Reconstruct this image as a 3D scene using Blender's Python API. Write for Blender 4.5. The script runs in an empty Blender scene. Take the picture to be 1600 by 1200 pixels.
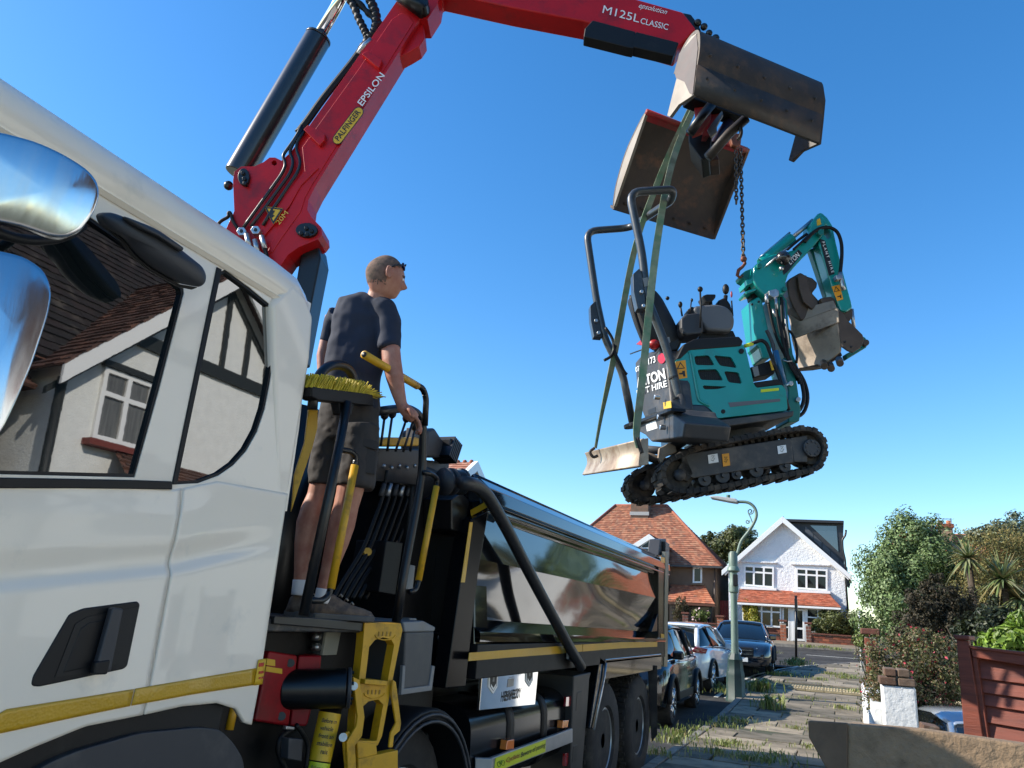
import bpy, bmesh, math, random
import numpy as np
from mathutils import Vector, Matrix, noise
from mathutils.geometry import tessellate_polygon
R = math.radians
random.seed(11); rng = np.random.default_rng(11)
SC = bpy.context.scene
COL = SC.collection

# ---------------------------------------------------------------- camera
CAM_H = 1.5
FPX = 1186.55                       # focal length in photo pixels (1600 wide)
_a = Vector((1310 - 800, 600 - 995, -FPX)).normalized()      # street direction seen by the camera
_b = Vector((1060 - 800, 600 + 3300, -FPX)); _b = (_b - _a * _b.dot(_a)).normalized()
_c = _a.cross(_b)
CAMR = Matrix((_c, _a, _b))         # camera axes -> world (X across the street, Y along it, Z up)
EYE = Vector((0, 0, CAM_H))
cd = bpy.data.cameras.new('camera'); camera = bpy.data.objects.new('camera', cd); COL.objects.link(camera)
cd.sensor_width = 36; cd.lens = FPX / 1600 * 36; cd.clip_start = 0.05; cd.clip_end = 2000
camera.matrix_world = Matrix.Translation(EYE) @ CAMR.to_4x4()
SC.camera = camera

# ---------------------------------------------------------------- light
SUN_AZ = Vector((-0.94, -0.34, 0)).normalized(); SUN_EL = R(33)
sun_dir = (SUN_AZ * math.cos(SUN_EL) + Vector((0, 0, math.sin(SUN_EL)))).normalized()
sl = bpy.data.lights.new('sun', 'SUN'); sl.energy = 4.2; sl.angle = R(0.53); sl.color = (1.0, 0.93, 0.82)
sun = bpy.data.objects.new('sun', sl); COL.objects.link(sun)
sun.rotation_euler = sun_dir.to_track_quat('Z', 'Y').to_euler()
world = bpy.data.worlds.new('World'); SC.world = world; world.use_nodes = True
wn = world.node_tree.nodes; wl = world.node_tree.links
for n in list(wn): wn.remove(n)
wo = wn.new('ShaderNodeOutputWorld'); bg = wn.new('ShaderNodeBackground'); sky = wn.new('ShaderNodeTexSky')
sky.sky_type = 'NISHITA'; sky.sun_disc = False; sky.sun_elevation = SUN_EL
sky.sun_rotation = math.atan2(SUN_AZ.x, SUN_AZ.y)
sky.air_density = 1.0; sky.dust_density = 0.3; sky.ozone_density = 2.2
hs = wn.new('ShaderNodeHueSaturation'); hs.inputs['Hue'].default_value = .501; hs.inputs['Saturation'].default_value = 1.34; hs.inputs['Value'].default_value = 1.0
bg.inputs['Strength'].default_value = 0.14
wl.new(sky.outputs[0], hs.inputs['Color']); wl.new(hs.outputs[0], bg.inputs['Color']); wl.new(bg.outputs[0], wo.inputs['Surface'])
SC.view_settings.view_transform = 'Standard'; SC.view_settings.look = 'None'
SC.view_settings.exposure = 0.9; SC.view_settings.gamma = 1.0; SC.view_settings.use_curve_mapping = False
SC.render.engine = 'CYCLES'
SC.cycles.max_bounces = 7; SC.cycles.diffuse_bounces = 3; SC.cycles.glossy_bounces = 4; SC.cycles.transmission_bounces = 4
SC.cycles.use_denoising = True

# ---------------------------------------------------------------- where a sight line meets a plane
def ray(px, py): return CAMR @ Vector((px - 800, 600 - py, -FPX))
def U(px, py, pl):
    d = ray(px, py); p, n = pl
    return EYE + d * ((p - EYE).dot(n) / d.dot(n))
def PX(x): return (Vector((x, 0, 0)), Vector((1, 0, 0)))
def PY(y): return (Vector((0, y, 0)), Vector((0, -1, 0)))
def PZ(z): return (Vector((0, 0, z)), Vector((0, 0, 1)))
def off(pl, d): return (pl[0] + pl[1].normalized() * d, pl[1])

# ---------------------------------------------------------------- objects
ORG = {}
def thing(name, label, cat, loc=(0, 0, 0), rotz=0, group=None, local=False):
    o = bpy.data.objects.new(name, None); COL.objects.link(o); o.location = loc; o.rotation_euler = (0, 0, rotz)
    o.empty_display_size = .2
    o['label'] = label; o['category'] = cat
    if group: o['group'] = group
    ORG[o.name] = None if local else Vector(loc)
    return o
def tag(o, label=None, cat=None, group=None, kind=None):
    if label: o['label'] = label
    if cat: o['category'] = cat
    if group: o['group'] = group
    if kind: o['kind'] = kind
    return o
def link(name, me, mat=None, parent=None, smooth=False, bevel=0, seg=2, label=None, kind=None):
    o = bpy.data.objects.new(name, me); COL.objects.link(o)
    if mat is not None and not me.materials:
        for m in (mat if isinstance(mat, (list, tuple)) else [mat]): me.materials.append(m)
    if parent is not None:
        o.parent = parent; ORG[o.name] = ORG.get(parent.name)
    if smooth:
        me.polygons.foreach_set('use_smooth', [True] * len(me.polygons))
    if bevel:
        b = o.modifiers.new('bevel', 'BEVEL'); b.width = bevel; b.segments = seg; b.limit_method = 'ANGLE'; b.angle_limit = R(35); b.harden_normals = True
    if label: o['label'] = label
    if kind: o['kind'] = kind
    return o
def mesh(name, verts, faces, mat, parent=None, smooth=False, bevel=0, **k):
    offv = ORG.get(parent.name) if parent is not None else None
    if offv is not None:
        verts = [(v[0] - offv.x, v[1] - offv.y, v[2] - offv.z) for v in verts]
    me = bpy.data.meshes.new(name); me.from_pydata([tuple(v) for v in verts], [], faces); me.update()
    return link(name, me, mat, parent, smooth, bevel, **k)
def fixn(o):
    bm = bmesh.new(); bm.from_mesh(o.data); bmesh.ops.recalc_face_normals(bm, faces=bm.faces); bm.to_mesh(o.data); bm.free(); return o

class MB:
    """collects shapes for one mesh"""
    def __init__(s): s.v = []; s.f = []; s.m = []
    def add(s, v, f, mi=0):
        n = len(s.v); s.v += [Vector(p) for p in v]; s.f += [[i + n for i in q] for q in f]; s.m += [mi] * len(f); return s
    def box(s, c, d, rot=None, mi=0):
        c = Vector(c); v = []
        for x in (-.5, .5):
            for y in (-.5, .5):
                for z in (-.5, .5):
                    p = Vector((x * d[0], y * d[1], z * d[2]))
                    if rot is not None: p = rot @ p
                    v.append(c + p)
        return s.add(v, [(0, 1, 3, 2), (4, 6, 7, 5), (0, 4, 5, 1), (2, 3, 7, 6), (0, 2, 6, 4), (1, 5, 7, 3)], mi)
    def cyl(s, a, b, r, n=16, r2=None, mi=0, caps=True):
        a = Vector(a); b = Vector(b); r2 = r if r2 is None else r2
        q = (b - a).to_track_quat('Z', 'Y'); v = []
        for k in range(n):
            t = 2 * math.pi * k / n; e = q @ Vector((math.cos(t), math.sin(t), 0))
            v.append(a + e * r); v.append(b + e * r2)
        f = [(2 * k, (2 * k + 2) % (2 * n), (2 * k + 3) % (2 * n), 2 * k + 1) for k in range(n)]
        if caps: f += [tuple(2 * k for k in reversed(range(n))), tuple(2 * k + 1 for k in range(n))]
        return s.add(v, f, mi)
    def slab(s, pts, nrm, depth, mi=0, holes=()):
        v, f = slab_geo(pts, nrm, depth, holes); return s.add(v, f, mi)
    def tube(s, pts, r, n=10, mi=0, caps=True):
        v, f = tube_geo(pts, r, n, caps); return s.add(v, f, mi)
    def ball(s, c, r, n=10, mi=0, sc=(1, 1, 1)):
        c = Vector(c); v = []; f = []; m = n; h = n // 2 + 1
        for i in range(h + 1):
            th = math.pi * i / h
            for j in range(m):
                ph = 2 * math.pi * j / m
                v.append(c + Vector((math.sin(th) * math.cos(ph) * sc[0], math.sin(th) * math.sin(ph) * sc[1], math.cos(th) * sc[2])) * r)
        for i in range(h):
            for j in range(m): f.append((i * m + j, (i + 1) * m + j, (i + 1) * m + (j + 1) % m, i * m + (j + 1) % m))
        return s.add(v, f, mi)
    def build(s, name, mat, parent=None, smooth=False, bevel=0, **k):
        o = mesh(name, s.v, s.f, mat, parent, smooth, bevel, **k)
        if any(s.m): o.data.polygons.foreach_set('material_index', s.m)
        return fixn(o)

def slab_geo(pts, nrm, depth, holes=()):
    nrm = Vector(nrm).normalized(); pts = [Vector(p) for p in pts]; loops = [pts] + [[Vector(p) for p in h] for h in holes]
    v = [p for l in loops for p in l]; n = len(v); v = v + [p - nrm * depth for p in v]; f = []
    if len(loops) == 1: f.append(list(range(n))); f.append([i + n for i in reversed(range(n))])
    else:
        for t in tessellate_polygon(loops): f.append(list(t)); f.append([i + n for i in reversed(t)])
    k = 0
    for l in loops:
        m = len(l)
        for i in range(m):
            j = (i + 1) % m; f.append([k + i, k + j, k + j + n, k + i + n])
        k += m
    return v, f
def tube_geo(pts, r, n=10, caps=True):
    pts = [Vector(p) for p in pts]; m = len(pts); rr = r if isinstance(r, (list, tuple)) else [r] * m
    v = []; f = []; prev = None
    for i, p in enumerate(pts):
        t = (pts[min(i + 1, m - 1)] - pts[max(i - 1, 0)]).normalized()
        if prev is None:
            u = t.orthogonal().normalized()
        else:
            u = prev - t * prev.dot(t)
            u = u.normalized() if u.length > 1e-6 else t.orthogonal().normalized()
        prev = u; w = t.cross(u)
        for k in range(n):
            a = 2 * math.pi * k / n; v.append(p + (u * math.cos(a) + w * math.sin(a)) * rr[i])
    for i in range(m - 1):
        for k in range(n): f.append((i * n + k, i * n + (k + 1) % n, (i + 1) * n + (k + 1) % n, (i + 1) * n + k))
    if caps: f.append(tuple(reversed(range(n)))); f.append(tuple(range((m - 1) * n, m * n)))
    return v, f
def smoothpath(pts, k=5):
    pts = [Vector(p) for p in pts]; out = []
    for i in range(len(pts) - 1):
        p0 = pts[max(i - 1, 0)]; p1 = pts[i]; p2 = pts[i + 1]; p3 = pts[min(i + 2, len(pts) - 1)]
        for j in range(k):
            t = j / k
            out.append(.5 * ((2 * p1) + (p2 - p0) * t + (2 * p0 - 5 * p1 + 4 * p2 - p3) * t * t + (3 * p1 - p0 - 3 * p2 + p3) * t ** 3))
    out.append(pts[-1]); return out
def bendpath(pts, rad, k=5):
    """straight runs with rounded corners"""
    pts = [Vector(p) for p in pts]; out = [pts[0]]
    for i in range(1, len(pts) - 1):
        a = (pts[i - 1] - pts[i]); b = (pts[i + 1] - pts[i]); r = min(rad, a.length * .49, b.length * .49)
        p = pts[i] + a.normalized() * r; q = pts[i] + b.normalized() * r
        for j in range(k + 1):
            t = j / k; out.append(p * (1 - t) ** 2 + pts[i] * 2 * t * (1 - t) + q * t * t)
    out.append(pts[-1]); return out
def S(name, pix, pl, depth, mat, parent=None, holes=(), bevel=.004, smooth=False, rnd=0, **k):
    """an outline standing in plane pl, given real thickness away from the street side"""
    P = [U(x, y, pl) for x, y in pix]
    if rnd: P = roundpoly(P, rnd)
    H = [[U(x, y, pl) for x, y in h] for h in holes]
    if rnd: H = [roundpoly(h, rnd * .8) for h in H]
    n = pl[1].normalized()
    if n.dot(EYE - P[0]) < 0: n = -n
    v, f = slab_geo(P, n, depth, H)
    return fixn(mesh(name, v, f, mat, parent, smooth, bevel, **k))
def roundpoly(P, rad, k=3):
    out = []; m = len(P)
    for i in range(m):
        a = P[i - 1] - P[i]; b = P[(i + 1) % m] - P[i]
        if a.length < 1e-6 or b.length < 1e-6: continue
        r = min(rad, a.length * .45, b.length * .45)
        p = P[i] + a.normalized() * r; q = P[i] + b.normalized() * r
        for j in range(k + 1):
            t = j / k; out.append(p * (1 - t) ** 2 + P[i] * 2 * t * (1 - t) + q * t * t)
    return out
def T(name, pix, pl, r, mat, parent=None, n=10, rad=0, curve=0, d=None, **k):
    """a round tube or hose through points of plane pl (d: extra offset of each point off that plane)"""
    P = [U(x, y, off(pl, d[i]) if d else pl) for i, (x, y) in enumerate(pix)]
    if rad: P = bendpath(P, rad)
    if curve: P = smoothpath(P, curve)
    v, f = tube_geo(P, r, n)
    return fixn(mesh(name, v, f, mat, parent, True, 0, **k))
def tube(name, pts, r, mat, parent=None, n=10, **k):
    v, f = tube_geo(pts, r, n); return fixn(mesh(name, v, f, mat, parent, True, 0, **k))
def pillow(name, P, nrm, bulge, depth, mat, parent=None, rings=7, flat=False, **k):
    """domed solid over the outline P"""
    P = [Vector(p) for p in P]; nrm = Vector(nrm).normalized(); c = sum(P, Vector()) / len(P); m = len(P); v = []; f = []
    prof = [(1.0, -depth), (1.0, -depth * .3)] + [(math.cos(a), bulge * math.sin(a)) for a in [math.pi / 2 * i / rings for i in range(rings)]]
    if flat: prof = [(.97, -depth), (1.0, -depth * .6), (1.0, -.012), (.995, -.004), (.98, .0)] + [(s_, bulge * (1 - s_ * s_)) for s_ in (.93, .85, .75, .6, .45, .3, .15)]
    for s_, h in prof:
        for p in P: v.append(c + (p - c) * s_ + nrm * h)
    for i in range(len(prof) - 1):
        for j in range(m): f.append((i * m + j, i * m + (j + 1) % m, (i + 1) * m + (j + 1) % m, (i + 1) * m + j))
    v.append(c + nrm * bulge); t = len(v) - 1; b = (len(prof) - 1) * m
    for j in range(m): f.append((b + j, b + (j + 1) % m, t))
    f.append(tuple(reversed(range(m))))
    return fixn(mesh(name, v, f, mat, parent, True, 0, **k))
def loft_geo(rings, closed=True, caps=True):
    m = len(rings[0]); v = [p for r_ in rings for p in r_]; f = []
    for i in range(len(rings) - 1):
        for j in range(m if closed else m - 1): f.append((i * m + j, i * m + (j + 1) % m, (i + 1) * m + (j + 1) % m, (i + 1) * m + j))
    if caps and closed: f.append(tuple(reversed(range(m)))); f.append(tuple(range((len(rings) - 1) * m, len(rings) * m)))
    return v, f
def loft(name, rings, mat, parent=None, smooth=True, closed=True, caps=True, bevel=0, **k):
    v, f = loft_geo(rings, closed, caps); return fixn(mesh(name, v, f, mat, parent, smooth, bevel, **k))
def smooth_angle(o, deg=40):
    o.data.polygons.foreach_set('use_smooth', [True] * len(o.data.polygons))
    es = o.modifiers.new('split', 'EDGE_SPLIT'); es.split_angle = R(deg); return o
def kids(o): return [c for c in bpy.data.objects if c.parent == o]
def dup(root, loc=None, rotz=None, label=None, group=None):
    r = root.copy(); COL.objects.link(r)
    if loc is not None: r.location = loc
    if rotz is not None: r.rotation_euler = (0, 0, rotz)
    if label: r['label'] = label
    if group: r['group'] = group
    for c in list(root.children):
        d = c.copy(); COL.objects.link(d); d.parent = r
        for g in list(c.children):
            e = g.copy(); COL.objects.link(e); e.parent = d
    return r

# ---------------------------------------------------------------- lettering (turned to mesh at the end)
TEXTS = []
def text(s, p0, right, up, width, height, mat, parent, nrm=None, name='lettering', bold=0.0, shear=0.0, lift=.003):
    """p0 = lower left corner; right/up = directions on the surface"""
    cu = bpy.data.curves.new(name, 'FONT'); cu.body = s; cu.size = 1; cu.offset = bold; cu.shear = shear; cu.extrude = .0; cu.resolution_u = 3
    o = bpy.data.objects.new(name, cu); COL.objects.link(o)
    TEXTS.append((o, Vector(p0), Vector(right).normalized(), Vector(up), width, height, mat, parent, nrm, name, lift))
def textpix(s, a, b, c, pl, mat, parent, **k):
    """a = lower left, b = lower right, c = upper left, all seen in plane pl"""
    A = U(*a, pl); B = U(*b, pl); C = U(*c, pl)
    n = pl[1].normalized(); n = n if n.dot(EYE - A) > 0 else -n
    text(s, A, B - A, (C - A).normalized(), (B - A).length, (C - A).length, mat, parent, n, **k)
def flush_texts():
    bpy.context.view_layer.update(); dg = bpy.context.evaluated_depsgraph_get()
    for (o, p0, r_, u, w, h, mat, par, nrm, name, lift) in TEXTS:
        me = bpy.data.meshes.new_from_object(o.evaluated_get(dg))
        co = np.zeros(len(me.vertices) * 3); me.vertices.foreach_get('co', co); co = co.reshape(-1, 3)
        if len(co):
            mn = co.min(0); mx = co.max(0)
            x = (co[:, 0] - mn[0]) / max(mx[0] - mn[0], 1e-6) * w; y = (co[:, 1] - mn[1]) / max(mx[1] - mn[1], 1e-6) * h
            nn = nrm if nrm is not None else r_.cross(u).normalized()
            P = np.array(p0)[None] + x[:, None] * np.array(r_)[None] + y[:, None] * np.array(u)[None] + np.array(nn)[None] * lift
            of = ORG.get(par.name)
            if of is not None: P = P - np.array(of)[None]
            me.vertices.foreach_set('co', P.ravel()); me.materials.clear(); me.update()
            link(name, me, mat, par)
        bpy.data.objects.remove(o)

# ---------------------------------------------------------------- materials
MATS = {}
def mat(name, col, rough=.5, metal=0, coat=0, spec=.5, ior=None, bump=0, bscale=40, vary=0, vscale=6, col2=None, dirt=0, dcol=(.12, .09, .06), dscale=3, rvar=0, trans=0, emit=None, vc=None, bdist=.004, aniso=None):
    if name in MATS: return MATS[name]
    m = bpy.data.materials.new(name); MATS[name] = m; m.use_nodes = True
    nt = m.node_tree; N = nt.nodes; L = nt.links; p = N['Principled BSDF']
    p.inputs['Base Color'].default_value = (*col, 1); p.inputs['Roughness'].default_value = rough; p.inputs['Metallic'].default_value = metal
    p.inputs['Coat Weight'].default_value = coat; p.inputs['Coat Roughness'].default_value = .04; p.inputs['Specular IOR Level'].default_value = spec
    if ior: p.inputs['IOR'].default_value = ior
    tc = N.new('ShaderNodeTexCoord')
    src = None
    if vc:
        a = N.new('ShaderNodeAttribute'); a.attribute_name = vc; src = a.outputs['Color']
    def noise_(scale, det=4, rg=.55):
        n = N.new('ShaderNodeTexNoise'); n.inputs['Scale'].default_value = scale; n.inputs['Detail'].default_value = det; n.inputs['Roughness'].default_value = rg
        if aniso:
            mp = N.new('ShaderNodeMapping'); mp.inputs['Scale'].default_value = aniso; L.new(tc.outputs['Object'], mp.inputs[0]); L.new(mp.outputs[0], n.inputs['Vector'])
        else: L.new(tc.outputs['Object'], n.inputs['Vector'])
        return n
    def mix(fac, a, b):
        x = N.new('ShaderNodeMix'); x.data_type = 'RGBA'; L.new(fac, x.inputs[0])
        if hasattr(a, 'links'): L.new(a, x.inputs[6])
        else: x.inputs[6].default_value = (*a, 1)
        if hasattr(b, 'links'): L.new(b, x.inputs[7])
        else: x.inputs[7].default_value = (*b, 1)
        return x.outputs[2]
    def ramp(v, a, b):
        r_ = N.new('ShaderNodeMapRange'); r_.inputs[1].default_value = a; r_.inputs[2].default_value = b; L.new(v, r_.inputs[0]); return r_.outputs[0]
    if vary or col2:
        c2 = col2 or tuple(max(0, c * (1 - vary)) for c in col)
        n = noise_(vscale, 5); src = mix(ramp(n.outputs[0], .35, .65), src if src else col, c2)
    if dirt:
        n = noise_(dscale, 8, .65); f = ramp(n.outputs[0], .62 - .25 * dirt, .85 - .2 * dirt); src = mix(f, src if src else col, dcol)
    if src: L.new(src, p.inputs['Base Color'])
    if rvar or dirt:
        n = noise_(9, 5); r_ = N.new('ShaderNodeMapRange'); r_.inputs[1].default_value = .3; r_.inputs[2].default_value = .7
        r_.inputs[3].default_value = max(0, rough - rvar); r_.inputs[4].default_value = min(1, rough + max(rvar, dirt * .2)); L.new(n.outputs[0], r_.inputs[0]); L.new(r_.outputs[0], p.inputs['Roughness'])
    if bump:
        n = noise_(bscale, 6, .6); b = N.new('ShaderNodeBump'); b.inputs['Strength'].default_value = bump; b.inputs['Distance'].default_value = bdist
        L.new(n.outputs[0], b.inputs['Height']); L.new(b.outputs[0], p.inputs['Normal'])
    if trans: p.inputs['Transmission Weight'].default_value = trans
    if emit: p.inputs['Emission Color'].default_value = (*emit[0], 1); p.inputs['Emission Strength'].default_value = emit[1]
    return m
def leafmat(name, rough=.5, tr=.25):
    if name in MATS: return MATS[name]
    m = bpy.data.materials.new(name); MATS[name] = m; m.use_nodes = True; N = m.node_tree.nodes; L = m.node_tree.links; p = N['Principled BSDF']
    a = N.new('ShaderNodeAttribute'); a.attribute_name = 'tone'; L.new(a.outputs['Color'], p.inputs['Base Color']); p.inputs['Roughness'].default_value = rough
    t = N.new('ShaderNodeBsdfTranslucent'); L.new(a.outputs['Color'], t.inputs['Color']); mx = N.new('ShaderNodeMixShader'); mx.inputs[0].default_value = tr
    L.new(p.outputs[0], mx.inputs[1]); L.new(t.outputs[0], mx.inputs[2]); L.new(mx.outputs[0], N['Material Output'].inputs['Surface']); return m

white_paint = mat('white_paint', (.87, .775, .635), .34, coat=.55, bump=.05, bscale=60, dirt=.12, dcol=(.62, .58, .5), dscale=5, bdist=.001)
black_gloss = mat('black_gloss', (.006, .006, .007), .07, coat=.35, bump=.06, bscale=2.5, bdist=.004, ior=1.6)
black_paint = mat('black_paint', (.006, .006, .0065), .34, vary=.4, dirt=.2, dcol=(.03, .027, .023), dscale=7)
black_plastic = mat('black_plastic', (.009, .009, .0095), .5, spec=.3, bump=.12, bscale=300, bdist=.001, dirt=.12, dcol=(.03, .03, .028))
dark_grey = mat('dark_grey_plastic', (.032, .034, .039), .5, bump=.15, bscale=250, bdist=.001, dirt=.2, dcol=(.1, .095, .085))
grey_plastic = mat('grey_plastic', (.06, .062, .064), .5, bump=.1, bscale=200, bdist=.001, dirt=.2, dcol=(.1, .095, .085))
light_grey = mat('light_grey_plastic', (.2, .205, .205), .45, dirt=.25, dcol=(.2, .18, .15))
rubber = mat('black_rubber', (.014, .014, .014), .75, bump=.3, bscale=120, dirt=.5, dcol=(.06, .055, .045), dscale=5)
hose_rubber = mat('hose_rubber', (.006, .006, .0065), .55, spec=.3, bump=.2, bscale=150, dirt=.15, dcol=(.03, .026, .022))
chrome = mat('polished_steel', (.75, .76, .78), .12, metal=1, bump=.12, bscale=6, bdist=.004, rvar=.08, aniso=(1, 1, .25))
steel = mat('bare_steel', (.45, .45, .45), .35, metal=1, dirt=.4, dcol=(.14, .11, .08))
zinc = mat('zinc_fitting', (.5, .51, .52), .35, metal=.9, vary=.3, vscale=30)
red_paint = mat('red_paint', (.53, .006, .009), .38, spec=.3, coat=.1, vary=.22, vscale=3, dirt=.38, dcol=(.14, .012, .015), dscale=4, bump=.06, bscale=20)
yellow_paint = mat('yellow_paint', (.68, .36, .01), .42, vary=.15, dirt=.4, dcol=(.16, .09, .02), dscale=9)
yellow_label = mat('yellow_label', (.72, .43, .015), .45, vary=.1)
lime_label = mat('lime_label', (.55, .62, .02), .4)
orange_label = mat('orange_label', (.78, .32, .01), .45)
white_letter = mat('white_letter', (.8, .8, .78), .4)
black_letter = mat('black_letter', (.012, .012, .012), .5)
brown_letter = mat('brown_letter', (.3, .06, .01), .5)
glass_black = mat('dark_glass', (.006, .009, .009), .015, ior=2.8, bump=.03, bscale=2.0, bdist=.003)
def tape_mat(name, col):
    m = mat(name, col, .3, coat=.3, vary=.12, vscale=3)
    N = m.node_tree.nodes; L = m.node_tree.links; p = N['Principled BSDF']
    tc = N.new('ShaderNodeTexCoord'); v = N.new('ShaderNodeTexVoronoi'); v.inputs['Scale'].default_value = 110; L.new(tc.outputs['Object'], v.inputs['Vector'])
    b = N.new('ShaderNodeBump'); b.inputs['Strength'].default_value = .5; b.inputs['Distance'].default_value = .002; L.new(v.outputs['Distance'], b.inputs['Height']); L.new(b.outputs[0], p.inputs['Normal'])
    return m
yellow_tape = tape_mat('yellow_tape', (.6, .34, .012))
# ================================================================ ground, road, pavement
def g(y):
    if y < 14: return 0.0
    t = min((y - 14) / 28, 1.0); base = 1.18 * (t * t * (3 - 2 * t) * .35 + t * .65)
    return base + max(0, y - 42) * .012
def sheet(name, xs, ys, dz, m, kind='structure', f=None):
    v = []; fc = []; nx = len(xs)
    for y in ys:
        for x in xs: v.append((x, y, (f or g)(y) + dz))
    for j in range(len(ys) - 1):
        for i in range(nx - 1): fc.append((j * nx + i, j * nx + i + 1, (j + 1) * nx + i + 1, (j + 1) * nx + i))
    o = mesh(name, v, fc, m, None, True); o['kind'] = kind; return o
YS = [-60, -20, -5] + [i * 2 for i in range(0, 31)] + [70, 90, 130, 200, 400, 800]
earth = mat('earth', (.11, .085, .055), .95, col2=(.06, .075, .03), vscale=1.5, bump=.5, bscale=12, bdist=.03)
asphalt = mat('asphalt', (.058, .055, .052), .9, spec=.2, vary=.4, vscale=1.2, bump=.6, bscale=160, bdist=.006, dirt=.3, dcol=(.10, .095, .085), dscale=2)
concrete = mat('concrete_slab', (.27, .225, .165), .9, spec=.15, col2=(.185, .155, .115), vscale=2.2, bump=.5, bscale=90, bdist=.004, dirt=.35, dcol=(.07, .07, .045), dscale=3)
kerb_stone = mat('kerb_stone', (.24, .215, .18), .85, vary=.35, vscale=9, bump=.4, bscale=120, dirt=.3, dcol=(.1, .09, .07))
sheet('ground', [-800, -100, -30, 4, 30, 100, 800], YS, -.3, earth)
sheet('road', [-11, -8, -5, -2.05], [-40, -10] + [i * 2 for i in range(0, 17)], -.11, asphalt)
cross = sheet('cross_road', [-60, -30, -11, -2.05, 2, 6, 12, 60], [31.6, 33.6, 35.6, 37.6], -.105, asphalt)
corner = sheet('road_corner', [-2.05, -.8, .8, 2.6], [27.5, 29.5, 31.6], -.1075, asphalt)
KERB = [(-2.08, y) for y in (-20, -6, 0, 4, 8, 12, 16, 18.5)] + [(-2.05, 20.5), (-1.95, 22.5), (-1.75, 24.3), (-1.35, 26.2), (-.7, 28.2), (.3, 29.9), (1.6, 31.0), (3.2, 31.4), (8, 31.5), (40, 31.5)]
v = []; f = []
for i, (x, y) in enumerate(KERB):
    x2 = 2.2 if y < 20 else (2.2 if x < 2 else x + 1)
    y2 = y if x < 1.5 else y - 2.5
    v += [(x + .1, y, g(y) - .035), (x2, y2, g(y2) - .035)]
for i in range(len(KERB) - 1): f.append((2 * i, 2 * i + 1, 2 * i + 3, 2 * i + 2))
pav = mesh('pavement', v, f, mat('pavement_bed', (.07, .065, .045), .95, bump=.6, bscale=60, col2=(.05, .06, .025), vscale=4), None); pav['kind'] = 'structure'
sheet('near_pavement', [-1.97, 0, 2.2], [-20, -5, 0, 5.9], -.002, MATS['concrete_slab_pale'] if 'concrete_slab_pale' in MATS else mat('near_concrete', (.3, .27, .22), .9, col2=(.2, .18, .15), vscale=2, bump=.4, bscale=80, bdist=.004))
sheet('bounce_driveway', [2.2, 4, 6.2], [-20, -5, 0, 5, 8.4], -.02, mat('bounce_concrete', (.29, .25, .195), .9, vary=.3, vscale=2, bump=.4, bscale=60, bdist=.004))  # out-of-view pale concrete added to bounce warm light onto the cab
# kerb stones, one by one along the edge
def along(path, step, start):
    pts = [Vector((x, y, 0)) for x, y in path]; out = []; acc = 0; nxt = 0
    for a, b in zip(pts, pts[1:]):
        L = (b - a).length
        while nxt <= acc + L:
            p = a + (b - a) * ((nxt - acc) / L); out.append((p, (b - a).normalized())); nxt += step
        acc += L
    return [q for q in out if q[0].y >= start and q[0].x < 9]
kp = along(KERB, .905, 6.0)
kb = MB().box((0, 0, -.08), (.89, .125, .16)).build('kerb', kerb_stone, pav, bevel=.012)
for i, (p, d) in enumerate(kp):
    o = kb if i == 0 else kb.copy()
    if i: COL.objects.link(o)
    o.location = (p.x + .06, p.y, g(p.y) + random.uniform(-.006, .006)); o.rotation_euler = (random.uniform(-.012, .012), -math.atan((g(p.y + .5) - g(p.y - .5)) * d.y), math.atan2(d.y, d.x))
# paving slabs
def kerb_x(y):
    for (x0, y0), (x1, y1) in zip(KERB, KERB[1:]):
        if y0 <= y <= y1: return x0 + (x1 - x0) * (y - y0) / max(y1 - y0, 1e-6)
    return 9
slabs = []
sv = []
for k in range(3):
    m_ = [concrete, mat('concrete_slab_pale', (.36, .30, .215), .9, spec=.15, col2=(.24, .2, .15), vscale=3, bump=.5, bscale=90, bdist=.004, dirt=.3, dcol=(.08, .08, .05)), mat('concrete_slab_dark', (.19, .165, .125), .9, spec=.15, col2=(.125, .108, .082), vscale=2.5, bump=.5, bscale=90, bdist=.004, dirt=.4, dcol=(.06, .06, .035))][k]
    sv.append(MB().box((0, 0, -.03), (.885, .588, .06)).build('paving_slab', m_, pav, bevel=.008))
cnt = 0
y = 6.0; row = 0; used = set()
while y < 30:
    x0 = kerb_x(y + .3) + .14; x = x0 + (.45 if row % 2 else 0)
    if row % 2: slabs.append((x0 + .21, y + .3, .47))
    while x < 2.1 and len(slabs) < 230:
        slabs.append((x + .45, y + .3, 1)); x += .9
    y += .6; row += 1
for (x, y, sx) in slabs:
    if 20.6 < y < 22.0 and x > -1.4: continue
    k = random.choice([0, 0, 1, 2, 2])
    o = sv[k] if k not in used else sv[k].copy()
    if k in used: COL.objects.link(o)
    used.add(k)
    o.location = (x, y, g(y) + random.uniform(-.012, .006)); o.scale = (sx, 1, 1)
    o.rotation_euler = (math.atan(g(y + .5) - g(y - .5)) + random.uniform(-.008, .008), random.uniform(-.01, .01), random.uniform(-.006, .006))
# raised tactile paving, pale, near the corner
tm = mat('tactile_paving', (.42, .34, .2), .85, vary=.3, vscale=5, bump=.3, bscale=100)
b_ = MB()
for i in range(9):
    for j in range(2):
        cx, cy = -1.0 + i * .41, 20.9 + j * .41
        b_.box((cx, cy, g(cy) - .01), (.4, .4, .05))
        for a in range(6):
            for c in range(6): b_.cyl((cx - .165 + a * .066, cy - .165 + c * .066, g(cy) + .013), (cx - .165 + a * .066, cy - .165 + c * .066, g(cy) + .024), .022, 6, .014)
o = b_.build('tactile_paving', tm, pav); o['kind'] = 'stuff'
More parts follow.
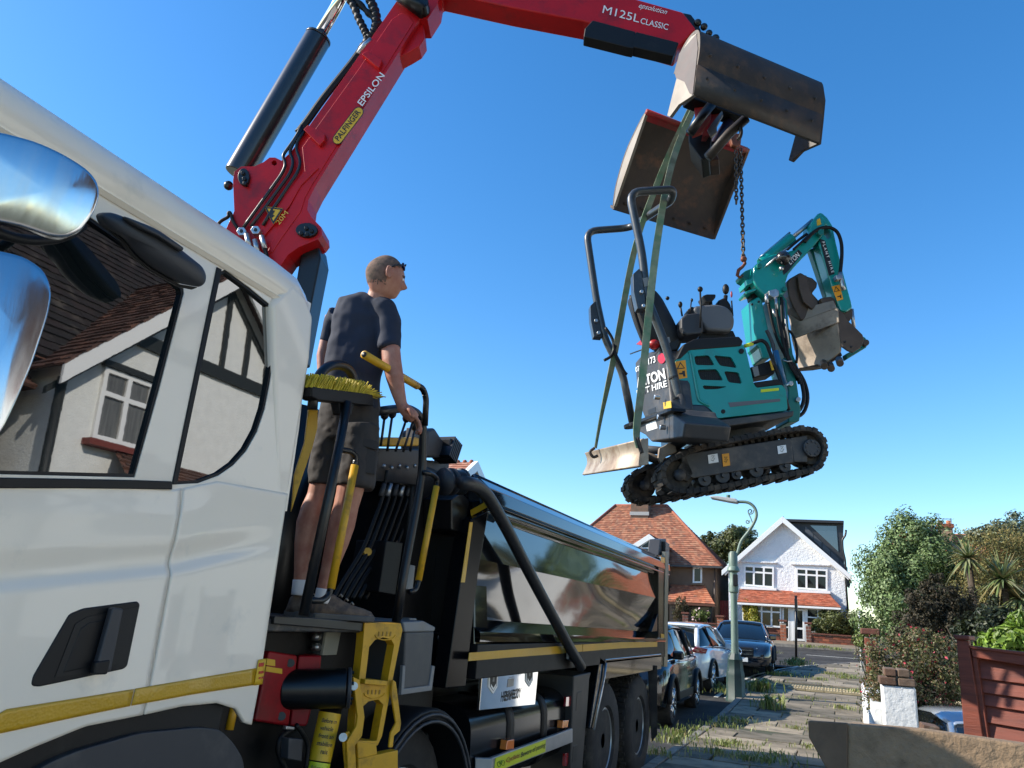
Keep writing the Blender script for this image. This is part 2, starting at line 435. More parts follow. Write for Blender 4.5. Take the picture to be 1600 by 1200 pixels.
# far pavement, its kerb, its lines
far = sheet('far_pavement', [-60, -20, 0, 20, 60], [37.6, 39, 41], .01, concrete)
o = MB().box((0, 37.55, g(37.55) - .05), (80, .13, .14)).build('far_kerb', kerb_stone, None); o['kind'] = 'structure'
line_white = mat('road_line_white', (.62, .6, .52), .7, dirt=.4, dcol=(.12, .12, .11), dscale=10)
def ribbon(name, path, w, dz, m):
    v = []; f = []; n = len(path)
    for i, (x, y) in enumerate(path):
        a = Vector(path[max(i - 1, 0)]); b = Vector(path[min(i + 1, n - 1)]); t = (b - a).normalized(); nn = Vector((-t.y, t.x)) * w / 2
        for s_ in (1, -1): v.append((x + nn.x * s_, y + nn.y * s_, g(y + nn.y * s_) + dz))
    for i in range(n - 1): f.append((2 * i, 2 * i + 1, 2 * i + 3, 2 * i + 2))
    o = mesh(name, v, f, m); o['kind'] = 'structure'; return o
kk = [(x, y) for x, y in KERB if 17 < y and x < 12]
for d in (.28, .5): ribbon('road_line', [(x - d * (1 if y < 25 else .8), y + (0 if y < 25 else d * .7)) for x, y in kk], .1, -.1, line_white)
ribbon('road_line', [(-1.2, 33.4), (1.2, 33.4), (1.9, 33.4), (6, 33.4)], .12, -.1, line_white)
# ================================================================ houses
def tone_attr(me, cols, name='tone'):
    a = me.color_attributes.new(name, 'FLOAT_COLOR', 'CORNER'); a.data.foreach_set('color', np.asarray(cols, dtype=np.float32).ravel())
clay = mat('clay_tile', (.4, .12, .05), .8, vc='tone', bump=.3, bscale=40, dirt=.25, dcol=(.12, .1, .08), dscale=2.5)
def tiles(name, a0, a1, b0, b1, parent, tw=.17, th=.19, pal=((.42, .12, .05), (.5, .17, .07), (.34, .085, .04), (.47, .2, .1)), m=clay, thick=.034):
    """tile courses on the slope between the eave a0->a1 and the ridge b0->b1: each tile a tilted wedge, joined"""
    a0, a1, b0, b1 = map(Vector, (a0, a1, b0, b1)); up = ((b0 + b1) / 2 - (a0 + a1) / 2); n = max(1, int(up.length / th))
    nrm = (a1 - a0).cross(b0 - a0).normalized()
    if nrm.z < 0: nrm = -nrm
    V = []; F = []; C = []
    for r_ in range(n):
        t0 = r_ / n; t1 = min((r_ + 1.25) / n, 1.02)
        L0 = a0.lerp(b0, t0); R0 = a1.lerp(b1, t0); L1 = a0.lerp(b0, t1); R1 = a1.lerp(b1, t1)
        w = (R0 - L0).length; k = max(1, int(round(w / tw)))
        for i in range(k):
            s0 = (i + (.5 if r_ % 2 else 0)) / k; s1 = min(s0 + 1 / k, 1.0)
            if s0 >= 1: continue
            h = thick * random.uniform(.8, 1.35)
            p = [L0.lerp(R0, s0) + nrm * h, L0.lerp(R0, s1) + nrm * h, L1.lerp(R1, s1) + nrm * .003, L1.lerp(R1, s0) + nrm * .003, L0.lerp(R0, s0) - nrm * .004, L0.lerp(R0, s1) - nrm * .004]
            q = len(V); V += p; F += [(q, q + 1, q + 2, q + 3), (q + 4, q + 5, q + 1, q), (q, q + 3, q + 4), (q + 1, q + 5, q + 2)]
            c = (Vector(random.choice(pal)) * .6 + Vector(pal[0]) * .4) * random.uniform(.8, 1.2); C += [(*c, 1)] * 14
    o = mesh(name, V, F, m, parent)
    tone_attr(o.data, C); o['kind'] = 'stuff'; return o
frame_white = mat('window_frame_white', (.8, .8, .78), .35)
pane_glass = mat('window_pane', (.008, .01, .012), .04, ior=1.4)
curtain = mat('curtain', (.35, .32, .28), .9)
def window(pl, pix, parent, cols=3, split=.33, fr=.06, inset=.05, m=frame_white, sill=None, pane=pane_glass):
    """casement: a frame with mullions and a transom (sub-parts: panes)"""
    A, B, C_, D = [U(x, y, pl) for x, y in pix]      # tl tr br bl
    return window3(A, B, C_, D, pl[1], parent, cols, split, fr, inset, m, pane)
def window3(A, B, C_, D, n, parent, cols=3, split=.33, fr=.06, inset=.05, m=frame_white, pane=pane_glass):
    n = n.normalized()
    if n.dot(EYE - A) < 0: n = -n
    W = (B - A).length; H = (D - A).length
    def P(s_, t, d=0): return (A.lerp(B, s_)).lerp(D.lerp(C_, s_), t) + n * d
    fu = fr / W; fv = fr / H; mb = MB(); panes = []
    holes = []
    for c in range(cols):
        u0 = c / cols + fu * (1 if c == 0 else .55); u1 = (c + 1) / cols - fu * (1 if c == cols - 1 else .55)
        rows = [(fv, split - fv * .5), (split + fv * .5, 1 - fv)] if split else [(fv, 1 - fv)]
        for t0, t1 in rows: holes.append((u0, u1, t0, t1))
    v, f_ = slab_geo([P(0, 0, .06), P(1, 0, .06), P(1, 1, .06), P(0, 1, .06)], n, .075, [[P(a, c, .06), P(b, c, .06), P(b, d, .06), P(a, d, .06)] for a, b, c, d in holes])
    fo = fixn(mesh('window', v, f_, m, parent, bevel=.006))
    for a, b, c, d in holes:
        e = random.uniform(-.004, .004)
        v, f_ = slab_geo([P(a - .004, c - .004, .016 + e), P(b + .004, c - .004, .016 - e), P(b + .004, d + .004, .016), P(a - .004, d + .004, .016)], n, .01)
        fixn(mesh('pane', v, f_, pane, fo))
    return fo
def brickwork(name_parent, p0, ax, L, H, T_, parent, m, bl=.215, bh=.065, jt=.01, limit=300, name='brick'):
    """bricks laid one by one: p0 lower corner, ax direction, bed joints recessed"""
    ax = Vector(ax).normalized(); bx = Vector((-ax.y, ax.x, 0)); out = []
    n = int(H / (bh + jt)); me = None
    ms = [MB().box(tuple(ORG.get(parent.name) or (0, 0, 0)), (bl, T_, bh)).build(name, mm, parent, bevel=.005) for mm in m]; used = set()
    for r_ in range(n):
        x = -(bl / 2 if r_ % 2 else 0)
        while x < L - .02:
            x0 = max(x, 0); x1 = min(x + bl, L)
            if x1 - x0 > .04 and len(out) < limit:
                k = random.randrange(len(ms)); o = ms[k] if k not in used else ms[k].copy()
                if k in used: COL.objects.link(o)
                used.add(k)
                c = Vector(p0) + ax * ((x0 + x1) / 2) + bx * (T_ / 2 + random.uniform(-.004, .004)) + Vector((0, 0, r_ * (bh + jt) + bh / 2))
                of = ORG.get(parent.name) or Vector(); o.location = c - of; o.scale = ((x1 - x0) / bl, 1, 1); o.rotation_euler = (0, 0, math.atan2(ax.y, ax.x) + random.uniform(-.01, .01)); out.append(o)
            x += bl + jt
    for k, o in enumerate(ms):
        if k not in used: bpy.data.objects.remove(o)
    return out
brick_red = [mat('brick_red', (.26, .075, .04), .9, vary=.3, vscale=15, bump=.4, bscale=60), mat('brick_orange', (.33, .11, .055), .9, vary=.3, vscale=15, bump=.4, bscale=60), mat('brick_dark', (.16, .06, .04), .9, vary=.3, vscale=15, bump=.4, bscale=60)]
mortar = mat('mortar', (.3, .27, .22), .95, bump=.4, bscale=60)
brick_plain = mat('brickwork', (.27, .085, .045), .9, vary=.35, vscale=9, bump=.5, bscale=30)

# ---- brown roughcast house with hipped tile roof
YA = 44.6; PA = PY(YA)
roughcast = mat('brown_roughcast', (.20, .135, .09), .95, col2=(.16, .105, .07), vscale=1.2, bump=.9, bscale=45, bdist=.03)
zA = U(1140, 885, PA).z; xR = U(1119, 890, PA).x; gA = g(YA)
hA = thing('tiled_house', 'brown roughcast house with hipped orange tile roof behind the tipper body', 'house', (xR - 5, YA, gA))
xL = xR - 9.4
MB().box(((xL + xR) / 2, YA + 4, (gA - .3 + zA) / 2), (xR - xL, 8, zA - gA + .3)).build('wall', roughcast, hA)
rid0 = U(962, 789, PY(YA + 4)); rid1 = U(1042, 791, PY(YA + 4)); rid0.z = rid1.z
e0 = Vector((xL - .35, YA - .35, zA - .05)); e1 = Vector((xR + .35, YA - .35, zA - .05)); e2 = Vector((xR + .35, YA + 8.35, zA - .05)); e3 = Vector((xL - .35, YA + 8.35, zA - .05))
MB().add([e0, e1, e2, e3, rid0, rid1], [(0, 1, 5, 4), (1, 2, 5), (2, 3, 4, 5), (3, 0, 4), (3, 2, 1, 0)]).build('roof', mat('roof_felt', (.12, .05, .03), .9), hA)
tiles('roof_tile', e0, e1, rid0, rid1, hA, pal=((.33, .12, .062), (.38, .16, .085), (.26, .095, .05), (.36, .19, .11), (.2, .085, .05)))
tiles('roof_tile', e1, e2, rid1, rid1 + Vector((.01, .02, 0)), hA, pal=((.2, .08, .05), (.24, .09, .05)))
for a, b in ((e1, rid1), (e0, rid0), (rid0, rid1)): tube('ridge_tile', [a + Vector((0, 0, .03)), b + Vector((0, 0, .05))], .09, mat('ridge_clay', (.33, .11, .06), .85, vary=.4, vscale=10), hA, 8)
ch0 = U(986, 800, PY(YA + 3)); ch1 = U(1013, 800, PY(YA + 3)); cw = ch1.x - ch0.x
chm = MB().box(((ch0.x + ch1.x) / 2, YA + 3.3, ch0.z + .35), (cw, .7, 1.7)).build('chimney', mat('chimney_brick', (.2, .11, .07), .9, col2=(.12, .085, .06), vscale=5, bump=.6, bscale=25), hA)
MB().box(((ch0.x + ch1.x) / 2, YA + 3.3, ch0.z + 1.2), (cw + .14, .84, .12)).build('chimney_cap', mortar, chm)
MB().box(((ch0.x + ch1.x) / 2, YA + 2.93, ch0.z - .1), (cw + .12, .06, .22)).build('flashing', mat('lead', (.35, .35, .34), .5), chm)
for dx in (-.28, .28): MB().cyl(((ch0.x + ch1.x) / 2 + dx, YA + 3.3, ch0.z + 1.2), ((ch0.x + ch1.x) / 2 + dx, YA + 3.3, ch0.z + 1.6), .13, 12, .1).build('chimney_pot', clay if False else mat('chimney_pot', (.4, .16, .08), .85), chm, True)
window(PA, [(1083, 878.5), (1097.5, 878.5), (1097, 911), (1082.5, 911)], hA, 1, .27, .09)
MB().box((U(1090, 913, PA).x, YA - .06, U(1090, 913, PA).z), (.75, .2, .09)).build('window_sill', roughcast, hA)
MB().box(((xL + xR) / 2, YA - .42, zA - .1), (xR - xL + .8, .12, .1)).build('gutter', mat('gutter_dark', (.05, .05, .05), .5), hA)
# gabled bay at its left
PB = PY(YA - 1.0); pk = U(1015, 838, PB); bl_ = U(984, 866, PB); br_ = U(1041, 861, PB); br_.z = bl_.z = U(1041, 858, PB).z - .05
S('gable_wall', [(1015, 840), (1041, 860), (1041, 975), (975, 975), (975, 868)], PB, 1.0, roughcast, hA, bevel=0)
for a, b in ((pk, bl_), (pk, br_)):
    d = b - a; q = MB(); q.slab([a + Vector((0, 0, .12)), b + Vector((0, 0, .12)), b - Vector((0, 0, .22)), a - Vector((0, 0, .22))], (0, -1, 0), .12)
    o = q.build('bargeboard', frame_white, hA, bevel=.01); o.location.y -= .12
pkb = pk + Vector((0, 3.2, 0))
for s_, b in ((-1, bl_), (1, br_)):
    tiles('roof_tile', b + Vector((0, 0, .12)), b + Vector((0, 3.2, .12)), pk + Vector((0, 0, .12)), pkb + Vector((0, 0, .12)), hA, pal=((.2, .08, .05), (.25, .1, .055)))
for x0, x1 in ((1003.5, 1013.5), (1016.5, 1027)): 
    pts = [(x0, 855), (x1, 855), (x1, 846 if x1 < 1015 else 853), (x0, 853 if x0 < 1015 else 846)]
    S('pane', pts, off(PB, .03), .02, pane_glass, hA, bevel=0)
S('window_frame', [(998, 857), (1032, 857), (1015, 842)], off(PB, .015), .03, frame_white, hA, bevel=0)
# lean-to porch roof and the dark bay under it
p0 = U(1040, 940, PY(YA - 1.5)); p1 = U(1117, 941, PY(YA - 1.5)); p1.z = p0.z
q0 = Vector((p0.x, YA, p0.z + 1.0)); q1 = Vector((U(1101, 922, PA).x, YA, p0.z + 1.0))
MB().add([p0, p1, q1, q0, p0 - Vector((0, 0, .12)), p1 - Vector((0, 0, .12)), q1 - Vector((0, 0, 1.1)), q0 - Vector((0, 0, 1.1))], [(0, 1, 2, 3), (7, 6, 5, 4), (0, 4, 5, 1), (1, 5, 6, 2), (2, 6, 7, 3), (3, 7, 4, 0)]).build('porch_roof', mat('roof_felt', (.1, .05, .03)), hA)
tiles('porch_tile', p0, p1, q0, q1, hA, pal=((.4, .13, .06), (.46, .19, .1), (.34, .11, .06)))
S('bay_window', [(1046, 944), (1113, 946), (1110, 985), (1046, 985)], PY(YA - 1.0), .9, mat('bay_dark', (.03, .028, .026), .4), hA)
for x in (1062, 1077, 1093): S('mullion', [(x, 946), (x + 2.4, 946), (x + 2.2, 982), (x - .2, 982)], PY(YA - 1.06), .06, mat('mullion_brown', (.06, .045, .035), .5), hA, bevel=0)
for a, b in zip((1064.5, 1079.5, 1095.5), (1076.5, 1092.5, 1108)): S('pane', [(a, 949), (b, 949), (b, 981), (a, 981)], PY(YA - 1.02), .02, pane_glass, hA, bevel=0)
T('drainpipe', [(1117, 886), (1116, 985)], PY(YA - .1), .045, mat('pipe_brown', (.09, .06, .045), .5), hA)
gt = thing('garden_gate', 'dark red boarded side gate between the brown house and the white house', 'gate', (U(1131, 960, PY(46)).x, 46, g(46)))
ga, gb = U(1122, 938, PY(46)), U(1142, 976, PY(46))
nb = 6
for i in range(nb):
    w = (gb.x - ga.x) / nb; MB().box((ga.x + w * (i + .5), 46, (ga.z + g(46)) / 2), (w - .012, .04, ga.z - g(46))).build('board', mat('gate_red', (.25, .012, .02), .5, vary=.3), gt, bevel=.004)
for dz in (.35, 1.5): MB().box(((ga.x + gb.x) / 2, 46.035, g(46) + dz), (gb.x - ga.x, .03, .1)).build('ledge', MATS['gate_red'], gt)
tr = thing('trellis', 'dark square garden trellis standing by the bay of the brown house', 'trellis', (U(1052, 965, PY(YA - 2)).x, YA - 2, g(YA - 2)))
a = U(1047, 937, PY(YA - 2)); b = U(1059, 982, PY(YA - 2))
for i in range(5): MB().box((a.x + (b.x - a.x) * i / 4, YA - 2, (a.z + b.z) / 2), (.035, .03, a.z - b.z)).build('slat', mat('trellis_wood', (.05, .035, .025), .8), tr)
for i in range(9): MB().box(((a.x + b.x) / 2, YA - 2.03, b.z + (a.z - b.z) * i / 8), (b.x - a.x, .03, .035)).build('slat', MATS['trellis_wood'], tr)

# ---- white pebbledashed house with gable and dormer
YB = 43.0; PW = PY(YB); gB = g(YB) - .02
pebble = mat('white_pebbledash', (.78, .79, .79), .9, vary=.06, vscale=3, bump=.75, bscale=7, bdist=.08)
N_ = pebble.node_tree.nodes; L_ = pebble.node_tree.links
tcn = N_.new('ShaderNodeTexCoord'); mp = N_.new('ShaderNodeMapping'); mp.inputs['Scale'].default_value = (1, 1, .5); mu = N_.new('ShaderNodeTexMusgrave') if False else N_.new('ShaderNodeTexNoise'); mu.inputs['Scale'].default_value = 30; mu.inputs['Detail'].default_value = 5
L_.new(tcn.outputs['Object'], mp.inputs[0]); L_.new(mp.outputs[0], mu.inputs['Vector']); b2 = N_.new('ShaderNodeBump'); b2.inputs['Strength'].default_value = .6; b2.inputs['Distance'].default_value = .05
old = [n for n in N_ if n.type == 'BUMP' and n is not b2][0]; L_.new(mu.outputs[0], b2.inputs['Height']); L_.new(old.outputs[0], b2.inputs['Normal']); L_.new(b2.outputs[0], N_['Principled BSDF'].inputs['Normal'])
wx0 = U(1138, 900, PW).x; wx1 = U(1322, 900, PW).x
hB = thing('white_house', 'white pebbledashed house with wide gable, dark dormer and tiled porch', 'house', ((wx0 + wx1) / 2, YB, gB))
apx = U(1223.5, 812, PW); el = U(1131, 889, PW); er = U(1324, 897, PW); ez = (el.z + er.z) / 2
axx = apx.x
D_ = 8.5
v = [(wx0, YB, gB - .3), (wx1, YB, gB - .3), (wx1, YB, ez + .1), (axx, YB, apx.z - .15), (wx0, YB, ez + .1)]
v2 = [(x, y + D_, z) for x, y, z in v]
MB().add(v + v2, [(0, 1, 2, 3, 4), (9, 8, 7, 6, 5), (0, 5, 6, 1), (1, 6, 7, 2), (4, 3, 8, 9), (3, 2, 7, 8), (0, 4, 9, 5)]).build('wall', pebble, hB)
slate = mat('dark_slate', (.05, .05, .055), .7, vary=.4, vscale=4, bump=.3, bscale=20)
for s_, ex in ((-1, wx0 - .3), (1, wx1 + .25)):
    a = Vector((ex, YB - .32, ez - .12)); b = Vector((axx, YB - .32, apx.z + .1)); a2 = a + Vector((0, D_ + .6, 0)); b2_ = b + Vector((0, D_ + .6, 0)); dn = Vector((0, 0, -.12))
    MB().add([a, b, b2_, a2, a + dn, b + dn, b2_ + dn, a2 + dn], [(0, 1, 2, 3), (4, 7, 6, 5), (0, 4, 5, 1), (3, 2, 6, 7), (0, 3, 7, 4), (1, 5, 6, 2)]).build('roof', slate, hB)
    tiles('roof_tile', a, a2, b, b2_, hB, .25, .22, ((.09, .075, .07), (.12, .09, .08), (.07, .06, .06)))
    # bargeboard
    q = MB(); q.slab([a + Vector((0, -.03, .03)), b + Vector((0, -.03, .03)), b + Vector((0, -.03, -.3)), a + Vector((0, -.03, -.24))], (0, -1, 0), .05); q.build('bargeboard', frame_white, hB, bevel=.008)
    q = MB(); q.slab([a + Vector((.15 * -s_, .02, -.14)), b + Vector((0, .02, -.16)), b + Vector((0, .02, -.2)), a + Vector((.15 * -s_, .02, -.2))], (0, -1, 0), .3); q.build('soffit', frame_white, hB)
for pix in ([(1162.5, 883), (1209.5, 886), (1209, 919), (1162.5, 915)], [(1243.5, 887), (1293, 890), (1293, 923.5), (1244, 920)]):
    window(PW, pix, hB, 3, .31, .085)
    a, b, c, d = [U(x, y, PW) for x, y in pix]
    MB().box(((c.x + d.x) / 2, YB - .07, (c.z + d.z) / 2 - .1), (c.x - d.x + .3, .26, .13)).build('window_sill', frame_white, hB, bevel=.015)
    MB().box(((c.x + d.x) / 2, YB - .04, (a.z + b.z) / 2 + .2), (c.x - d.x + .4, .16, .08)).build('window_hood', pebble, hB, bevel=.015)
# porch roof right across the front
a0 = U(1152, 939, PY(YB - 1.5)); a1 = U(1314, 950, PY(YB - 1.5)); az = (a0.z + a1.z) / 2; a0.z = a1.z = az; b0 = Vector((U(1156, 925, PW).x, YB, az + .72)); b1 = Vector((U(1293, 931, PW).x, YB, az + .72))
dn = Vector((0, 0, -.1))
MB().add([a0, a1, b1, b0, a0 + dn, a1 + dn, b1 + Vector((0, 0, -.75)), b0 + Vector((0, 0, -.75))], [(0, 1, 2, 3), (7, 6, 5, 4), (0, 4, 5, 1), (1, 5, 6, 2), (2, 6, 7, 3), (3, 7, 4, 0)]).build('porch_roof', mat('roof_felt', (.1, .05, .03)), hB)
tiles('porch_tile', a0, a1, b0, b1, hB, .18, .12, ((.46, .14, .07), (.54, .19, .1), (.4, .12, .06), (.5, .2, .12)))
MB().box(((a0.x + a1.x) / 2, YB - 1.55, az - .09), (a1.x - a0.x, .1, .1)).build('gutter', frame_white, hB, bevel=.02)
PP = PY(YB - 1.2)
window(PP, [(1160, 944), (1221, 947), (1221, 981), (1160, 976)], hB, 4, .3, .075)
S('porch_wall', [(1158, 977), (1222, 982), (1222, 1004), (1158, 1000)], PP, .15, brick_plain, hB)
window(PP, [(1222.5, 947.5), (1234, 948.5), (1234, 1000), (1222.5, 1000)], hB, 1, .62, .07)
window(PP, [(1260, 950), (1296, 953), (1296, 990), (1260, 987)], hB, 2, .38, .06)
dr = window(PP, [(1238, 950), (1257, 951.5), (1258, 1002), (1239, 1001)], hB, 1, .62, .1); dr.name = 'door'
S('door_post', [(1234, 948), (1238, 948), (1239, 1002), (1235, 1002)], off(PP, .05), .15, frame_white, hB); S('door_post', [(1257, 950), (1260, 950), (1261, 1004), (1258, 1003)], off(PP, .05), .15, frame_white, hB)
S('porch_side', [(1296, 952), (1314, 953), (1314, 1005), (1296, 1005)], PP, .15, pebble, hB)
# dormer over the right slope
PD = PY(YB + .5)
clad = mat('dormer_cladding', (.035, .036, .04), .5, vary=.3, vscale=5)
S('dormer', [(1226, 813), (1317, 817), (1319.5, 893), (1240, 822)], PD, 6.5, clad, hB, bevel=.02)
S('dormer_roof', [(1222, 810.5), (1318.5, 813.5), (1318.5, 818), (1223, 815)], off(PD, .25), 7, mat('roof_edge_dark', (.02, .02, .022), .5), hB, bevel=.02)
S('pane', [(1266, 821), (1307, 822), (1310, 862)], off(PD, .03), .03, mat('dormer_glass', (.02, .03, .045), .03, ior=2.2), hB, bevel=0)
for i in range(5):
    x = 1258 + i * 13.5; y = 824 + i * 13.2
    S('cladding_panel', [(x, y - 2), (x + 12.4, y + 10), (x + 12.4, y + 19), (x, y + 7.5)], off(PD, .05), .05, mat('dormer_panel', (.075, .078, .085), .45), hB, bevel=.006)
T('drainpipe', [(1322, 828), (1321, 837), (1316, 843), (1317, 860), (1321, 876), (1321, 900), (1325, 955)], PY(YB - .1), .05, mat('pipe_black', (.015, .015, .016), .4), hB, rad=.2)
T('drainpipe', [(1146, 895), (1148, 985)], PY(YB - .1), .045, frame_white, hB)
# aerials
# brick front wall and piers of the white house
YF = 40.8
def pier(px0, px1, ytop, Y, lab, zb=None):
    a = U(px0, ytop, PY(Y)); b = U(px1, ytop, PY(Y)); t = thing('brick_pier', lab, 'pier', ((a.x + b.x) / 2, Y, g(Y)))
    w = b.x - a.x; h = a.z - g(Y)
    MB().box(((a.x + b.x) / 2, Y + w / 2, g(Y) + h / 2 - .05), (w - .02, w - .02, h)).build('core', mortar, t)
    n = int(h / .15); used = False
    for i in range(n):
        for s_ in (0, 1):
            if not used: o = o0 = MB().box(tuple(ORG[t.name]), (w / 2 - .01, w, .13)).build('brick', random.choice(brick_red), t, bevel=.008); used = True
            else: o = o0.copy(); COL.objects.link(o)
            o.location = Vector(((a.x + b.x) / 2 + (s_ - .5) * w / 2, Y + w / 2 + random.uniform(-.01, .01), g(Y) + .07 + i * .15)) - ORG[t.name]
    MB().box(((a.x + b.x) / 2, Y + w / 2, a.z + .04), (w + .1, w + .1, .1)).build('cap', brick_red[2], t, bevel=.02)
    return t
pier(1218.5, 1228, 971, YF, 'brick gate pier at the left of the white front door')
pier(1258.5, 1267, 975, YF, 'brick gate pier at the right of the white front door')
def lowwall(px0, py0, px1, Y, lab):
    a = U(px0, py0, PY(Y)); b = U(px1, py0, PY(Y)); t = thing('brick_wall', lab, 'wall', ((a.x + b.x) / 2, Y, g(Y)))
    h = a.z - g(Y); MB().box(((a.x + b.x) / 2, Y + .16, g(Y) + h / 2 - .1), (b.x - a.x, .19, h + .16)).build('core', mortar, t)
    brickwork(t, (a.x, Y, g(Y) - .02), (1, 0, 0), b.x - a.x, h, .1, t, brick_red, .3, .11, .014, 200)
    MB().box(((a.x + b.x) / 2, Y + .1, a.z + .03), (b.x - a.x, .32, .07)).build('coping', brick_red[2], t, bevel=.01)
lowwall(1268, 991, 1362, YF + .05, 'low brick front wall under the round hedge of the white house')
lowwall(1150, 986, 1218, YF + .05, 'low brick front wall behind the dark saloon car')
pier(1066, 1075, 959, 41.5, 'short brick pier left of the flowering plant at the brown house')
pier(1120, 1130, 964, 41.5, 'short brick pier beside the red side gate')
lowwall(1075, 973, 1120, 41.55, 'low brick wall in front of the brown house bay')

# ---- house roof with chimney behind the shrubs at the right
YC = 36.0
hC = thing('far_house', 'house behind the garden shrubs with orange tile roof and stubby chimney', 'house', (U(1500, 950, PY(YC)).x, YC, g(YC)))
r0 = U(1395, 833, PY(YC + 3.5)); r1 = U(1640, 846, PY(YC + 3.5)); r1.z = r0.z
c0 = Vector((r0.x - .5, YC, r0.z - 2.6)); c1 = Vector((r1.x, YC, r0.z - 2.6))
MB().box(((c0.x + c1.x) / 2, YC + 3.6, (c0.z + g(YC)) / 2), (c1.x - c0.x - .6, 6.6, c0.z - g(YC))).build('wall', roughcast, hC)
MB().add([c0, c1, r1, r0, c0 + Vector((0, 7, 0)), c1 + Vector((0, 7, 0))], [(0, 1, 2, 3), (3, 2, 5, 4), (0, 3, 4), (1, 5, 2), (0, 4, 5, 1)]).build('roof', MATS['roof_felt'], hC)
tiles('roof_tile', c0, c1, r0, r1, hC, .2, .19, ((.5, .15, .07), (.56, .19, .1), (.45, .17, .09), (.5, .24, .14)))
a = U(1471, 860, PY(YC + 2.6)); b = U(1492, 860, PY(YC + 2.6)); tz = U(1480, 822, PY(YC + 2.6)).z
chm = MB().box(((a.x + b.x) / 2, YC + 2.9, (a.z + tz) / 2 - .2), (b.x - a.x, .6, tz - a.z + .4)).build('chimney', mat('chimney_render', (.3, .21, .13), .9, vary=.3, vscale=6, bump=.4), hC)
MB().box(((a.x + b.x) / 2, YC + 2.9, tz + .02), (b.x - a.x + .12, .72, .16)).build('chimney_cap', brick_plain, chm)
for dx in (-.17, .17): MB().cyl(((a.x + b.x) / 2 + dx, YC + 2.9, tz), ((a.x + b.x) / 2 + dx, YC + 2.9, tz + .28), .12, 12, .1).build('chimney_pot', mat('chimney_pot', (.4, .16, .08), .85), chm, True)
am = mat('aerial_metal', (.2, .2, .2), .4, metal=.8)
cxx = (a.x + b.x) / 2
ae = tube('aerial', [(b.x - .03, YC + 2.6, tz - .3), (b.x - .03, YC + 2.6, U(1490, 810, PY(YC + 2.6)).z)], .02, am, hC, 6)
zt = U(1490, 811, PY(YC + 2.6)).z; x0 = U(1448, 811, PY(YC + 2.6)).x
tube('aerial_boom', [(x0, YC + 2.6, zt), (b.x, YC + 2.6, zt)], .013, am, ae, 5)
for i in range(9): tube('aerial_element', [(x0 + i * .13, YC + 2.4, zt), (x0 + i * .13, YC + 2.8, zt)], .008, am, ae, 4)

# ---- tiled roof seen over the lorry, left side of the street
YD = 24.0
hD = thing('roadside_house', 'house across the road, only its tiled roof end seen above the tipper', 'house', (U(712, 740, PY(YD)).x, YD, 0))
r1 = U(742, 722.5, PY(YD + 3)); r0 = Vector((r1.x - 9, YD + 3, r1.z)); e1_ = Vector((r1.x, YD, r1.z - 2.0)); e0_ = Vector((r0.x, YD, e1_.z)); e2_ = Vector((r1.x, YD + 6, e1_.z)); e3_ = Vector((r0.x, YD + 6, e1_.z))
MB().add([e0_, e1_, e2_, e3_, r0, r1], [(0, 1, 5, 4), (2, 3, 4, 5), (3, 2, 1, 0)]).build('roof', MATS['roof_felt'], hD)
tiles('roof_tile', e0_, e1_, r0, r1, hD, .24, .24, ((.42, .17, .1), (.5, .24, .15), (.36, .14, .08), (.47, .27, .19)), thick=.035)
for i in range(12): MB().ball((r1.x - .15 - i * .3, YD + 3, r1.z + .02), .1, 8).build('ridge_tile', MATS['ridge_clay'], hD, True)
MB().box((r1.x - 4.7, YD + 3, e1_.z / 2), (8.6, 5.4, e1_.z)).build('wall', roughcast, hD)
MB().add([(r1.x - .1, YD + .3, e1_.z), (r1.x - .1, YD + 5.7, e1_.z), (r1.x - .1, YD + 3, r1.z - .1), (r1.x - .4, YD + .3, e1_.z), (r1.x - .4, YD + 5.7, e1_.z), (r1.x - .4, YD + 3, r1.z - .1)], [(0, 1, 2), (5, 4, 3), (0, 3, 4, 1), (1, 4, 5, 2), (2, 5, 3, 0)]).build('gable', roughcast, hD)
for e in (e1_, e2_):
    q = MB(); q.slab([r1 + Vector((.14, 0, .05)), e + Vector((.14, 0, .05)), e + Vector((.14, 0, -.3)), r1 + Vector((.14, 0, -.35))], (1, 0, 0), .2); q.build('bargeboard', frame_white, hD)

# ---- the house opposite the cab (it shows in the cab windows): half-timbered white gable
XH = 6.3; AL = R(1.5); XT = -2.05
def refl(px, py, xh=XH):
    n = Vector((math.cos(AL), 0, math.sin(AL))); p0 = Vector((XT, 0, 1.86)); d = ray(px, py); t = (p0 - EYE).dot(n) / d.dot(n); P = EYE + d * t
    r_ = d - n * 2 * d.dot(n); return P + r_ * ((xh - P.x) / r_.x)
hR = thing('timbered_house', 'white half timbered house facing the lorry, mirrored in its side windows', 'house', (XH, 9.5, 0))
pkR = refl(367, 428); eL = refl(78, 572); ys = eL.y; hw = pkR.y - ys; yr = pkR.y + hw; sl_ = (pkR.z - eL.z) / hw
render_white = mat('white_render', (.75, .76, .73), .92, bump=.6, bscale=35, bdist=.02, vary=.08)
timber = mat('black_timber', (.012, .014, .013), .6, bump=.2, bscale=30)
v = [(XH, ys + .3, -.3), (XH, yr - .3, -.3), (XH, yr - .3, eL.z + .3 * sl_), (XH, pkR.y, pkR.z), (XH, ys + .3, eL.z + .3 * sl_)]
MB().add(v + [(x + 7, y, z) for x, y, z in v], [(0, 1, 2, 3, 4), (9, 8, 7, 6, 5), (0, 5, 6, 1), (1, 6, 7, 2), (2, 7, 8, 3), (3, 8, 9, 4), (4, 9, 5, 0)]).build('wall', render_white, hR)
dark_tile = ((.1, .045, .03), (.14, .06, .035), (.08, .04, .03))
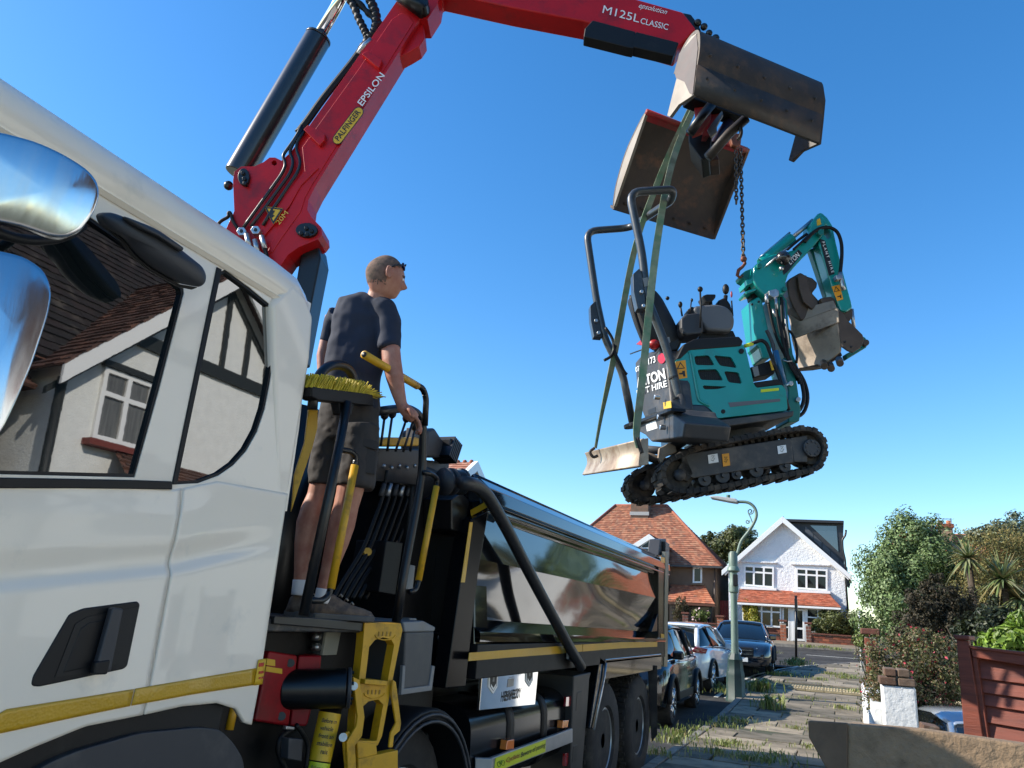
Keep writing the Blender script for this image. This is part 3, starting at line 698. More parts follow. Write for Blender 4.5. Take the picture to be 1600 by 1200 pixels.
for y2, s_ in ((ys, -1), (yr, 1)):
    a = Vector((XH - .35, y2, eL.z)); b = Vector((XH - .35, pkR.y, pkR.z + .05)); 
    q = MB(); q.slab([a, b, b - Vector((0, 0, .34)), a - Vector((0, 0, .3))], (-1, 0, 0), .05); q.build('bargeboard', frame_white, hR)
    q = MB(); q.slab([a + Vector((.3, 0, -.31)), b + Vector((.3, 0, -.36)), b + Vector((.3, 0, -.5)), a + Vector((.3, 0, -.42))], (-1, 0, 0), .06); q.build('timber', timber, hR)
    tiles('roof_tile', a, a + Vector((7.5, 0, 0)), b, b + Vector((7.5, 0, 0)), hR, .2, .2, dark_tile)
    MB().add([a + Vector((0, 0, -.02)), b + Vector((0, 0, -.02)), b + Vector((7.5, 0, -.02)), a + Vector((7.5, 0, -.02))], [(0, 1, 2, 3)]).build('roof', MATS['roof_felt'], hR)
zb = refl(200, 522).z
MB().box((XH - .03, pkR.y, zb), (.07, yr - ys - .7 - (zb - eL.z) / sl_ * 2 + .4, .24)).build('timber', timber, hR)
k = -3
for i in range(-4, 5):
    yy = pkR.y + i * .62; zt = pkR.z - abs(i * .62) * sl_ - .35
    if zt > zb + .15: MB().box((XH - .025, yy, (zt + zb) / 2), (.06, .11, zt - zb)).build('timber', timber, hR)
A, B, C2, D2 = refl(162, 572), refl(243, 602), refl(222, 702), refl(143, 689)
zt = (A.z + B.z) / 2; zl = (C2.z + D2.z) / 2; ya = (A.y + D2.y) / 2; yb = (B.y + C2.y) / 2
window3(Vector((XH, ya, zt)), Vector((XH, yb, zt)), Vector((XH, yb, zl)), Vector((XH, ya, zl)), Vector((-1, 0, 0)), hR, 2, .36, .08, pane=mat('curtained_pane', (.17, .165, .15), .2, vary=.45, vscale=3, aniso=(1, 6, .3)))
MB().box((XH - .08, (ya + yb) / 2, zl - .07), (.2, yb - ya + .25, .1)).build('window_sill', mat('red_tile_sill', (.16, .03, .02), .7), hR)
MB().box((XH - .06, (ya + yb) / 2, zt + .06), (.1, yb - ya + .1, .1)).build('lintel', timber, hR)
pz = refl(165, 700).z; py0 = refl(130, 738).y
a0 = Vector((XH - 1.3, py0 - .2, pz - .75)); a1 = Vector((XH - 1.3, yr + .5, pz - .75)); b0 = Vector((XH, py0 + .5, pz)); b1 = Vector((XH, yr + .3, pz))
MB().add([a0, a1, b1, b0, a0 + Vector((0, 0, -.1)), a1 + Vector((0, 0, -.1))], [(0, 1, 2, 3), (0, 4, 5, 1)]).build('porch_roof', MATS['roof_felt'], hR); tiles('porch_tile', a0, a1, b0, b1, hR, .2, .16, dark_tile)
y1 = refl(265, 570).y
T_ = refl(95, 590); tube('drainpipe', [(XH - .08, T_.y, T_.z), (XH - .08, T_.y, 0)], .07, timber, hR)
mr = [Vector((XH + .5, ys - 9, eL.z + .3)), Vector((XH + .5, pkR.y + 2, eL.z + .3)), Vector((XH + 5.5, pkR.y + 2, eL.z + 7)), Vector((XH + 5.5, ys - 9, eL.z + 7))]
tiles('roof_tile', mr[0], mr[1], mr[3], mr[2], hR, .24, .22, ((.016, .010, .009), (.022, .012, .01), (.012, .009, .008)))  # near-black slope added to keep sky out of the cab window reflection
MB().add([p - Vector((0, 0, .04)) for p in mr], [(0, 1, 2, 3)]).build('roof', MATS['roof_felt'], hR)
# dark grey neighbour to its left
hN = thing('neighbour_house', 'dark roughcast house with a red tile ledge next to the half timbered one', 'house', (XH + .8, ys - 3, 0))
MB().box((XH + 4.3, ys - 3.2, 2.2), (7, 6.2, 5.0)).build('wall', mat('grey_roughcast', (.1, .1, .1), .95, bump=.7, bscale=40, bdist=.02), hN)
MB().box((XH + .7, ys - 3.2, refl(20, 688).z), (.3, 6.2, .2)).build('ledge', mat('red_tile_sill', (.16, .03, .02)), hN)
MB().box((XH + .75, ys - 3.2, refl(20, 690).z / 2), (.1, 6.0, refl(20, 690).z)).build('render_band', render_white, hN)
tiles('roof_tile', (XH + .3, ys - 6.5, 4.75), (XH + .3, ys + .1, 4.75), (XH + 4.3, ys - 6.5, 7.8), (XH + 4.3, ys + .1, 7.8), hN, .24, .22, dark_tile)
MB().add([(XH + .3, ys - 6.5, 4.73), (XH + .3, ys + .1, 4.73), (XH + 4.3, ys + .1, 7.78), (XH + 4.3, ys - 6.5, 7.78), (XH + 8.3, ys + .1, 4.73), (XH + 8.3, ys - 6.5, 4.73)], [(0, 1, 2, 3), (3, 2, 4, 5), (1, 4, 2), (0, 3, 5)]).build('roof', MATS['roof_felt'], hN)
# ================================================================ plants
leafm = leafmat('leaf'); leafdry = leafmat('leaf_matt', .7, .2)
bark = mat('bark', (.09, .065, .045), .9, vary=.4, vscale=12, bump=.6, bscale=30)
def leaves(name, pts, nrm, size, cols, parent, m=None, aspect=2.0, fold=.25, jitter=.35, kind=None):
    """leaf-sized folded blades at pts; all arrays"""
    n = len(pts); r = rng.normal(size=(n, 3)); nn = nrm + r * jitter; nn /= np.linalg.norm(nn, axis=1)[:, None] + 1e-9
    t = np.cross(nn, rng.normal(size=(n, 3))); t /= np.linalg.norm(t, axis=1)[:, None] + 1e-9; s = np.cross(nn, t)
    L = (size * rng.uniform(.6, 1.35, n))[:, None]; W = L / aspect
    p0 = pts - t * L * .5; p3 = pts + t * L * .5; a = pts + s * W * .5 + nn * W * fold; b = pts - s * W * .5 + nn * W * fold
    V = np.stack([p0, a, p3, b], 1).reshape(-1, 3)
    of = ORG.get(parent.name) if parent is not None else None
    if of is not None: V = V - np.array(of)
    me = bpy.data.meshes.new(name); me.vertices.add(4 * n); me.vertices.foreach_set('co', V.ravel())
    me.loops.add(6 * n); base = (np.arange(n) * 4)[:, None]; me.loops.foreach_set('vertex_index', (base + np.array([[0, 1, 2, 0, 2, 3]])).ravel())
    me.polygons.add(2 * n); me.polygons.foreach_set('loop_start', np.arange(2 * n) * 3); me.polygons.foreach_set('loop_total', np.full(2 * n, 3)); me.update()
    c = np.concatenate([cols, np.ones((n, 1))], 1); at = me.color_attributes.new('tone', 'FLOAT_COLOR', 'CORNER')
    at.data.foreach_set('color', np.repeat(c, 6, 0).astype(np.float32).ravel())
    return link(name, me, m or leafm, parent, kind=kind)
def palette(n, pal, spread=.3):
    pal = np.array(pal); c = pal[rng.integers(0, len(pal), n)] * rng.uniform(1 - spread, 1 + spread, (n, 1)); return np.clip(c, .002, 1)
def crownpts(balls, n, lump=.25, shell=.5, nl=26):
    """points in uneven lumps over a set of ellipsoids"""
    vol = np.array([b[3] * b[4] + b[4] * b[5] + b[3] * b[5] for b in balls]); vol = vol / vol.sum(); P = []; Nn = []
    for b, w in zip(balls, vol):
        k = int(n * w); c = np.array(b[:3]); r = np.array(b[3:])
        lc = rng.normal(size=(nl, 3)); lc /= np.linalg.norm(lc, axis=1)[:, None]; lc *= rng.uniform(.62, 1.0, (nl, 1))
        lr = rng.uniform(.6, 1.4, nl) * lump
        i = rng.integers(0, nl, k); d = rng.normal(size=(k, 3)); d /= np.linalg.norm(d, axis=1)[:, None]
        q = lc[i] + d * (lr[i] * rng.uniform(.35, 1.05, k) ** .6)[:, None]
        P.append(c + q * r); o = d * .8 + q * .5; Nn.append(o / (np.linalg.norm(o, axis=1)[:, None] + 1e-9))
        k2 = int(k * .45); q = rng.normal(size=(k2, 3)); q /= np.linalg.norm(q, axis=1)[:, None]; q2 = q * rng.uniform(.3, .9, (k2, 1)); P.append(c + q2 * r); Nn.append(q)
    return np.concatenate(P), np.concatenate(Nn)
def branches(parent, base, balls, n=14, r=.05):
    mb = MB(); base = Vector(base)
    mid = base + Vector((0, 0, (balls[0][2] - base.z) * .45)); mb.tube([base, base.lerp(mid, .5) + Vector((.03, .02, 0)), mid], [r * 1.5, r * 1.2, r], 8)
    for i in range(n):
        b = random.choice(balls); e = Vector((b[0] + random.uniform(-.8, .8) * b[3], b[1] + random.uniform(-.8, .8) * b[4], b[2] + random.uniform(-.5, .9) * b[5]))
        s_ = base.lerp(mid, random.uniform(.4, 1)); m_ = s_.lerp(e, .5) + Vector((random.uniform(-.1, .1), random.uniform(-.1, .1), .12)) * b[5]
        mb.tube([s_, m_, e], [r * .7, r * .45, r * .15], 6)
    return mb.build('trunk', bark, parent, True)
def plant(name, label, cat, Y, blobs, n, size, pal, base=None, group=None, m=None, lump=.28, aspect=2.0, spread=.3, extra=None, trunk=True, jitter=.35, depth=.8):
    """blobs: (px, py, rx, ry[, dY]) seen at distance Y"""
    sc = FPX / Y * 1.0; balls = []
    for b in blobs:
        y = Y + (b[4] if len(b) > 4 else 0); c = U(b[0], b[1], PY(y)); rx = b[2] / FPX * y; rz = b[3] / FPX * y; balls.append((c.x, c.y, c.z, rx, rx * depth, rz))
    bx = balls[0][0]; gz = g(Y) if base is None else base
    t = thing(name, label, cat, (bx, Y, gz), group=group)
    P, N = crownpts(balls, n, lump); ok = P[:, 2] > gz; P = P[ok]; N = N[ok]
    if trunk: branches(t, (bx, Y, gz), balls, r=max(.02, balls[0][3] * .06))
    leaves('crown', P, N, size, palette(len(P), pal, spread), t, m, aspect, jitter=jitter)
    if extra:
        k, sz, pl_, zs = extra; i = rng.integers(0, len(P), k); leaves('blossom', P[i] + N[i] * size, N[i], sz, palette(k, pl_, .2), t, m, 1.3, jitter=.6)
    return t, balls
plant('pittosporum', 'big dense grey green evergreen shrub right of the white house', 'shrub', 17,
      [(1415, 900, 62, 80), (1446, 935, 68, 70, .5), (1396, 945, 54, 62, -.3), (1428, 848, 38, 42), (1502, 925, 46, 55, 1), (1466, 880, 42, 48, .6), (1388, 900, 30, 50)], 42000, .066,
      [(.13, .20, .06), (.19, .265, .10), (.10, .155, .045), (.24, .31, .145), (.06, .10, .028)], group=None, m=leafdry)
plant('conifer', 'dark bronze green conifer below the big grey green shrub', 'conifer', 13,
      [(1462, 960, 40, 45), (1440, 975, 34, 38, -.2), (1488, 965, 38, 46, .3), (1465, 930, 20, 28), (1515, 985, 36, 42, .6), (1545, 990, 34, 44, 1)], 20000, .036,
      [(.035, .032, .014), (.06, .048, .02), (.028, .026, .012), (.05, .035, .016)], m=leafdry, lump=.2, aspect=1.6)
plant('fuchsia_bush', 'loose fuchsia bush with red flowers spilling behind the white pillar', 'bush', 10.6,
      [(1415, 1045, 55, 42), (1455, 1040, 45, 46, .3), (1375, 1060, 34, 44, -.2), (1470, 1075, 40, 40, .2), (1400, 1085, 48, 42), (1440, 1010, 34, 26, .4)], 14000, .036,
      [(.10, .12, .035), (.15, .15, .05), (.17, .10, .045), (.07, .09, .025), (.20, .17, .09)], extra=(420, .036, [(.45, .03, .06), (.35, .02, .04), (.5, .12, .14)], 1), m=leafm, lump=.24)
plant('olive_shrub', 'tall olive brown shrub at the far right behind the spiky palm', 'shrub', 16.5,
      [(1560, 880, 44, 46), (1590, 900, 44, 56, .4), (1525, 905, 34, 44, -.2), (1570, 935, 46, 46), (1610, 870, 40, 44, .6), (1540, 945, 40, 40, -1.5), (1585, 955, 44, 40, -1.6)], 22000, .045,
      [(.19, .175, .05), (.25, .21, .065), (.13, .13, .04), (.2, .15, .05)], m=leafdry)
plant('grey_shrub', 'wispy grey green shrub at the top right, above the olive brown one', 'shrub', 21,
      [(1560, 838, 34, 16), (1590, 828, 32, 20, .4), (1535, 842, 22, 14)], 3600, .09, [(.13, .16, .09), (.18, .21, .13), (.09, .11, .06)])
plant('laurel_bush', 'bright lime green leafy bush rising behind the red fence', 'bush', 8.6,
      [(1575, 1003, 28, 24), (1600, 1000, 30, 30, .2), (1550, 1015, 16, 14)], 1700, .085, [(.17, .27, .03), (.23, .34, .05), (.12, .2, .02)], base=-.1, aspect=2.2)
plant('dark_shrub', 'dark shrub standing between the bronze conifer and the red fence', 'shrub', 12,
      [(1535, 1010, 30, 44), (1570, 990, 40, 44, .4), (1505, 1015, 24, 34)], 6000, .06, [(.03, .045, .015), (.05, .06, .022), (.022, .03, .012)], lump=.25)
plant('round_hedge', 'rounded dark green hedge on the brick wall of the white house', 'hedge', 41.6,
      [(1308, 973, 30, 17), (1292, 981, 22, 13, -.2), (1330, 977, 22, 17, .2)], 7000, .1, [(.08, .10, .022), (.11, .13, .03), (.05, .065, .015), (.14, .15, .04)])
plant('yellow_shrub', 'slim yellow green shrub nearest the lamp post in the white house garden', 'shrub', 41.7, [(1166, 950, 6, 11), (1167, 964, 6, 12)], 1100, .1, [(.36, .30, .03), (.28, .26, .03), (.42, .33, .05)])
plant('yellow_shrub', 'bushier yellow green shrub just above the dark saloon car bonnet', 'shrub', 41.6, [(1177, 955, 7, 14), (1178, 970, 8, 12)], 1400, .1, [(.38, .36, .035), (.30, .30, .03), (.44, .38, .05)])
plant('garden_tree', 'round dark green tree between the two houses', 'tree', 62, [(1145, 850, 34, 26), (1128, 858, 26, 26, .5), (1165, 855, 28, 24, -.4), (1150, 838, 26, 16), (1108, 845, 12, 14)], 9000, .22, [(.07, .085, .022), (.10, .115, .03), (.045, .055, .015), (.13, .14, .04)])
plant('bay_plant', 'leafy plant in flower on the low wall of the brown house', 'plant', 42.2, [(1097, 962, 13, 9), (1088, 958, 5, 6)], 900, .11, [(.12, .16, .03), (.18, .22, .05)], extra=(25, .14, [(.7, .5, .55)], 1))
plant('climber', 'brownish climbing plant beside the trellis of the brown house', 'plant', 42.4, [(1064, 946, 9, 14), (1059, 960, 7, 12)], 700, .1, [(.09, .06, .03), (.13, .1, .04), (.07, .08, .03)])
plant('privet', 'pale green leafy shrub by the thin white pole at the corner', 'shrub', 19, [(1352, 985, 14, 22), (1345, 1000, 12, 14), (1365, 992, 12, 16)], 1400, .06, [(.16, .22, .05), (.12, .16, .04), (.2, .24, .07)])
# palm-like cordyline: sword leaves from two heads
def cordyline(Y, heads, label):
    c0 = U(*heads[0][:2], PY(Y)); t = thing('cordyline', label, 'palm', (c0.x, Y, g(Y)))
    lm = leafmat('sword_leaf', .4, .15)
    for hx, hy, rad, n in heads:
        c = U(hx, hy, PY(Y)); r_ = rad / FPX * Y; V = []; F = []; C = []
        tube('trunk', [(c.x + .1, Y + .05, g(Y)), (c.x + .04, Y, (g(Y) + c.z) / 2), tuple(c)], .05, bark, t)
        for i in range(n):
            az = random.uniform(0, 2 * math.pi); el_ = math.asin(random.uniform(-.55, 1)); d = Vector((math.cos(az) * math.cos(el_), math.sin(az) * math.cos(el_), math.sin(el_)))
            L = r_ * random.uniform(.8, 1.25); w = .022 * random.uniform(.8, 1.2); sd = d.cross(Vector((0, 0, 1))).normalized() * w; q = len(V); droop = random.uniform(.1, .45) * (1.1 - el_ / 2)
            for k in range(5):
                s_ = k / 4; p = c + d * L * s_ + Vector((0, 0, -droop * L * s_ * s_)); ww = 1 - .92 * s_ ** 1.5; V += [p + sd * ww, p - sd * ww]
            F += [(q + 2 * k, q + 2 * k + 1, q + 2 * k + 3, q + 2 * k + 2) for k in range(4)]
            col = random.choice([(.17, .22, .08), (.24, .27, .12), (.12, .16, .05), (.30, .30, .16), (.22, .17, .07)]); C += [(*col, 1)] * 16
        o = mesh('crown', V, F, lm, t); tone_attr(o.data, C)
cordyline(14.5, [(1567, 905, 42, 170), (1512, 872, 32, 110), (1592, 935, 36, 110)], 'spiky cordyline palm with sword leaves at the right edge')
# weeds and grass in the joints of the paving
def weeds():
    B = []; spots = []
    for (px, py, n, h) in [(1190, 1095, 160, .3), (1172, 1090, 90, .22), (1205, 1115, 130, .3), (1125, 1090, 110, .18), (1135, 1095, 80, .14), (1120, 1135, 160, .1), (1135, 1128, 120, .1), (1060, 1150, 120, .13), (1048, 1160, 110, .14), (1130, 1165, 150, .09), (1150, 1163, 120, .08),
        (1170, 1188, 150, .09), (1200, 1190, 160, .1), (1215, 1182, 90, .09), (1120, 1178, 110, .1), (1210, 1055, 160, .14), (1230, 1055, 120, .14), (1320, 1055, 160, .08), (1330, 1060, 120, .09), (1245, 1038, 140, .26), (1238, 1040, 120, .22), (1252, 1040, 90, .2), (1300, 1080, 120, .1), (1320, 1085, 120, .12), (1315, 1118, 120, .1), (1335, 1100, 110, .1), (1205, 1020, 90, .12), (1265, 1012, 140, .16), (1285, 1012, 140, .13), (1310, 1016, 120, .15), (1195, 1065, 90, .12), (1160, 1130, 120, .1), (1260, 1105, 90, .08), (1245, 1140, 90, .07), (1278, 1062, 120, .1), (1265, 1170, 90, .08), (1090, 1140, 80, .08), (1025, 1180, 80, .12)]:
        c = U(px, py, PZ(0)) if py > 1075 else None
        if c is None:
            lo, hi = 14, 60
            for _ in range(40):
                m_ = (lo + hi) / 2; q = U(px, py, PY(m_))
                if q.z > g(m_): lo = m_
                else: hi = m_
            c = U(px, py, PY(lo)); c.z = g(lo)
        spots.append((c, n, h))
    V = []; F = []; C = []
    pal = [(.16, .21, .04), (.21, .26, .06), (.27, .29, .09), (.13, .16, .035), (.32, .27, .12)]
    def blade(p, h):
        az = random.uniform(0, 6.28); d = Vector((math.cos(az), math.sin(az), 0)); l = random.uniform(.2, .8) * h; w = h * random.uniform(.03, .08) + .002; s_ = Vector((-d.y, d.x, 0)) * w; q = len(V); b = Vector((p.x, p.y, g(p.y)))
        V.extend([b - s_ * .6, b + s_ * .6, b + d * l * .4 + Vector((0, 0, h * .65)) + s_, b + d * l * .4 + Vector((0, 0, h * .65)) - s_, b + d * l + Vector((0, 0, h * random.uniform(.7, 1)))])
        F.extend([(q, q + 1, q + 2, q + 3), (q + 3, q + 2, q + 4)]); c = Vector(random.choice(pal)) * random.uniform(.7, 1.3); C.extend([(*c, 1)] * 7)
    for c, n, h in spots:
        for i in range(int(n * 1.1)):
            a = random.uniform(0, 6.28); rr = abs(random.gauss(0, .17 if h < .2 else .13)); blade(c + Vector((math.cos(a) * rr * 1.5, math.sin(a) * rr, 0)), h * random.uniform(.35, 1.1))
    for (x, y, sx) in slabs:            # thin growth along the joints
        if random.random() < .5:
            e = random.random()
            for i in range(random.randrange(4, 26)):
                q = Vector((x + random.uniform(-.45, .45), y + .3 + random.gauss(0, .012), 0)) if e < .6 else Vector((x + .45 + random.gauss(0, .012), y + random.uniform(-.3, .3), 0)); blade(q, random.uniform(.015, .06))
    o = mesh('weeds', V, F, leafm); tone_attr(o.data, C); tag(o, 'weeds and grass growing in the joints of the paving', 'weeds', kind='stuff')
weeds()
# ================================================================ street furniture
lamp_green = mat('lamp_green', (.16, .22, .17), .45, vary=.2, vscale=4, dirt=.4, dcol=(.09, .1, .075), dscale=5, bump=.05)
lamp_dark = mat('lamp_green_base', (.02, .05, .042), .5, vary=.25, vscale=6, dirt=.4, dcol=(.04, .05, .04), dscale=5, bump=.1, bscale=20)
YL = 18.2; PL = PY(YL); lb = U(1150, 1098, PL)
sl_ = thing('street_lamp', 'green swan neck street lamp with scrollwork on a flared base', 'street lamp', (lb.x, YL, 0))
def lathe(name, prof, c, m, parent, n=20, **k):
    rings = [[Vector((c[0] + r_ * math.cos(2 * math.pi * i / n), c[1] + r_ * math.sin(2 * math.pi * i / n), c[2] + z)) for i in range(n)] for r_, z in prof]
    o = loft(name, rings, m, parent, True, **k); smooth_angle(o, 35); return o
zt = U(1152, 873, PL).z; zc = U(1152, 895, PL).z
lathe('base', [(.215, 0), (.215, .08), (.2, .1), (.195, .55), (.185, .62), (.172, .66), (.155, .86), (.165, .88), (.14, .93), (.1, 1.0), (.09, 1.04)], (lb.x, YL, 0), lamp_dark, sl_, 8)
zb_ = U(1150, 1040, PL).z
lathe('post', [(.095, 1.0), (.08, 1.12), (.07, zc - .3), (.066, zc)], (lb.x, YL, 0), lamp_green, sl_)
lathe('collar', [(.075, zc - .45), (.105, zc - .42), (.105, zc - .25), (.085, zc - .2), (.08, zc), (.14, zc + .04), (.13, zc + .1), (.1, zc + .14), (.1, zt + .1), (.06, zt + .16)], (lb.x, YL, 0), lamp_green, sl_)
px = lambda L: [U(x, y, PL) for x, y in L]
neck = smoothpath([Vector((lb.x, YL, zt))] + px([(1152, 865), (1158, 846), (1170, 830), (1179, 815), (1182, 803), (1178, 792), (1168, 785), (1153, 784)]), 5)
tube('swan_neck', neck, .034, lamp_green, sl_)
def spiral(c, r0, turns, ph, sgn=1, n=26): return [U(c[0] + (r0 * (1 - .75 * i / n)) * math.cos(ph + sgn * turns * 6.283 * i / n), c[1] + (r0 * (1 - .75 * i / n)) * math.sin(ph + sgn * turns * 6.283 * i / n), PL) for i in range(n)]
tube('scroll', spiral((1172.5, 799), 5, 1.4, -.4), .012, lamp_green, sl_, 6); tube('scroll', spiral((1168, 815), 3.6, 1.3, -.6), .011, lamp_green, sl_, 6)
T('scroll_stem', [(1169, 801), (1174, 812), (1176, 822), (1171, 830)], PL, .012, lamp_green, sl_, 6, curve=5)
head = [U(x, y, PL) for x, y in [(1109, 776.5), (1122, 776), (1150, 780), (1154, 783), (1153, 787), (1140, 785), (1112, 779.5)]]
v, f = slab_geo([p + Vector((0, -.13, 0)) for p in head], Vector((0, -1, 0)), .26); fixn(mesh('lantern', v, f, mat('lantern_grey', (.42, .42, .4), .5, vary=.15), sl_, bevel=.03))
MB().cyl(U(1138, 779, PL), U(1138, 773.5, PL), .045, 10).build('photocell', mat('photocell_green', (.04, .1, .07), .4), sl_, True)
MB().box(tuple(U(1150, 907, PL) + Vector((0, -.1, 0))), (.1, .1, .25)).build('bracket', black_plastic, sl_, bevel=.01)
# black signpost seen edge on, thin white pole
YS_ = 29.5; p = U(1244, 1036, PY(YS_)); tp = U(1243.5, 932, PY(YS_))
sp = thing('sign_post', 'thin black signpost on the pavement in front of the white front door', 'signpost', (p.x, YS_, g(YS_)))
tube('post', [(p.x, YS_, g(YS_) - .1), (tp.x, YS_, tp.z)], .042, black_paint, sp)
MB().box((tp.x, YS_ - .1, tp.z - .3), (.09, .3, .42)).build('sign_plate', black_paint, sp, bevel=.01)
MB().cyl((tp.x, YS_, tp.z), (tp.x, YS_, tp.z + .03), .05, 12).build('cap', black_paint, sp)
YQ = 27.0; p = U(1345, 1020, PY(YQ)); tp = U(1342, 957, PY(YQ))
wp = thing('white_pole', 'thin white pole by the brick pier at the garden corner', 'pole', (p.x, YQ, g(YQ)))
tube('post', [(p.x, YQ, g(YQ) - .1), (tp.x, YQ, tp.z)], .035, frame_white, wp); lathe('cap', [(.04, 0), (.05, .02), (.04, .05), (.0, .06)], (tp.x, YQ, tp.z), frame_white, wp, 10)
# garden walls on the right
pier(1350, 1370, 990, 15.0, 'tall brick pier half hidden by the fuchsia bush')
YP = 9.0; PPl = PY(YP)
wpil = thing('gate_pillar', 'white rendered gate pillar capped with two courses of old brick', 'pillar', (U(1405, 1100, PPl).x, YP, 0))
a = U(1378, 1070, PPl); b = U(1431, 1076, PPl)
white_wall = mat('old_white_render', (.74, .75, .74), .85, vary=.1, vscale=3, bump=.55, bscale=14, bdist=.025, dirt=.2, dcol=(.45, .44, .4), dscale=6)
MB().box(((a.x + b.x) / 2, YP + .22, a.z / 2 - .2), (b.x - a.x, .44, a.z + .4)).build('shaft', white_wall, wpil, bevel=.02)
w = b.x - a.x
old_brick = [mat('old_brick', (.15, .085, .055), .9, vary=.5, vscale=14, bump=.5, bscale=50, dirt=.4, dcol=(.2, .17, .13), dscale=12), mat('old_brick_grey', (.19, .13, .09), .9, vary=.5, vscale=14, bump=.5, bscale=50, dirt=.4, dcol=(.24, .2, .16), dscale=12)]
for r_, (n, ww) in enumerate([(2, w + .03), (2, w - .06)]):
    for i in range(n):
        for j in range(2):
            MB().box((a.x - .0 + (w - ww) / 2 + (i + .5 + (.12 if r_ else -.06) * (1 if i == 0 else .9)) * ww / n - (.02 if r_ else 0), YP + .08 + j * .2, a.z + .04 + r_ * .085), (ww / n - .012, .19, .075), Matrix.Rotation(random.uniform(-.04, .04), 3, 'Z')).build('brick', random.choice(old_brick), wpil, bevel=.012)
MB().box(((a.x + b.x) / 2, YP + .22, a.z + .08), (w - .1, .32, .14)).build('mortar_bed', mortar, wpil)
lw = thing('garden_wall', 'white rendered low wall running back from the gate pillar', 'wall', (a.x - .05, YP + 2.2, 0))
MB().box((a.x + .02, YP + 2.9, .32), (.2, 4.9, 1.0)).build('wall', white_wall, lw, bevel=.015)
YK = 5.55; PK = PY(YK)
bw = thing('brick_stack', 'short run of weathered red bricks between the white pillar and the red fence', 'brick wall', (U(1455, 1140, PK).x, YK, 0))
a = U(1411, 1147, PK); b = U(1506, 1150, PK)
MB().box(((a.x + b.x) / 2 + .05, YK + .16, a.z / 2 - .27), (b.x - a.x + .1, .2, a.z + .4)).build('core', mortar, bw)
for r_, (s0, s1) in enumerate([(0, 1.05), (.0, .92), (.31, .62)]):
    L = (b.x - a.x); x = a.x + s0 * L
    while x < a.x + s1 * L - .02:
        bl = min(.155, a.x + s1 * L - x); MB().box((x + bl / 2, YK + .06, a.z - .05 + r_ * .052 - (x - a.x) * .12), (bl - .01, .2, .045), Matrix.Rotation(.1, 3, 'Y') @ Matrix.Rotation(random.uniform(-.03, .03), 3, 'Z')).build('brick', random.choice(old_brick + brick_red[:1]), bw, bevel=.006); x += bl
# red-brown fence
fence_red = mat('fence_red', (.2, .043, .02), .6, vary=.35, vscale=3, bump=.35, bscale=14, bdist=.006, aniso=(1, 1, 8), dirt=.25, dcol=(.09, .02, .014))
YF_ = 5.7
FN = Vector((-.42, -1, 0)).normalized(); pF = U(1505, 1060, PY(YF_)); PFN = (pF, FN)
fe = thing('fence_panel', 'dark red timber fence panel with overlapping boards and capped post', 'fence', (pF.x, pF.y, -.3))
S('post', [(1494, 999), (1513, 1001), (1537, 1160), (1507, 1156)], off(PFN, .04), .05, fence_red, fe, bevel=.006)
S('post_cap', [(1488, 991.5), (1513.5, 993), (1514.5, 1000.5), (1491, 999)], off(PFN, .06), .13, fence_red, fe, bevel=.008)
S('edge_post', [(1517, 1012), (1524, 1013), (1546, 1160), (1535, 1158)], off(PFN, .02), .07, fence_red, fe, bevel=.005)
S('top_rail', [(1516, 1011), (1660, 1030), (1660, 1050), (1519, 1027)], off(PFN, .035), .05, fence_red, fe, bevel=.006)
S('capping', [(1514, 1008.5), (1660, 1026), (1660, 1031), (1515, 1013)], off(PFN, .05), .09, fence_red, fe, bevel=.004)
ys_ = [1027, 1056, 1078, 1098, 1125, 1152, 1180]
for i in range(6):
    y0, y1 = ys_[i], ys_[i + 1] + 3; s0 = .115 + i * .008
    A = U(1524 + i * 3.6, y0 - 1, off(PFN, -.028)); B = U(1664, y0 + 142 * s0, off(PFN, -.028)); C_ = U(1664, y1 + 142 * (s0 + .008), off(PFN, .0)); D = U(1528 + i * 3.6, y1 + .5, off(PFN, .0))
    n = (B - A).cross(D - A).normalized(); n = n if n.dot(EYE - A) > 0 else -n
    v, f = slab_geo([A, B, C_, D], n, .014); fixn(mesh('board', v, f, fence_red, fe, bevel=.003))
# rough brown sheet in the right foreground
render_brown = mat('rough_brown_render', (.30, .205, .12), .92, col2=(.22, .15, .09), vscale=5, bump=.9, bscale=22, bdist=.02, dirt=.45, dcol=(.13, .09, .055), dscale=9)
board_brown = mat('weathered_board', (.17, .11, .065), .85, vary=.35, vscale=4, bump=.35, bscale=30, bdist=.004, dirt=.4, dcol=(.08, .055, .035), dscale=6)
YW = 3.35; PWn = (U(1322, 1150, PY(YW)), Vector((-.10, -1, .05)).normalized())
fw = thing('low_wall', 'rough brown rendered low wall in the right foreground', 'wall', (PWn[0].x + .5, YW, 0))
S('wall', [(1322, 1130), (1440, 1140), (1608, 1164), (1700, 1180), (1700, 1330), (1322, 1330)], PWn, .16, render_brown, fw, bevel=.01)
S('end_board', [(1262.5, 1126), (1324, 1130), (1324, 1259), (1263.5, 1152)], off(PWn, .02), .05, board_brown, fw, bevel=.005)
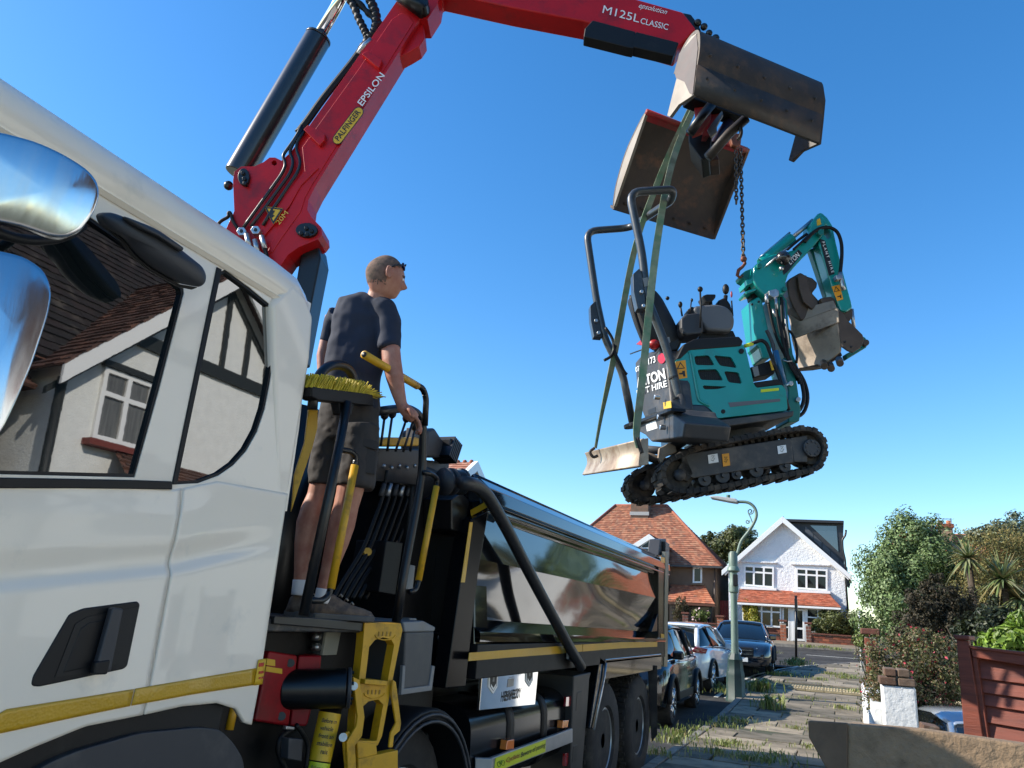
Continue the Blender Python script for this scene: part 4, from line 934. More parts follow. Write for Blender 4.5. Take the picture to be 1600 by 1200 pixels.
# ================================================================ cars
car_glass = mat('car_glass', (.006, .008, .009), .02, ior=1.5)
def car(name, label, loc, rotz, L, W, H, paint, prof, green, wheels, parts):
    """prof: (y, z_low, z_shoulder, half_width) stations nose (-y) to tail; green: (y, z_belt, z_roof, hw_belt, hw_roof)"""
    t = thing(name, label, 'car', loc, rotz, local=True)
    rings = []
    for y, zl, zs, hw in prof:
        zm = zl + (zs - zl) * .45
        half = [(0, zl), (hw * .82, zl), (hw * .97, zl + .06), (hw, zm), (hw * .985, zs - .09), (hw * .93, zs - .02), (hw * .8, zs), (hw * .4, zs + .018), (0, zs + .022)]
        rings.append([Vector((x, y, z)) for x, z in half] + [Vector((-x, y, z)) for x, z in half[-2:0:-1]])
    b = loft('body', rings, paint, t); smooth_angle(b, 50)
    rings = []
    for y, zb, zr, hb, hr in green:
        half = [(0, zb), (hb, zb), (hb * .97, zb + (zr - zb) * .15), (hr * 1.03, zb + (zr - zb) * .82), (hr * .9, zr - .02), (hr * .5, zr), (0, zr + .01)]
        rings.append([Vector((x, y, z)) for x, z in half] + [Vector((-x, y, z)) for x, z in half[-2:0:-1]])
    gl = loft('window', rings, car_glass, t); smooth_angle(gl, 45)
    # roof skin over the glass
    ii = [i for i in range(1, len(green) - 1)]; rr = []
    for i in ii:
        y, zb, zr, hb, hr = green[i]; rr.append([Vector((x, y, z + .012)) for x, z in [(-hr * 1.0, zr - .05), (-hr * .9, zr - .015), (-hr * .5, zr + .005), (0, zr + .014), (hr * .5, zr + .005), (hr * .9, zr - .015), (hr * 1.0, zr - .05)]])
    o = loft('roof', rr, paint, t, closed=False); so = o.modifiers.new('thick', 'SOLIDIFY'); so.thickness = .02
    for s_ in (1, -1):
        a, b_, c, d = green[0], green[1], green[-2], green[-1]
        tube('pillar', [(s_ * a[3] * .97, a[0], a[1] + .01), (s_ * b_[4] * 1.0, b_[0], b_[2] - .03)], .035, paint, t, 8)
        tube('pillar', [(s_ * d[3] * .96, d[0] - .02, d[1] + .01), (s_ * c[4] * 1.0, c[0], c[2] - .03)], .06, paint, t, 8)
        m_ = green[len(green) // 2]; tube('pillar', [(s_ * m_[3] * 1.005, m_[0], m_[1]), (s_ * m_[4] * 1.03, m_[0], m_[2] - .03)], .03, black_plastic, t, 8)
        tube('window_trim', [(s_ * (q[3] + .004), q[0], q[1] + .015) for q in green], .013, chrome, t, 6)
        mb = MB().box((s_ * (green[0][3] + .1), green[0][0] + .55, green[0][1] + .1), (.2, .1, .15)); mb.build('mirror', paint, t, bevel=.04)
    for (y, r_) in wheels:
        for s_ in (1, -1):
            x = s_ * (W / 2 - .11)
            n = 24; rg = []
            for rad, dx in ((r_ * .66, -.1), (r_ * .93, -.11), (r_, -.07), (r_, .07), (r_ * .93, .11), (r_ * .66, .1)):
                rg.append([Vector((x + dx * s_, y + rad * math.cos(6.2832 * k / n), r_ + rad * math.sin(6.2832 * k / n))) for k in range(n)])
            ty = loft('wheel', rg, rubber, t); smooth_angle(ty, 40)
            mb = MB(); mb.cyl((x + s_ * .03, y, r_), (x + s_ * .06, y, r_), r_ * .62, 24); mb.build('rim_back', mat('rim_dark', (.03, .03, .03), .4), ty)
            mb = MB()
            for k in range(10):
                an = 6.2832 * k / 10 + (.12 if k % 2 else -.12); c = Vector((x + s_ * .09, y, r_)); e = Vector((x + s_ * .1, y + r_ * .66 * math.cos(an), r_ + r_ * .66 * math.sin(an)))
                mb.tube([c, e], [.022, .026], 6)
            mb.tube([(x + s_ * .09, y + r_ * .66 * math.cos(6.2832 * k / 24), r_ + r_ * .66 * math.sin(6.2832 * k / 24)) for k in range(25)], .022, 6); mb.cyl((x + s_ * .07, y, r_), (x + s_ * .12, y, r_), .07, 12)
            mb.build('rim', mat('alloy', (.5, .5, .52), .25, metal=.9), ty, True)
            # dark arch
            arc = [(s_ * (W / 2 + .006), y + (r_ + .06) * math.cos(a_), r_ + (r_ + .06) * math.sin(a_)) for a_ in [math.pi * k / 14 for k in range(15)]]
            tube('wheel_arch', arc, .045, black_plastic, t, 8)
    parts(t); return t
navy_paint = mat('navy_car_paint', (.006, .008, .012), .14, coat=.6, ior=1.5); white_car = mat('white_car_paint', (.78, .79, .8), .22, coat=1); dark_car = mat('charcoal_car_paint', (.01, .013, .02), .12, coat=1, ior=1.6); silver_car = mat('silver_blue_paint', (.45, .5, .56), .25, metal=.5, coat=1)
lens_clear = mat('headlight_lens', (.55, .58, .6), .08, metal=.7); lens_red = mat('tail_lens', (.28, .006, .008), .12, coat=1); plate_y = mat('plate_yellow', (.75, .55, .03), .4); plate_w = mat('plate_white', (.7, .7, .66), .4)
def P_suv(t):
    for s_ in (1, -1):
        pillow('headlight', [Vector((s_ * x, y, z)) for x, y, z in [(.86, -1.78, .78), (.66, -2.08, .80), (.55, -2.14, .9), (.86, -1.62, .98)]], (s_ * .6, -.8, .1), .02, .04, lens_clear, t)
        MB().box((s_ * .912, -.25, .92), (.02, .16, .03)).build('door_handle', chrome, t, bevel=.008); MB().box((s_ * .90, .75, .94), (.02, .16, .03)).build('door_handle', chrome, t, bevel=.008)
        MB().box((s_ * .9, .05, .42), (.03, 2.5, .14)).build('sill_trim', black_plastic, t, bevel=.02)
        MB().box((s_ * .905, .3, .75), (.008, .012, .62)).build('door_seam', black_letter, t); MB().box((s_ * .905, -.75, .75), (.008, .012, .62)).build('door_seam', black_letter, t)
    MB().box((0, -2.17, .72), (1.0, .06, .22)).build('grille', black_plastic, t, bevel=.03)
suv = dict(prof=[(-2.2, .42, .72, .62), (-2.12, .3, .86, .8), (-1.8, .24, .97, .9), (-1.2, .24, 1.03, .915), (0, .24, 1.05, .92), (1.2, .24, 1.06, .92), (1.8, .26, 1.05, .89), (2.15, .34, .98, .8), (2.2, .45, .8, .66)],
           green=[(-1.35, 1.0, 1.03, .8, .74), (-.55, 1.02, 1.55, .83, .62), (.1, 1.03, 1.61, .84, .65), (.9, 1.04, 1.6, .84, .64), (1.6, 1.05, 1.52, .8, .6), (2.12, 1.02, 1.05, .72, .6)])
sx = U(1040, 1135, PZ(-.1)); car('dark_crossover', 'dark navy crossover parked nose to the camera right behind the tipper', (sx.x - .86, 15.3, -.1), R(1), 4.4, 1.84, 1.62, navy_paint, suv['prof'], suv['green'], [(-1.42, .36), (1.38, .36)], P_suv)
def P_hatch(t):
    for s_ in (1, -1):
        pillow('tail_light', [Vector((s_ * x, y, z)) for x, y, z in [(.52, 2.06, .86), (.84, 1.93, .84), (.87, 1.84, .95), (.64, 2.03, .97)]], (s_ * .5, .85, .1), .025, .03, lens_red, t)
        MB().box((s_ * .62, 2.0, .42), (.1, .05, .14)).build('reflector', lens_red, t, bevel=.01)
    MB().box((0, 1.98, .42), (1.3, .14, .26)).build('bumper_lower', black_plastic, t, bevel=.05); MB().box((0, 2.035, .74), (.52, .02, .11)).build('number_plate', plate_y, t, bevel=.004)
    pillow('rear_window', [Vector((x, y, z)) for x, y, z in [(-.62, 1.95, .97), (.62, 1.95, .97), (.5, 1.45, 1.37), (-.5, 1.45, 1.37)]], (0, .7, .7), .04, .01, car_glass, t)
    MB().box((0, 1.42, 1.43), (1.05, .28, .035)).build('spoiler', white_car, t, bevel=.015); tube('aerial', [(0, 1.0, 1.5), (.0, 1.12, 1.56)], .012, black_plastic, t, 6)
hatch = dict(prof=[(-2.0, .4, .62, .6), (-1.9, .28, .74, .78), (-1.4, .22, .88, .86), (0, .22, .96, .87), (1.1, .22, .98, .87), (1.7, .24, .97, .85), (1.95, .3, .94, .76), (2.02, .42, .8, .66)],
             green=[(-1.15, .9, .93, .76, .7), (-.35, .94, 1.42, .79, .58), (.3, .96, 1.49, .8, .6), (1.0, .97, 1.46, .79, .58), (1.5, .97, 1.38, .74, .54), (1.93, .95, .98, .66, .54)])
hx = U(1120, 1098, PY(18.6)); car('white_hatchback', 'white hatchback seen from behind, parked between the two dark cars', (hx.x - .92, 20.5, g(20) - .11), R(176), 4.0, 1.74, 1.5, white_car, hatch['prof'], hatch['green'], [(-1.25, .32), (1.3, .32)], P_hatch)
def P_saloon(t):
    for s_ in (1, -1):
        pillow('headlight', [Vector((s_ * x, y, z)) for x, y, z in [(.88, -1.9, .66), (.6, -2.22, .62), (.5, -2.25, .72), (.84, -1.8, .8)]], (s_ * .5, -.8, .25), .02, .04, mat('headlight_dark', (.12, .13, .14), .1, metal=.6), t)
        MB().box((s_ * .6, -2.27, .36), (.36, .05, .14)).build('air_intake', black_plastic, t, bevel=.02)
    S_ = MB().box((0, -2.3, .6), (.86, .06, .26)); S_.build('grille', black_plastic, t, bevel=.05)
    for dz in (-.05, .05): MB().box((0, -2.335, .6 + dz), (.8, .02, .02)).build('grille_bar', chrome, t)
    em = MB(); em.tube([(.105 * math.cos(6.2832 * k / 24), -2.36, .6 + .105 * math.sin(6.2832 * k / 24)) for k in range(25)], .015, 8)
    for k in range(3):
        an = math.pi / 2 + k * 2.0944; em.tube([(0, -2.36, .6), (.1 * math.cos(an), -2.36, .6 + .1 * math.sin(an))], [.02, .008], 6)
    em.build('emblem', chrome, t, True)
    MB().box((.02, -2.33, .4), (.5, .02, .11)).build('number_plate', plate_w, t, bevel=.004); MB().box((0, -2.28, .3), (1.2, .08, .12)).build('bumper_lip', black_plastic, t, bevel=.03)
sal = dict(prof=[(-2.32, .36, .6, .66), (-2.22, .24, .72, .82), (-1.8, .2, .84, .9), (-1.0, .2, .93, .91), (0, .2, .95, .91), (1.2, .2, .98, .91), (2.0, .24, 1.0, .86), (2.3, .34, .9, .74)],
           green=[(-1.05, .92, .95, .8, .74), (-.2, .94, 1.38, .82, .6), (.4, .95, 1.44, .83, .62), (1.0, .97, 1.42, .82, .6), (1.5, .98, 1.3, .78, .58), (2.0, .99, 1.02, .7, .56)])
mx = U(1176, 1040, PY(23.2)); car('dark_saloon', 'dark saloon car with a round star badge, facing the camera beyond the lamp', (mx.x - .5, 25.4, g(25) - .11), R(3), 4.6, 1.82, 1.44, dark_car, sal['prof'], sal['green'], [(-1.4, .34), (1.4, .34)], P_saloon)
def P_side(t):
    pillow('windscreen', [Vector((x, y, z)) for x, y, z in [(-.72, -1.0, .98), (.72, -1.0, .98), (.56, -.3, 1.4), (-.56, -.3, 1.4)]], (0, -.6, .8), .05, .01, mat('windscreen_glass', (.03, .04, .045), .03, ior=2.6), t)
    for s_ in (1, -1): pillow('headlight', [Vector((s_ * x, y, z)) for x, y, z in [(.84, -1.7, .66), (.6, -1.95, .62), (.5, -1.98, .72), (.8, -1.6, .8)]], (s_ * .5, -.8, .25), .02, .04, lens_clear, t)
car('driveway_car', 'pale silver blue car sunk behind the brick wall and the red fence', (U(1440, 1100, PY(8.6)).x + .80, 9.5, -.64), R(8), 4.0, 1.74, 1.5, silver_car, hatch['prof'], hatch['green'], [(-1.25, .32), (1.3, .32)], P_side)
# ================================================================ tipper lorry
lorry = thing('tipper_lorry', 'white cab eight wheel grab lorry with glossy black tipper body', 'lorry', (-3.25, 5, -.1))
PC = PX(XT)                                   # side plane of cab and body
nU = Vector((math.cos(AL), 0, math.sin(AL))); PU = (Vector((XT, 0, 1.86)), nU)     # cab side above the belt leans in a little
def yz(px, py): p = U(px, py, PC); return (p.y, p.z)
def interp(tab, y):
    if y <= tab[0][0]: return tab[0][1]
    for (a, b), (c, d) in zip(tab, tab[1:]):
        if a <= y <= c: return b + (d - b) * (y - a) / max(c - a, 1e-9)
    return tab[-1][1]
belt = [(-.1, 1.60)] + [yz(x, y) for x, y in [(0, 752), (120, 757), (213, 760), (272, 765), (340, 752)]]
belt += [(2.5, belt[-1][1] + .02)]
botl = [(-.2, .70), (.5, .72)] + [yz(x, y) for x, y in [(0, 1187), (47, 1166), (125, 1134), (200, 1119), (281, 1103), (337, 1098), (369, 1108), (383, 1130), (397, 1133)]]
crease = [(-.2, 1.36)] + [yz(x, y) for x, y in [(0, 905), (130, 893), (270, 880), (425, 848)]]
crease2 = [(-.2, 1.30)] + [yz(x, y) for x, y in [(0, 940), (130, 915), (250, 895), (330, 885)]]
REAR = U(447, 790, PC).y + .03
def sstep(a, b, x): t = min(max((x - a) / (b - a), 0), 1); return t * t * (3 - 2 * t)
seam_y = yz(262, 880)[0]
def side_x(y, z):
    zc = interp(crease, y); zb = interp(belt, y)
    x = XT + .004 + .010 * sstep(zb, zb - .10, z) * (1 - sstep(seam_y, seam_y + .2, y))                       # shoulder below the glass
    f = sstep(.0, .5, 2.46 - y + .12)
    x += -.010 * f * sstep(zc + .09, zc + .008, z) + .019 * f * sstep(zc + .004, zc - .04, z)   # the scooped line along the door
    x += -.02 * sstep(1.2, 1.0, z) * .4
    x -= .035 * sstep(REAR - .05, REAR, y) ** 2                   # rounded rear edge
    return x
def side_grid(name, y0, y1, ny, nz, mt, par):
    V = []; F = []
    for i in range(ny + 1):
        y = y0 + (y1 - y0) * i / ny; zb = interp(belt, y); zo = interp(botl, y)
        for j in range(nz + 1):
            z = zo + (zb - zo) * j / nz; V.append((side_x(y, z), y, z))
    n = nz + 1
    for i in range(ny):
        for j in range(nz): F.append((i * n + j, (i + 1) * n + j, (i + 1) * n + j + 1, i * n + j + 1))
    o = mesh(name, V, F, mt, par, True); so = o.modifiers.new('thick', 'SOLIDIFY'); so.thickness = .02; so.offset = -1; return o
cab = MB()
# closed inner box of the cab so nothing shows through
cab.box((-3.25, 1.25, 1.78), (2.1, 2.3, 1.9))
cab = cab.build('cab', mat('cab_inner', (.02, .02, .022), .8), lorry)
dp = side_grid('door', .2, seam_y - .004, 90, 70, white_paint, lorry)
rq = side_grid('rear_quarter_panel', seam_y + .004, REAR, 60, 70, white_paint, lorry)
# upper side with window openings, then the roof
zg = U(331, 408, PU).z                        # gutter line
def Zy(y, z): return Vector((XT - (z - 1.86) * math.tan(AL), y, z))
out = [Zy(y, interp(belt, y) - .07) for y in (0, .4, .8, 1.1, 1.35, 1.6, 1.78, 1.92, 2.1, 2.3, REAR - .02)] + [Zy(REAR - .01, 2.2), Zy(REAR - .02, zg - .12), Zy(REAR - .06, zg - .02), Zy(REAR - .12, zg), Zy(0, zg)]
w1 = [U(x, y, PU) for x, y in [(-95, 738), (0, 741), (211, 746), (250, 606), (288, 458), (287, 450), (280, 443), (220, 393), (150, 345), (-70, 190)]]
w2 = [U(x, y, PU) for x, y in [(274, 757), (310, 580), (344, 425), (352, 421), (390, 449), (425, 478), (431, 490), (431, 520), (428, 560), (422, 600), (414, 640), (402, 675), (385, 705), (365, 727), (342, 743), (310, 755)]]
v, f = slab_geo(out, nU, .05, [w1, w2]); o = fixn(mesh('window_surround', v, f, white_paint, lorry, bevel=.012, seg=3))
def outset(P, d):
    c = sum(P, Vector()) / len(P); return [p + (p - c).normalized() * d for p in P]
for nm, w in (('door_window', w1), ('quarter_window', w2)):
    v, f = slab_geo([p - nU * .016 for p in outset(w, .025)], nU, .006); g_ = fixn(mesh(nm, v, f, glass_black, lorry))
    v, f = slab_geo([p - nU * .004 for p in outset(w, .004)], nU, .012, [[p - nU * .004 for p in outset(w, -.012)]]); fixn(mesh('seal', v, f, black_plastic, g_))
S('door_seal', [(340, 417), (347, 421), (277, 757), (270, 757)], off(PU, .006), .012, black_plastic, lorry, bevel=.002)
S('waist_trim', [(-95, 746), (0, 746), (120, 748), (213, 750), (270, 752), (270, 765), (213, 764), (120, 763), (0, 763), (-95, 763)], off(PC, .012), .02, black_plastic, lorry, bevel=.004)
# roof: cross section swept along the cab
prof = [(Zy(0, zg).x + .004, zg - .004), (Zy(0, zg).x - .014, zg + .012), (Zy(0, zg).x - .012, zg + .035), (Zy(0, zg).x + .0, zg + .05), (Zy(0, zg).x - .004, zg + .10), (Zy(0, zg).x - .03, zg + .15), (Zy(0, zg).x - .09, zg + .185), (-2.45, zg + .20), (-3.25, zg + .21)]
prof = prof + [(-6.5 - x, z) for x, z in prof[-2::-1]]
rg = []
for y, dz, dy in [(-.05, -.5, 0), (.1, -.1, 0), (.25, 0, 0), (1.0, 0, 0), (2.0, 0, 0), (REAR - .3, 0, 0), (REAR - .14, -.012, 0), (REAR - .07, -.05, .02), (REAR - .02, -.12, .05), (REAR + .0, -.2, .09)]:
    s_ = 1 - dy * .4
    rg.append([Vector((-3.25 + (x + 3.25) * (1 - dy * .25), y, max(z + dz * min(1, max(0, (z - zg) / .1)) if z > zg else z, zg - .25))) for x, z in prof])
o = loft('roof', rg, white_paint, lorry, closed=False, caps=False); so = o.modifiers.new('thick', 'SOLIDIFY'); so.thickness = .02; smooth_angle(o, 50)
S('rear_corner', [(426, 470), (458, 440), (480, 464), (492, 495), (487, 560), (453, 778), (432, 778), (428, 600)], off(PC, -.0), .16, white_paint, lorry, bevel=.03, seg=4)
MB().box((-3.25, REAR - .02, 1.95), (2.3, .03, 1.65)).build('cab_back', mat('cab_back_white', (.75, .74, .71), .4), lorry)
# recess and handle on the door
def onside(px, py, d=0.0):
    x = XT
    for _ in range(6): P = U(px, py, PX(x)); x = side_x(P.y, P.z) + d
    return U(px, py, PX(x))
def patch(name, top, bot, d, m, par, k=10, **kw):
    """thin film that follows the door skin, between two outlines"""
    def res(L, n):
        out = []
        for a, b in zip(L, L[1:]): out += [(a[0] + (b[0] - a[0]) * i / n, a[1] + (b[1] - a[1]) * i / n) for i in range(n)]
        return out + [L[-1]]
    n = k; T1 = res(top, n); B1 = res(bot, n); V = []; F = []
    for a, b in zip(T1, B1):
        for j in range(6): V.append(onside(a[0] + (b[0] - a[0]) * j / 5, a[1] + (b[1] - a[1]) * j / 5, d))
    for i in range(len(T1) - 1):
        for j in range(5): F.append((i * 6 + j, (i + 1) * 6 + j, (i + 1) * 6 + j + 1, i * 6 + j + 1))
    o = mesh(name, V, F, m, par, True, **kw); so = o.modifiers.new('thick', 'SOLIDIFY'); so.thickness = .003; so.offset = 1 if False else 0; return o
hx_ = max(onside(x, y).x for x, y in [(49, 1072), (109, 959), (131, 950), (216, 939), (200, 1041), (130, 1010)]) + .004
hp = PX(hx_)
dh = S('door_handle_recess', [(49, 1072), (52, 1057), (109, 959), (131, 950), (216, 939), (220, 944), (200, 1041), (194, 1046), (61, 1074)], hp, .05, black_plastic, lorry, bevel=.006, rnd=.01)
S('hollow_shade', [(86, 1058), (118, 975), (136, 964), (216, 949), (199, 1030), (150, 1050)], off(hp, .002), .01, mat('deep_black', (.004, .004, .004), .6), dh, bevel=0)  # flat black patch; shade inside the recess put into its colour
S('inner_bowl', [(98, 1052), (126, 982), (140, 972), (172, 966), (150, 1040)], off(hp, .0035), .01, black_plastic, dh, bevel=.004)
S('handle', [(177, 949), (194, 951), (174, 1050), (150, 1048), (153, 1036)], off(hp, .03), .022, dark_grey, dh, bevel=.006)
S('lock', [(150, 1034), (174, 1030), (169, 1054), (147, 1055)], off(hp, .034), .02, black_plastic, dh, bevel=.006)
# reflective tape along the bottom
for a, b in (([(-30, 1132), (11, 1108), (120, 1091), (209, 1076.6)], [(-30, 1152), (-5, 1147), (120, 1120), (203, 1103)]), ([(211.5, 1076), (300, 1061), (400, 1044)], [(205.5, 1102.5), (300, 1085), (398, 1070)])):
    patch('reflective_tape', a, b, .003, yellow_tape, lorry)
lb_ = patch('warning_label', [(404, 1031), (416, 1029)], [(397, 1071), (409.5, 1069)], .006, yellow_label, lorry)
for (a, b) in ((1036, 1041), (1049, 1052), (1058, 1060)): patch('red_print', [(405, a), (412, a - 1)], [(404, b + 1), (411.5, b)], .0085, mat('red_print', (.5, .03, .01), .5), lb_, 3)
# wheel arch
S('wheel_arch', [(-80, 1230), (0, 1188), (47, 1167), (125, 1135), (200, 1119), (281, 1103), (337, 1098), (352, 1102), (340, 1150), (300, 1330), (-80, 1330)], off(PC, -.02), .3, black_plastic, lorry, bevel=.006)
S('inner_arch', [(40, 1215), (80, 1190), (125, 1172), (219, 1145), (313, 1136), (345, 1140), (365, 1160), (381, 1186), (390, 1330), (40, 1330)], off(PC, .005), .3, dark_grey, lorry, bevel=.02, rnd=.03)
def wheel(y, z, r, x=XT - .16, w=.28, rim=True):
    n = 40; rg = []
    for rad, dx in ((r * .56, .0), (r * .6, .03), (r * .9, .035), (r * .975, .01), (r, -.02), (r, -w + .02), (r * .9, -w)):
        rg.append([Vector((x + dx, y + rad * math.cos(6.2832 * k / n), z + rad * math.sin(6.2832 * k / n))) for k in range(n)])
    ty = loft('wheel', rg, rubber, lorry); smooth_angle(ty, 40)
    mb = MB()
    for k in range(56):
        a = 6.2832 * k / 56
        for dx in (-.045, -.125, -.205):
            q = Matrix.Rotation(-a + (.25 if k % 2 else -.25) * 0, 3, 'X'); c = Vector((x + dx - (.02 if k % 2 else 0), y + math.sin(a) * (r + .006), z + math.cos(a) * (r + .006)))
            mb.box(c, (.062, .038, .03), q)
    mb.build('tread_block', rubber, ty)
    mb = MB(); pr = [(r * .57, .0), (r * .53, .01), (r * .5, -.05), (r * .42, -.11), (r * .26, -.115), (r * .24, -.02), (r * .12, .0), (.001, .0)]
    rg = [[Vector((x + dx, y + rad * math.cos(6.2832 * k / n), z + rad * math.sin(6.2832 * k / n))) for k in range(n)] for rad, dx in pr]
    v, f = loft_geo(rg, True, False); mb.add(v, f)
    for k in range(10): a = 6.2832 * k / 10; mb.cyl((x - .115, y + r * .33 * math.cos(a), z + r * .33 * math.sin(a)), (x - .07, y + r * .33 * math.cos(a), z + r * .33 * math.sin(a)), .022, 6)
    o = mb.build('rim', mat('alloy_rim', (.55, .55, .54), .3, metal=.55, dirt=.3, dcol=(.2, .17, .13)), ty); smooth_angle(o, 35)
    return ty
for y in (1.3, 3.95): wheel(y, .4, .5)
for y in (7.62, 9.0): wheel(y, .42, .525, XT - .06)
# ---- mirrors
mb_chrome = mat('brushed_visor', (.58, .6, .62), .19, metal=1, bump=.07, bscale=5, bdist=.01, rvar=.1, aniso=(1, 3, .4))
def dome(name, pix, pl, bulge, depth, m, par=None, **k):
    P = roundpoly([U(x, y, pl) for x, y in pix], .03); n = pl[1].normalized(); n = n if n.dot(EYE - P[0]) > 0 else -n
    return pillow(name, P, n, bulge, depth, m, par or lorry, **k)
PM = (U(80, 290, PX(XT + .22)), Vector((1, -.55, -.12)).normalized())
m1 = dome('mirror', [(-70, 196), (0, 205), (59, 221), (103, 242), (137, 264), (153, 283), (156, 305), (147, 333), (125, 361), (103, 371), (81, 369), (31, 352), (0, 346), (-70, 335)], PM, .010, .05, mb_chrome, flat=True)
PM2 = (U(40, 520, PX(XT + .25)), Vector((1, -.45, .05)).normalized())
m2 = dome('mirror', [(-80, 380), (0, 390), (40, 400), (70, 421), (82, 452), (76, 490), (50, 570), (20, 640), (-2, 684), (-80, 720)], PM2, .014, .05, mb_chrome, flat=True)
T('mirror_arm', [(-60, 345), (40, 378), (100, 372), (130, 352)], PX(XT + .12), .014, black_plastic, lorry, rad=.1)
PM3 = (U(240, 390, PX(XT + .14)), Vector((1, -.35, -.35)).normalized())
m3 = dome('kerb_mirror', [(156, 335), (170, 331), (187, 336), (244, 361), (281, 389), (316, 417), (322, 430), (321, 442), (312, 449), (281, 443), (237, 418), (212, 397), (194, 372), (164, 354)], PM3, .05, .05, dark_grey)
S('rim', [(163, 352), (194, 373), (212, 398), (237, 419), (281, 444), (310, 449), (300, 453), (279, 448), (234, 423), (208, 401), (190, 376)], off(PM3, -.005), .03, black_plastic, m3, bevel=.004)
dome('ridge', [(190, 336), (244, 357), (288, 388), (283, 394), (240, 368), (205, 352)], off(PM3, .045), .02, .02, dark_grey, m3)
# ---- behind the cab
yb = PX(XT - .06)
S('yellow_bracket', [(484, 622), (497, 640), (496, 668), (488, 700), (470, 752), (455, 800), (460, 740), (476, 690)], (U(480, 700, PX(XT - .12)), Vector((1, -1, 0)).normalized()), .03, yellow_paint, lorry, bevel=.004)
P2 = PX(XT - .02)
hoop = [(550, 625), (554, 605), (552, 588), (543, 574), (527, 569), (511, 573), (497, 588), (490, 612), (488, 640)]
T('guard_hoop', hoop, P2, .023, black_paint, lorry, 12, rad=.08)
T('grab_handle', [(527, 702), (548, 705), (556, 713), (555, 728), (517, 918), (513, 931), (503, 939), (484, 938)], off(P2, .03), .014, black_paint, lorry, rad=.05)
T('handle_grip', [(554.5, 727), (517, 920)], off(P2, .03), .0185, yellow_paint, lorry, 12)
T('guard_hoop', [(590, 643), (615, 639), (638, 638), (653, 646), (661, 662), (660, 735), (651, 790), (634, 880), (619, 972)], PX(XT - .05), .024, black_paint, lorry, 12, rad=.08)
T('grab_handle', [(662, 738), (676, 741), (684, 749), (682, 762), (655, 905), (650, 922), (640, 925)], off(P2, 0), .014, black_paint, lorry, rad=.04)
T('handle_grip', [(682, 760), (654, 907)], P2, .0185, yellow_paint, lorry, 12)
T('safety_gate', [(650, 601), (661, 607), (666, 622), (664, 665)], PX(XT + .07), .017, black_paint, lorry, rad=.06)
gb_ = T('gate_bar', [(569, 554), (652, 603)], PX(XT + .07), .020, yellow_paint, lorry, 14)
T('tube_end', [(568.2, 553.5), (569.6, 554.4)], PX(XT + .07), .0135, black_letter, gb_, 14); 
# platform
zp = U(500, 962, PX(XT)).z
pl_ = MB().box((-2.72, 3.08, zp - .045), (1.28, 1.1, .05)).build('platform', mat('tread_plate', (.03, .03, .03), .5, vary=.5, vscale=20, bump=.4, bscale=70, dirt=.5, dcol=(.16, .13, .1), dscale=12), lorry, bevel=.008)
S('platform_edge', [(430, 962), (500, 966), (578, 974), (578, 988), (500, 981), (428, 975)], off(PC, -.015), .05, black_paint, lorry, bevel=.004)
S('under_platform', [(425, 982), (566, 990), (560, 1030), (420, 1020)], PX(XT - .35), .3, black_paint, lorry)
S('beige_plate', [(510, 988), (533, 987), (526, 1023), (504, 1024)], PX(XT - .18), .015, mat('dirty_plate', (.3, .28, .22), .6, dirt=.5), lorry, bevel=.002)
for (x, y) in ((494, 995), (494, 1011)): MB().cyl(U(x - 6, y, PX(XT - .25)), U(x + 3, y, PX(XT - .2)), .018, 10).build('hose_end', zinc, lorry, True)
for k in range(5): T('hose', [(425, 1000 + k * 4), (450, 1008 + k * 3), (480, 1005 - k * 3), (496, 994 + (k % 2) * 16)], PX(XT - .28 - .02 * k), .013, hose_rubber, lorry, curve=5)
# red stabiliser housing, drum, leg
rb = S('stabiliser_housing', [(421, 1017), (466, 1024), (452, 1135), (399, 1127)], PX(XT - .2), .8, mat('housing_red', (.27, .003, .009), .42, spec=.3, dirt=.3, dcol=(.08, .01, .01)), lorry, bevel=.01)
S('housing_side', [(466, 1024), (503, 1024), (500, 1060), (480, 1135), (452, 1135)], (U(470, 1080, PX(XT - .2)), Vector((.75, -.66, 0)).normalized()), .3, MATS['housing_red'], lorry, bevel=.01)
for (x, y) in ((454, 1036), (440, 1119)): MB().cyl(U(x, y, PX(XT - .26)), U(x, y, PX(XT - .19)), .018, 10).build('bolt', black_paint, rb)
for pix in ([(418, 1029), (430, 1031), (430, 1041), (416, 1039)], [(416, 1041), (441, 1045), (441, 1053), (415, 1049)]): S('label_plate', pix, PX(XT - .196), .004, yellow_label, rb, bevel=0)
da, db_ = U(497, 1076, PX(XT - .12)), U(541, 1075, PX(XT - .02)); ax_ = (db_ - da).normalized()
dr_ = MB().cyl(da - ax_ * .16, db_, .085, 28).build('drum', black_paint, lorry, True, bevel=.008)
MB().cyl(db_ + ax_ * .002, db_ + ax_ * .02, .088, 28).build('drum_cap', dark_grey, dr_, True, bevel=.005)
u_ = ax_.orthogonal().normalized(); w_ = ax_.cross(u_)
for k in range(6): c = db_ + (u_ * math.cos(k * 1.047) + w_ * math.sin(k * 1.047)) * .066; MB().cyl(c, c + ax_ * .03, .008, 6).build('bolt', black_paint, dr_)
LGp = PX(XT - .1); lt, lo_ = U(520, 1095, LGp), U(489, 1235, LGp)
MB().cyl(lt, lo_, .05, 24).build('stabiliser_leg', black_paint, lorry, True)
la = (lo_ - lt).normalized(); tc_ = (EYE - lt).normalized(); tc_ = (tc_ - la * tc_.dot(la)).normalized(); sd = la.cross(tc_)
if sd.dot(CAMR @ Vector((1, 0, 0))) < 0: sd = -sd
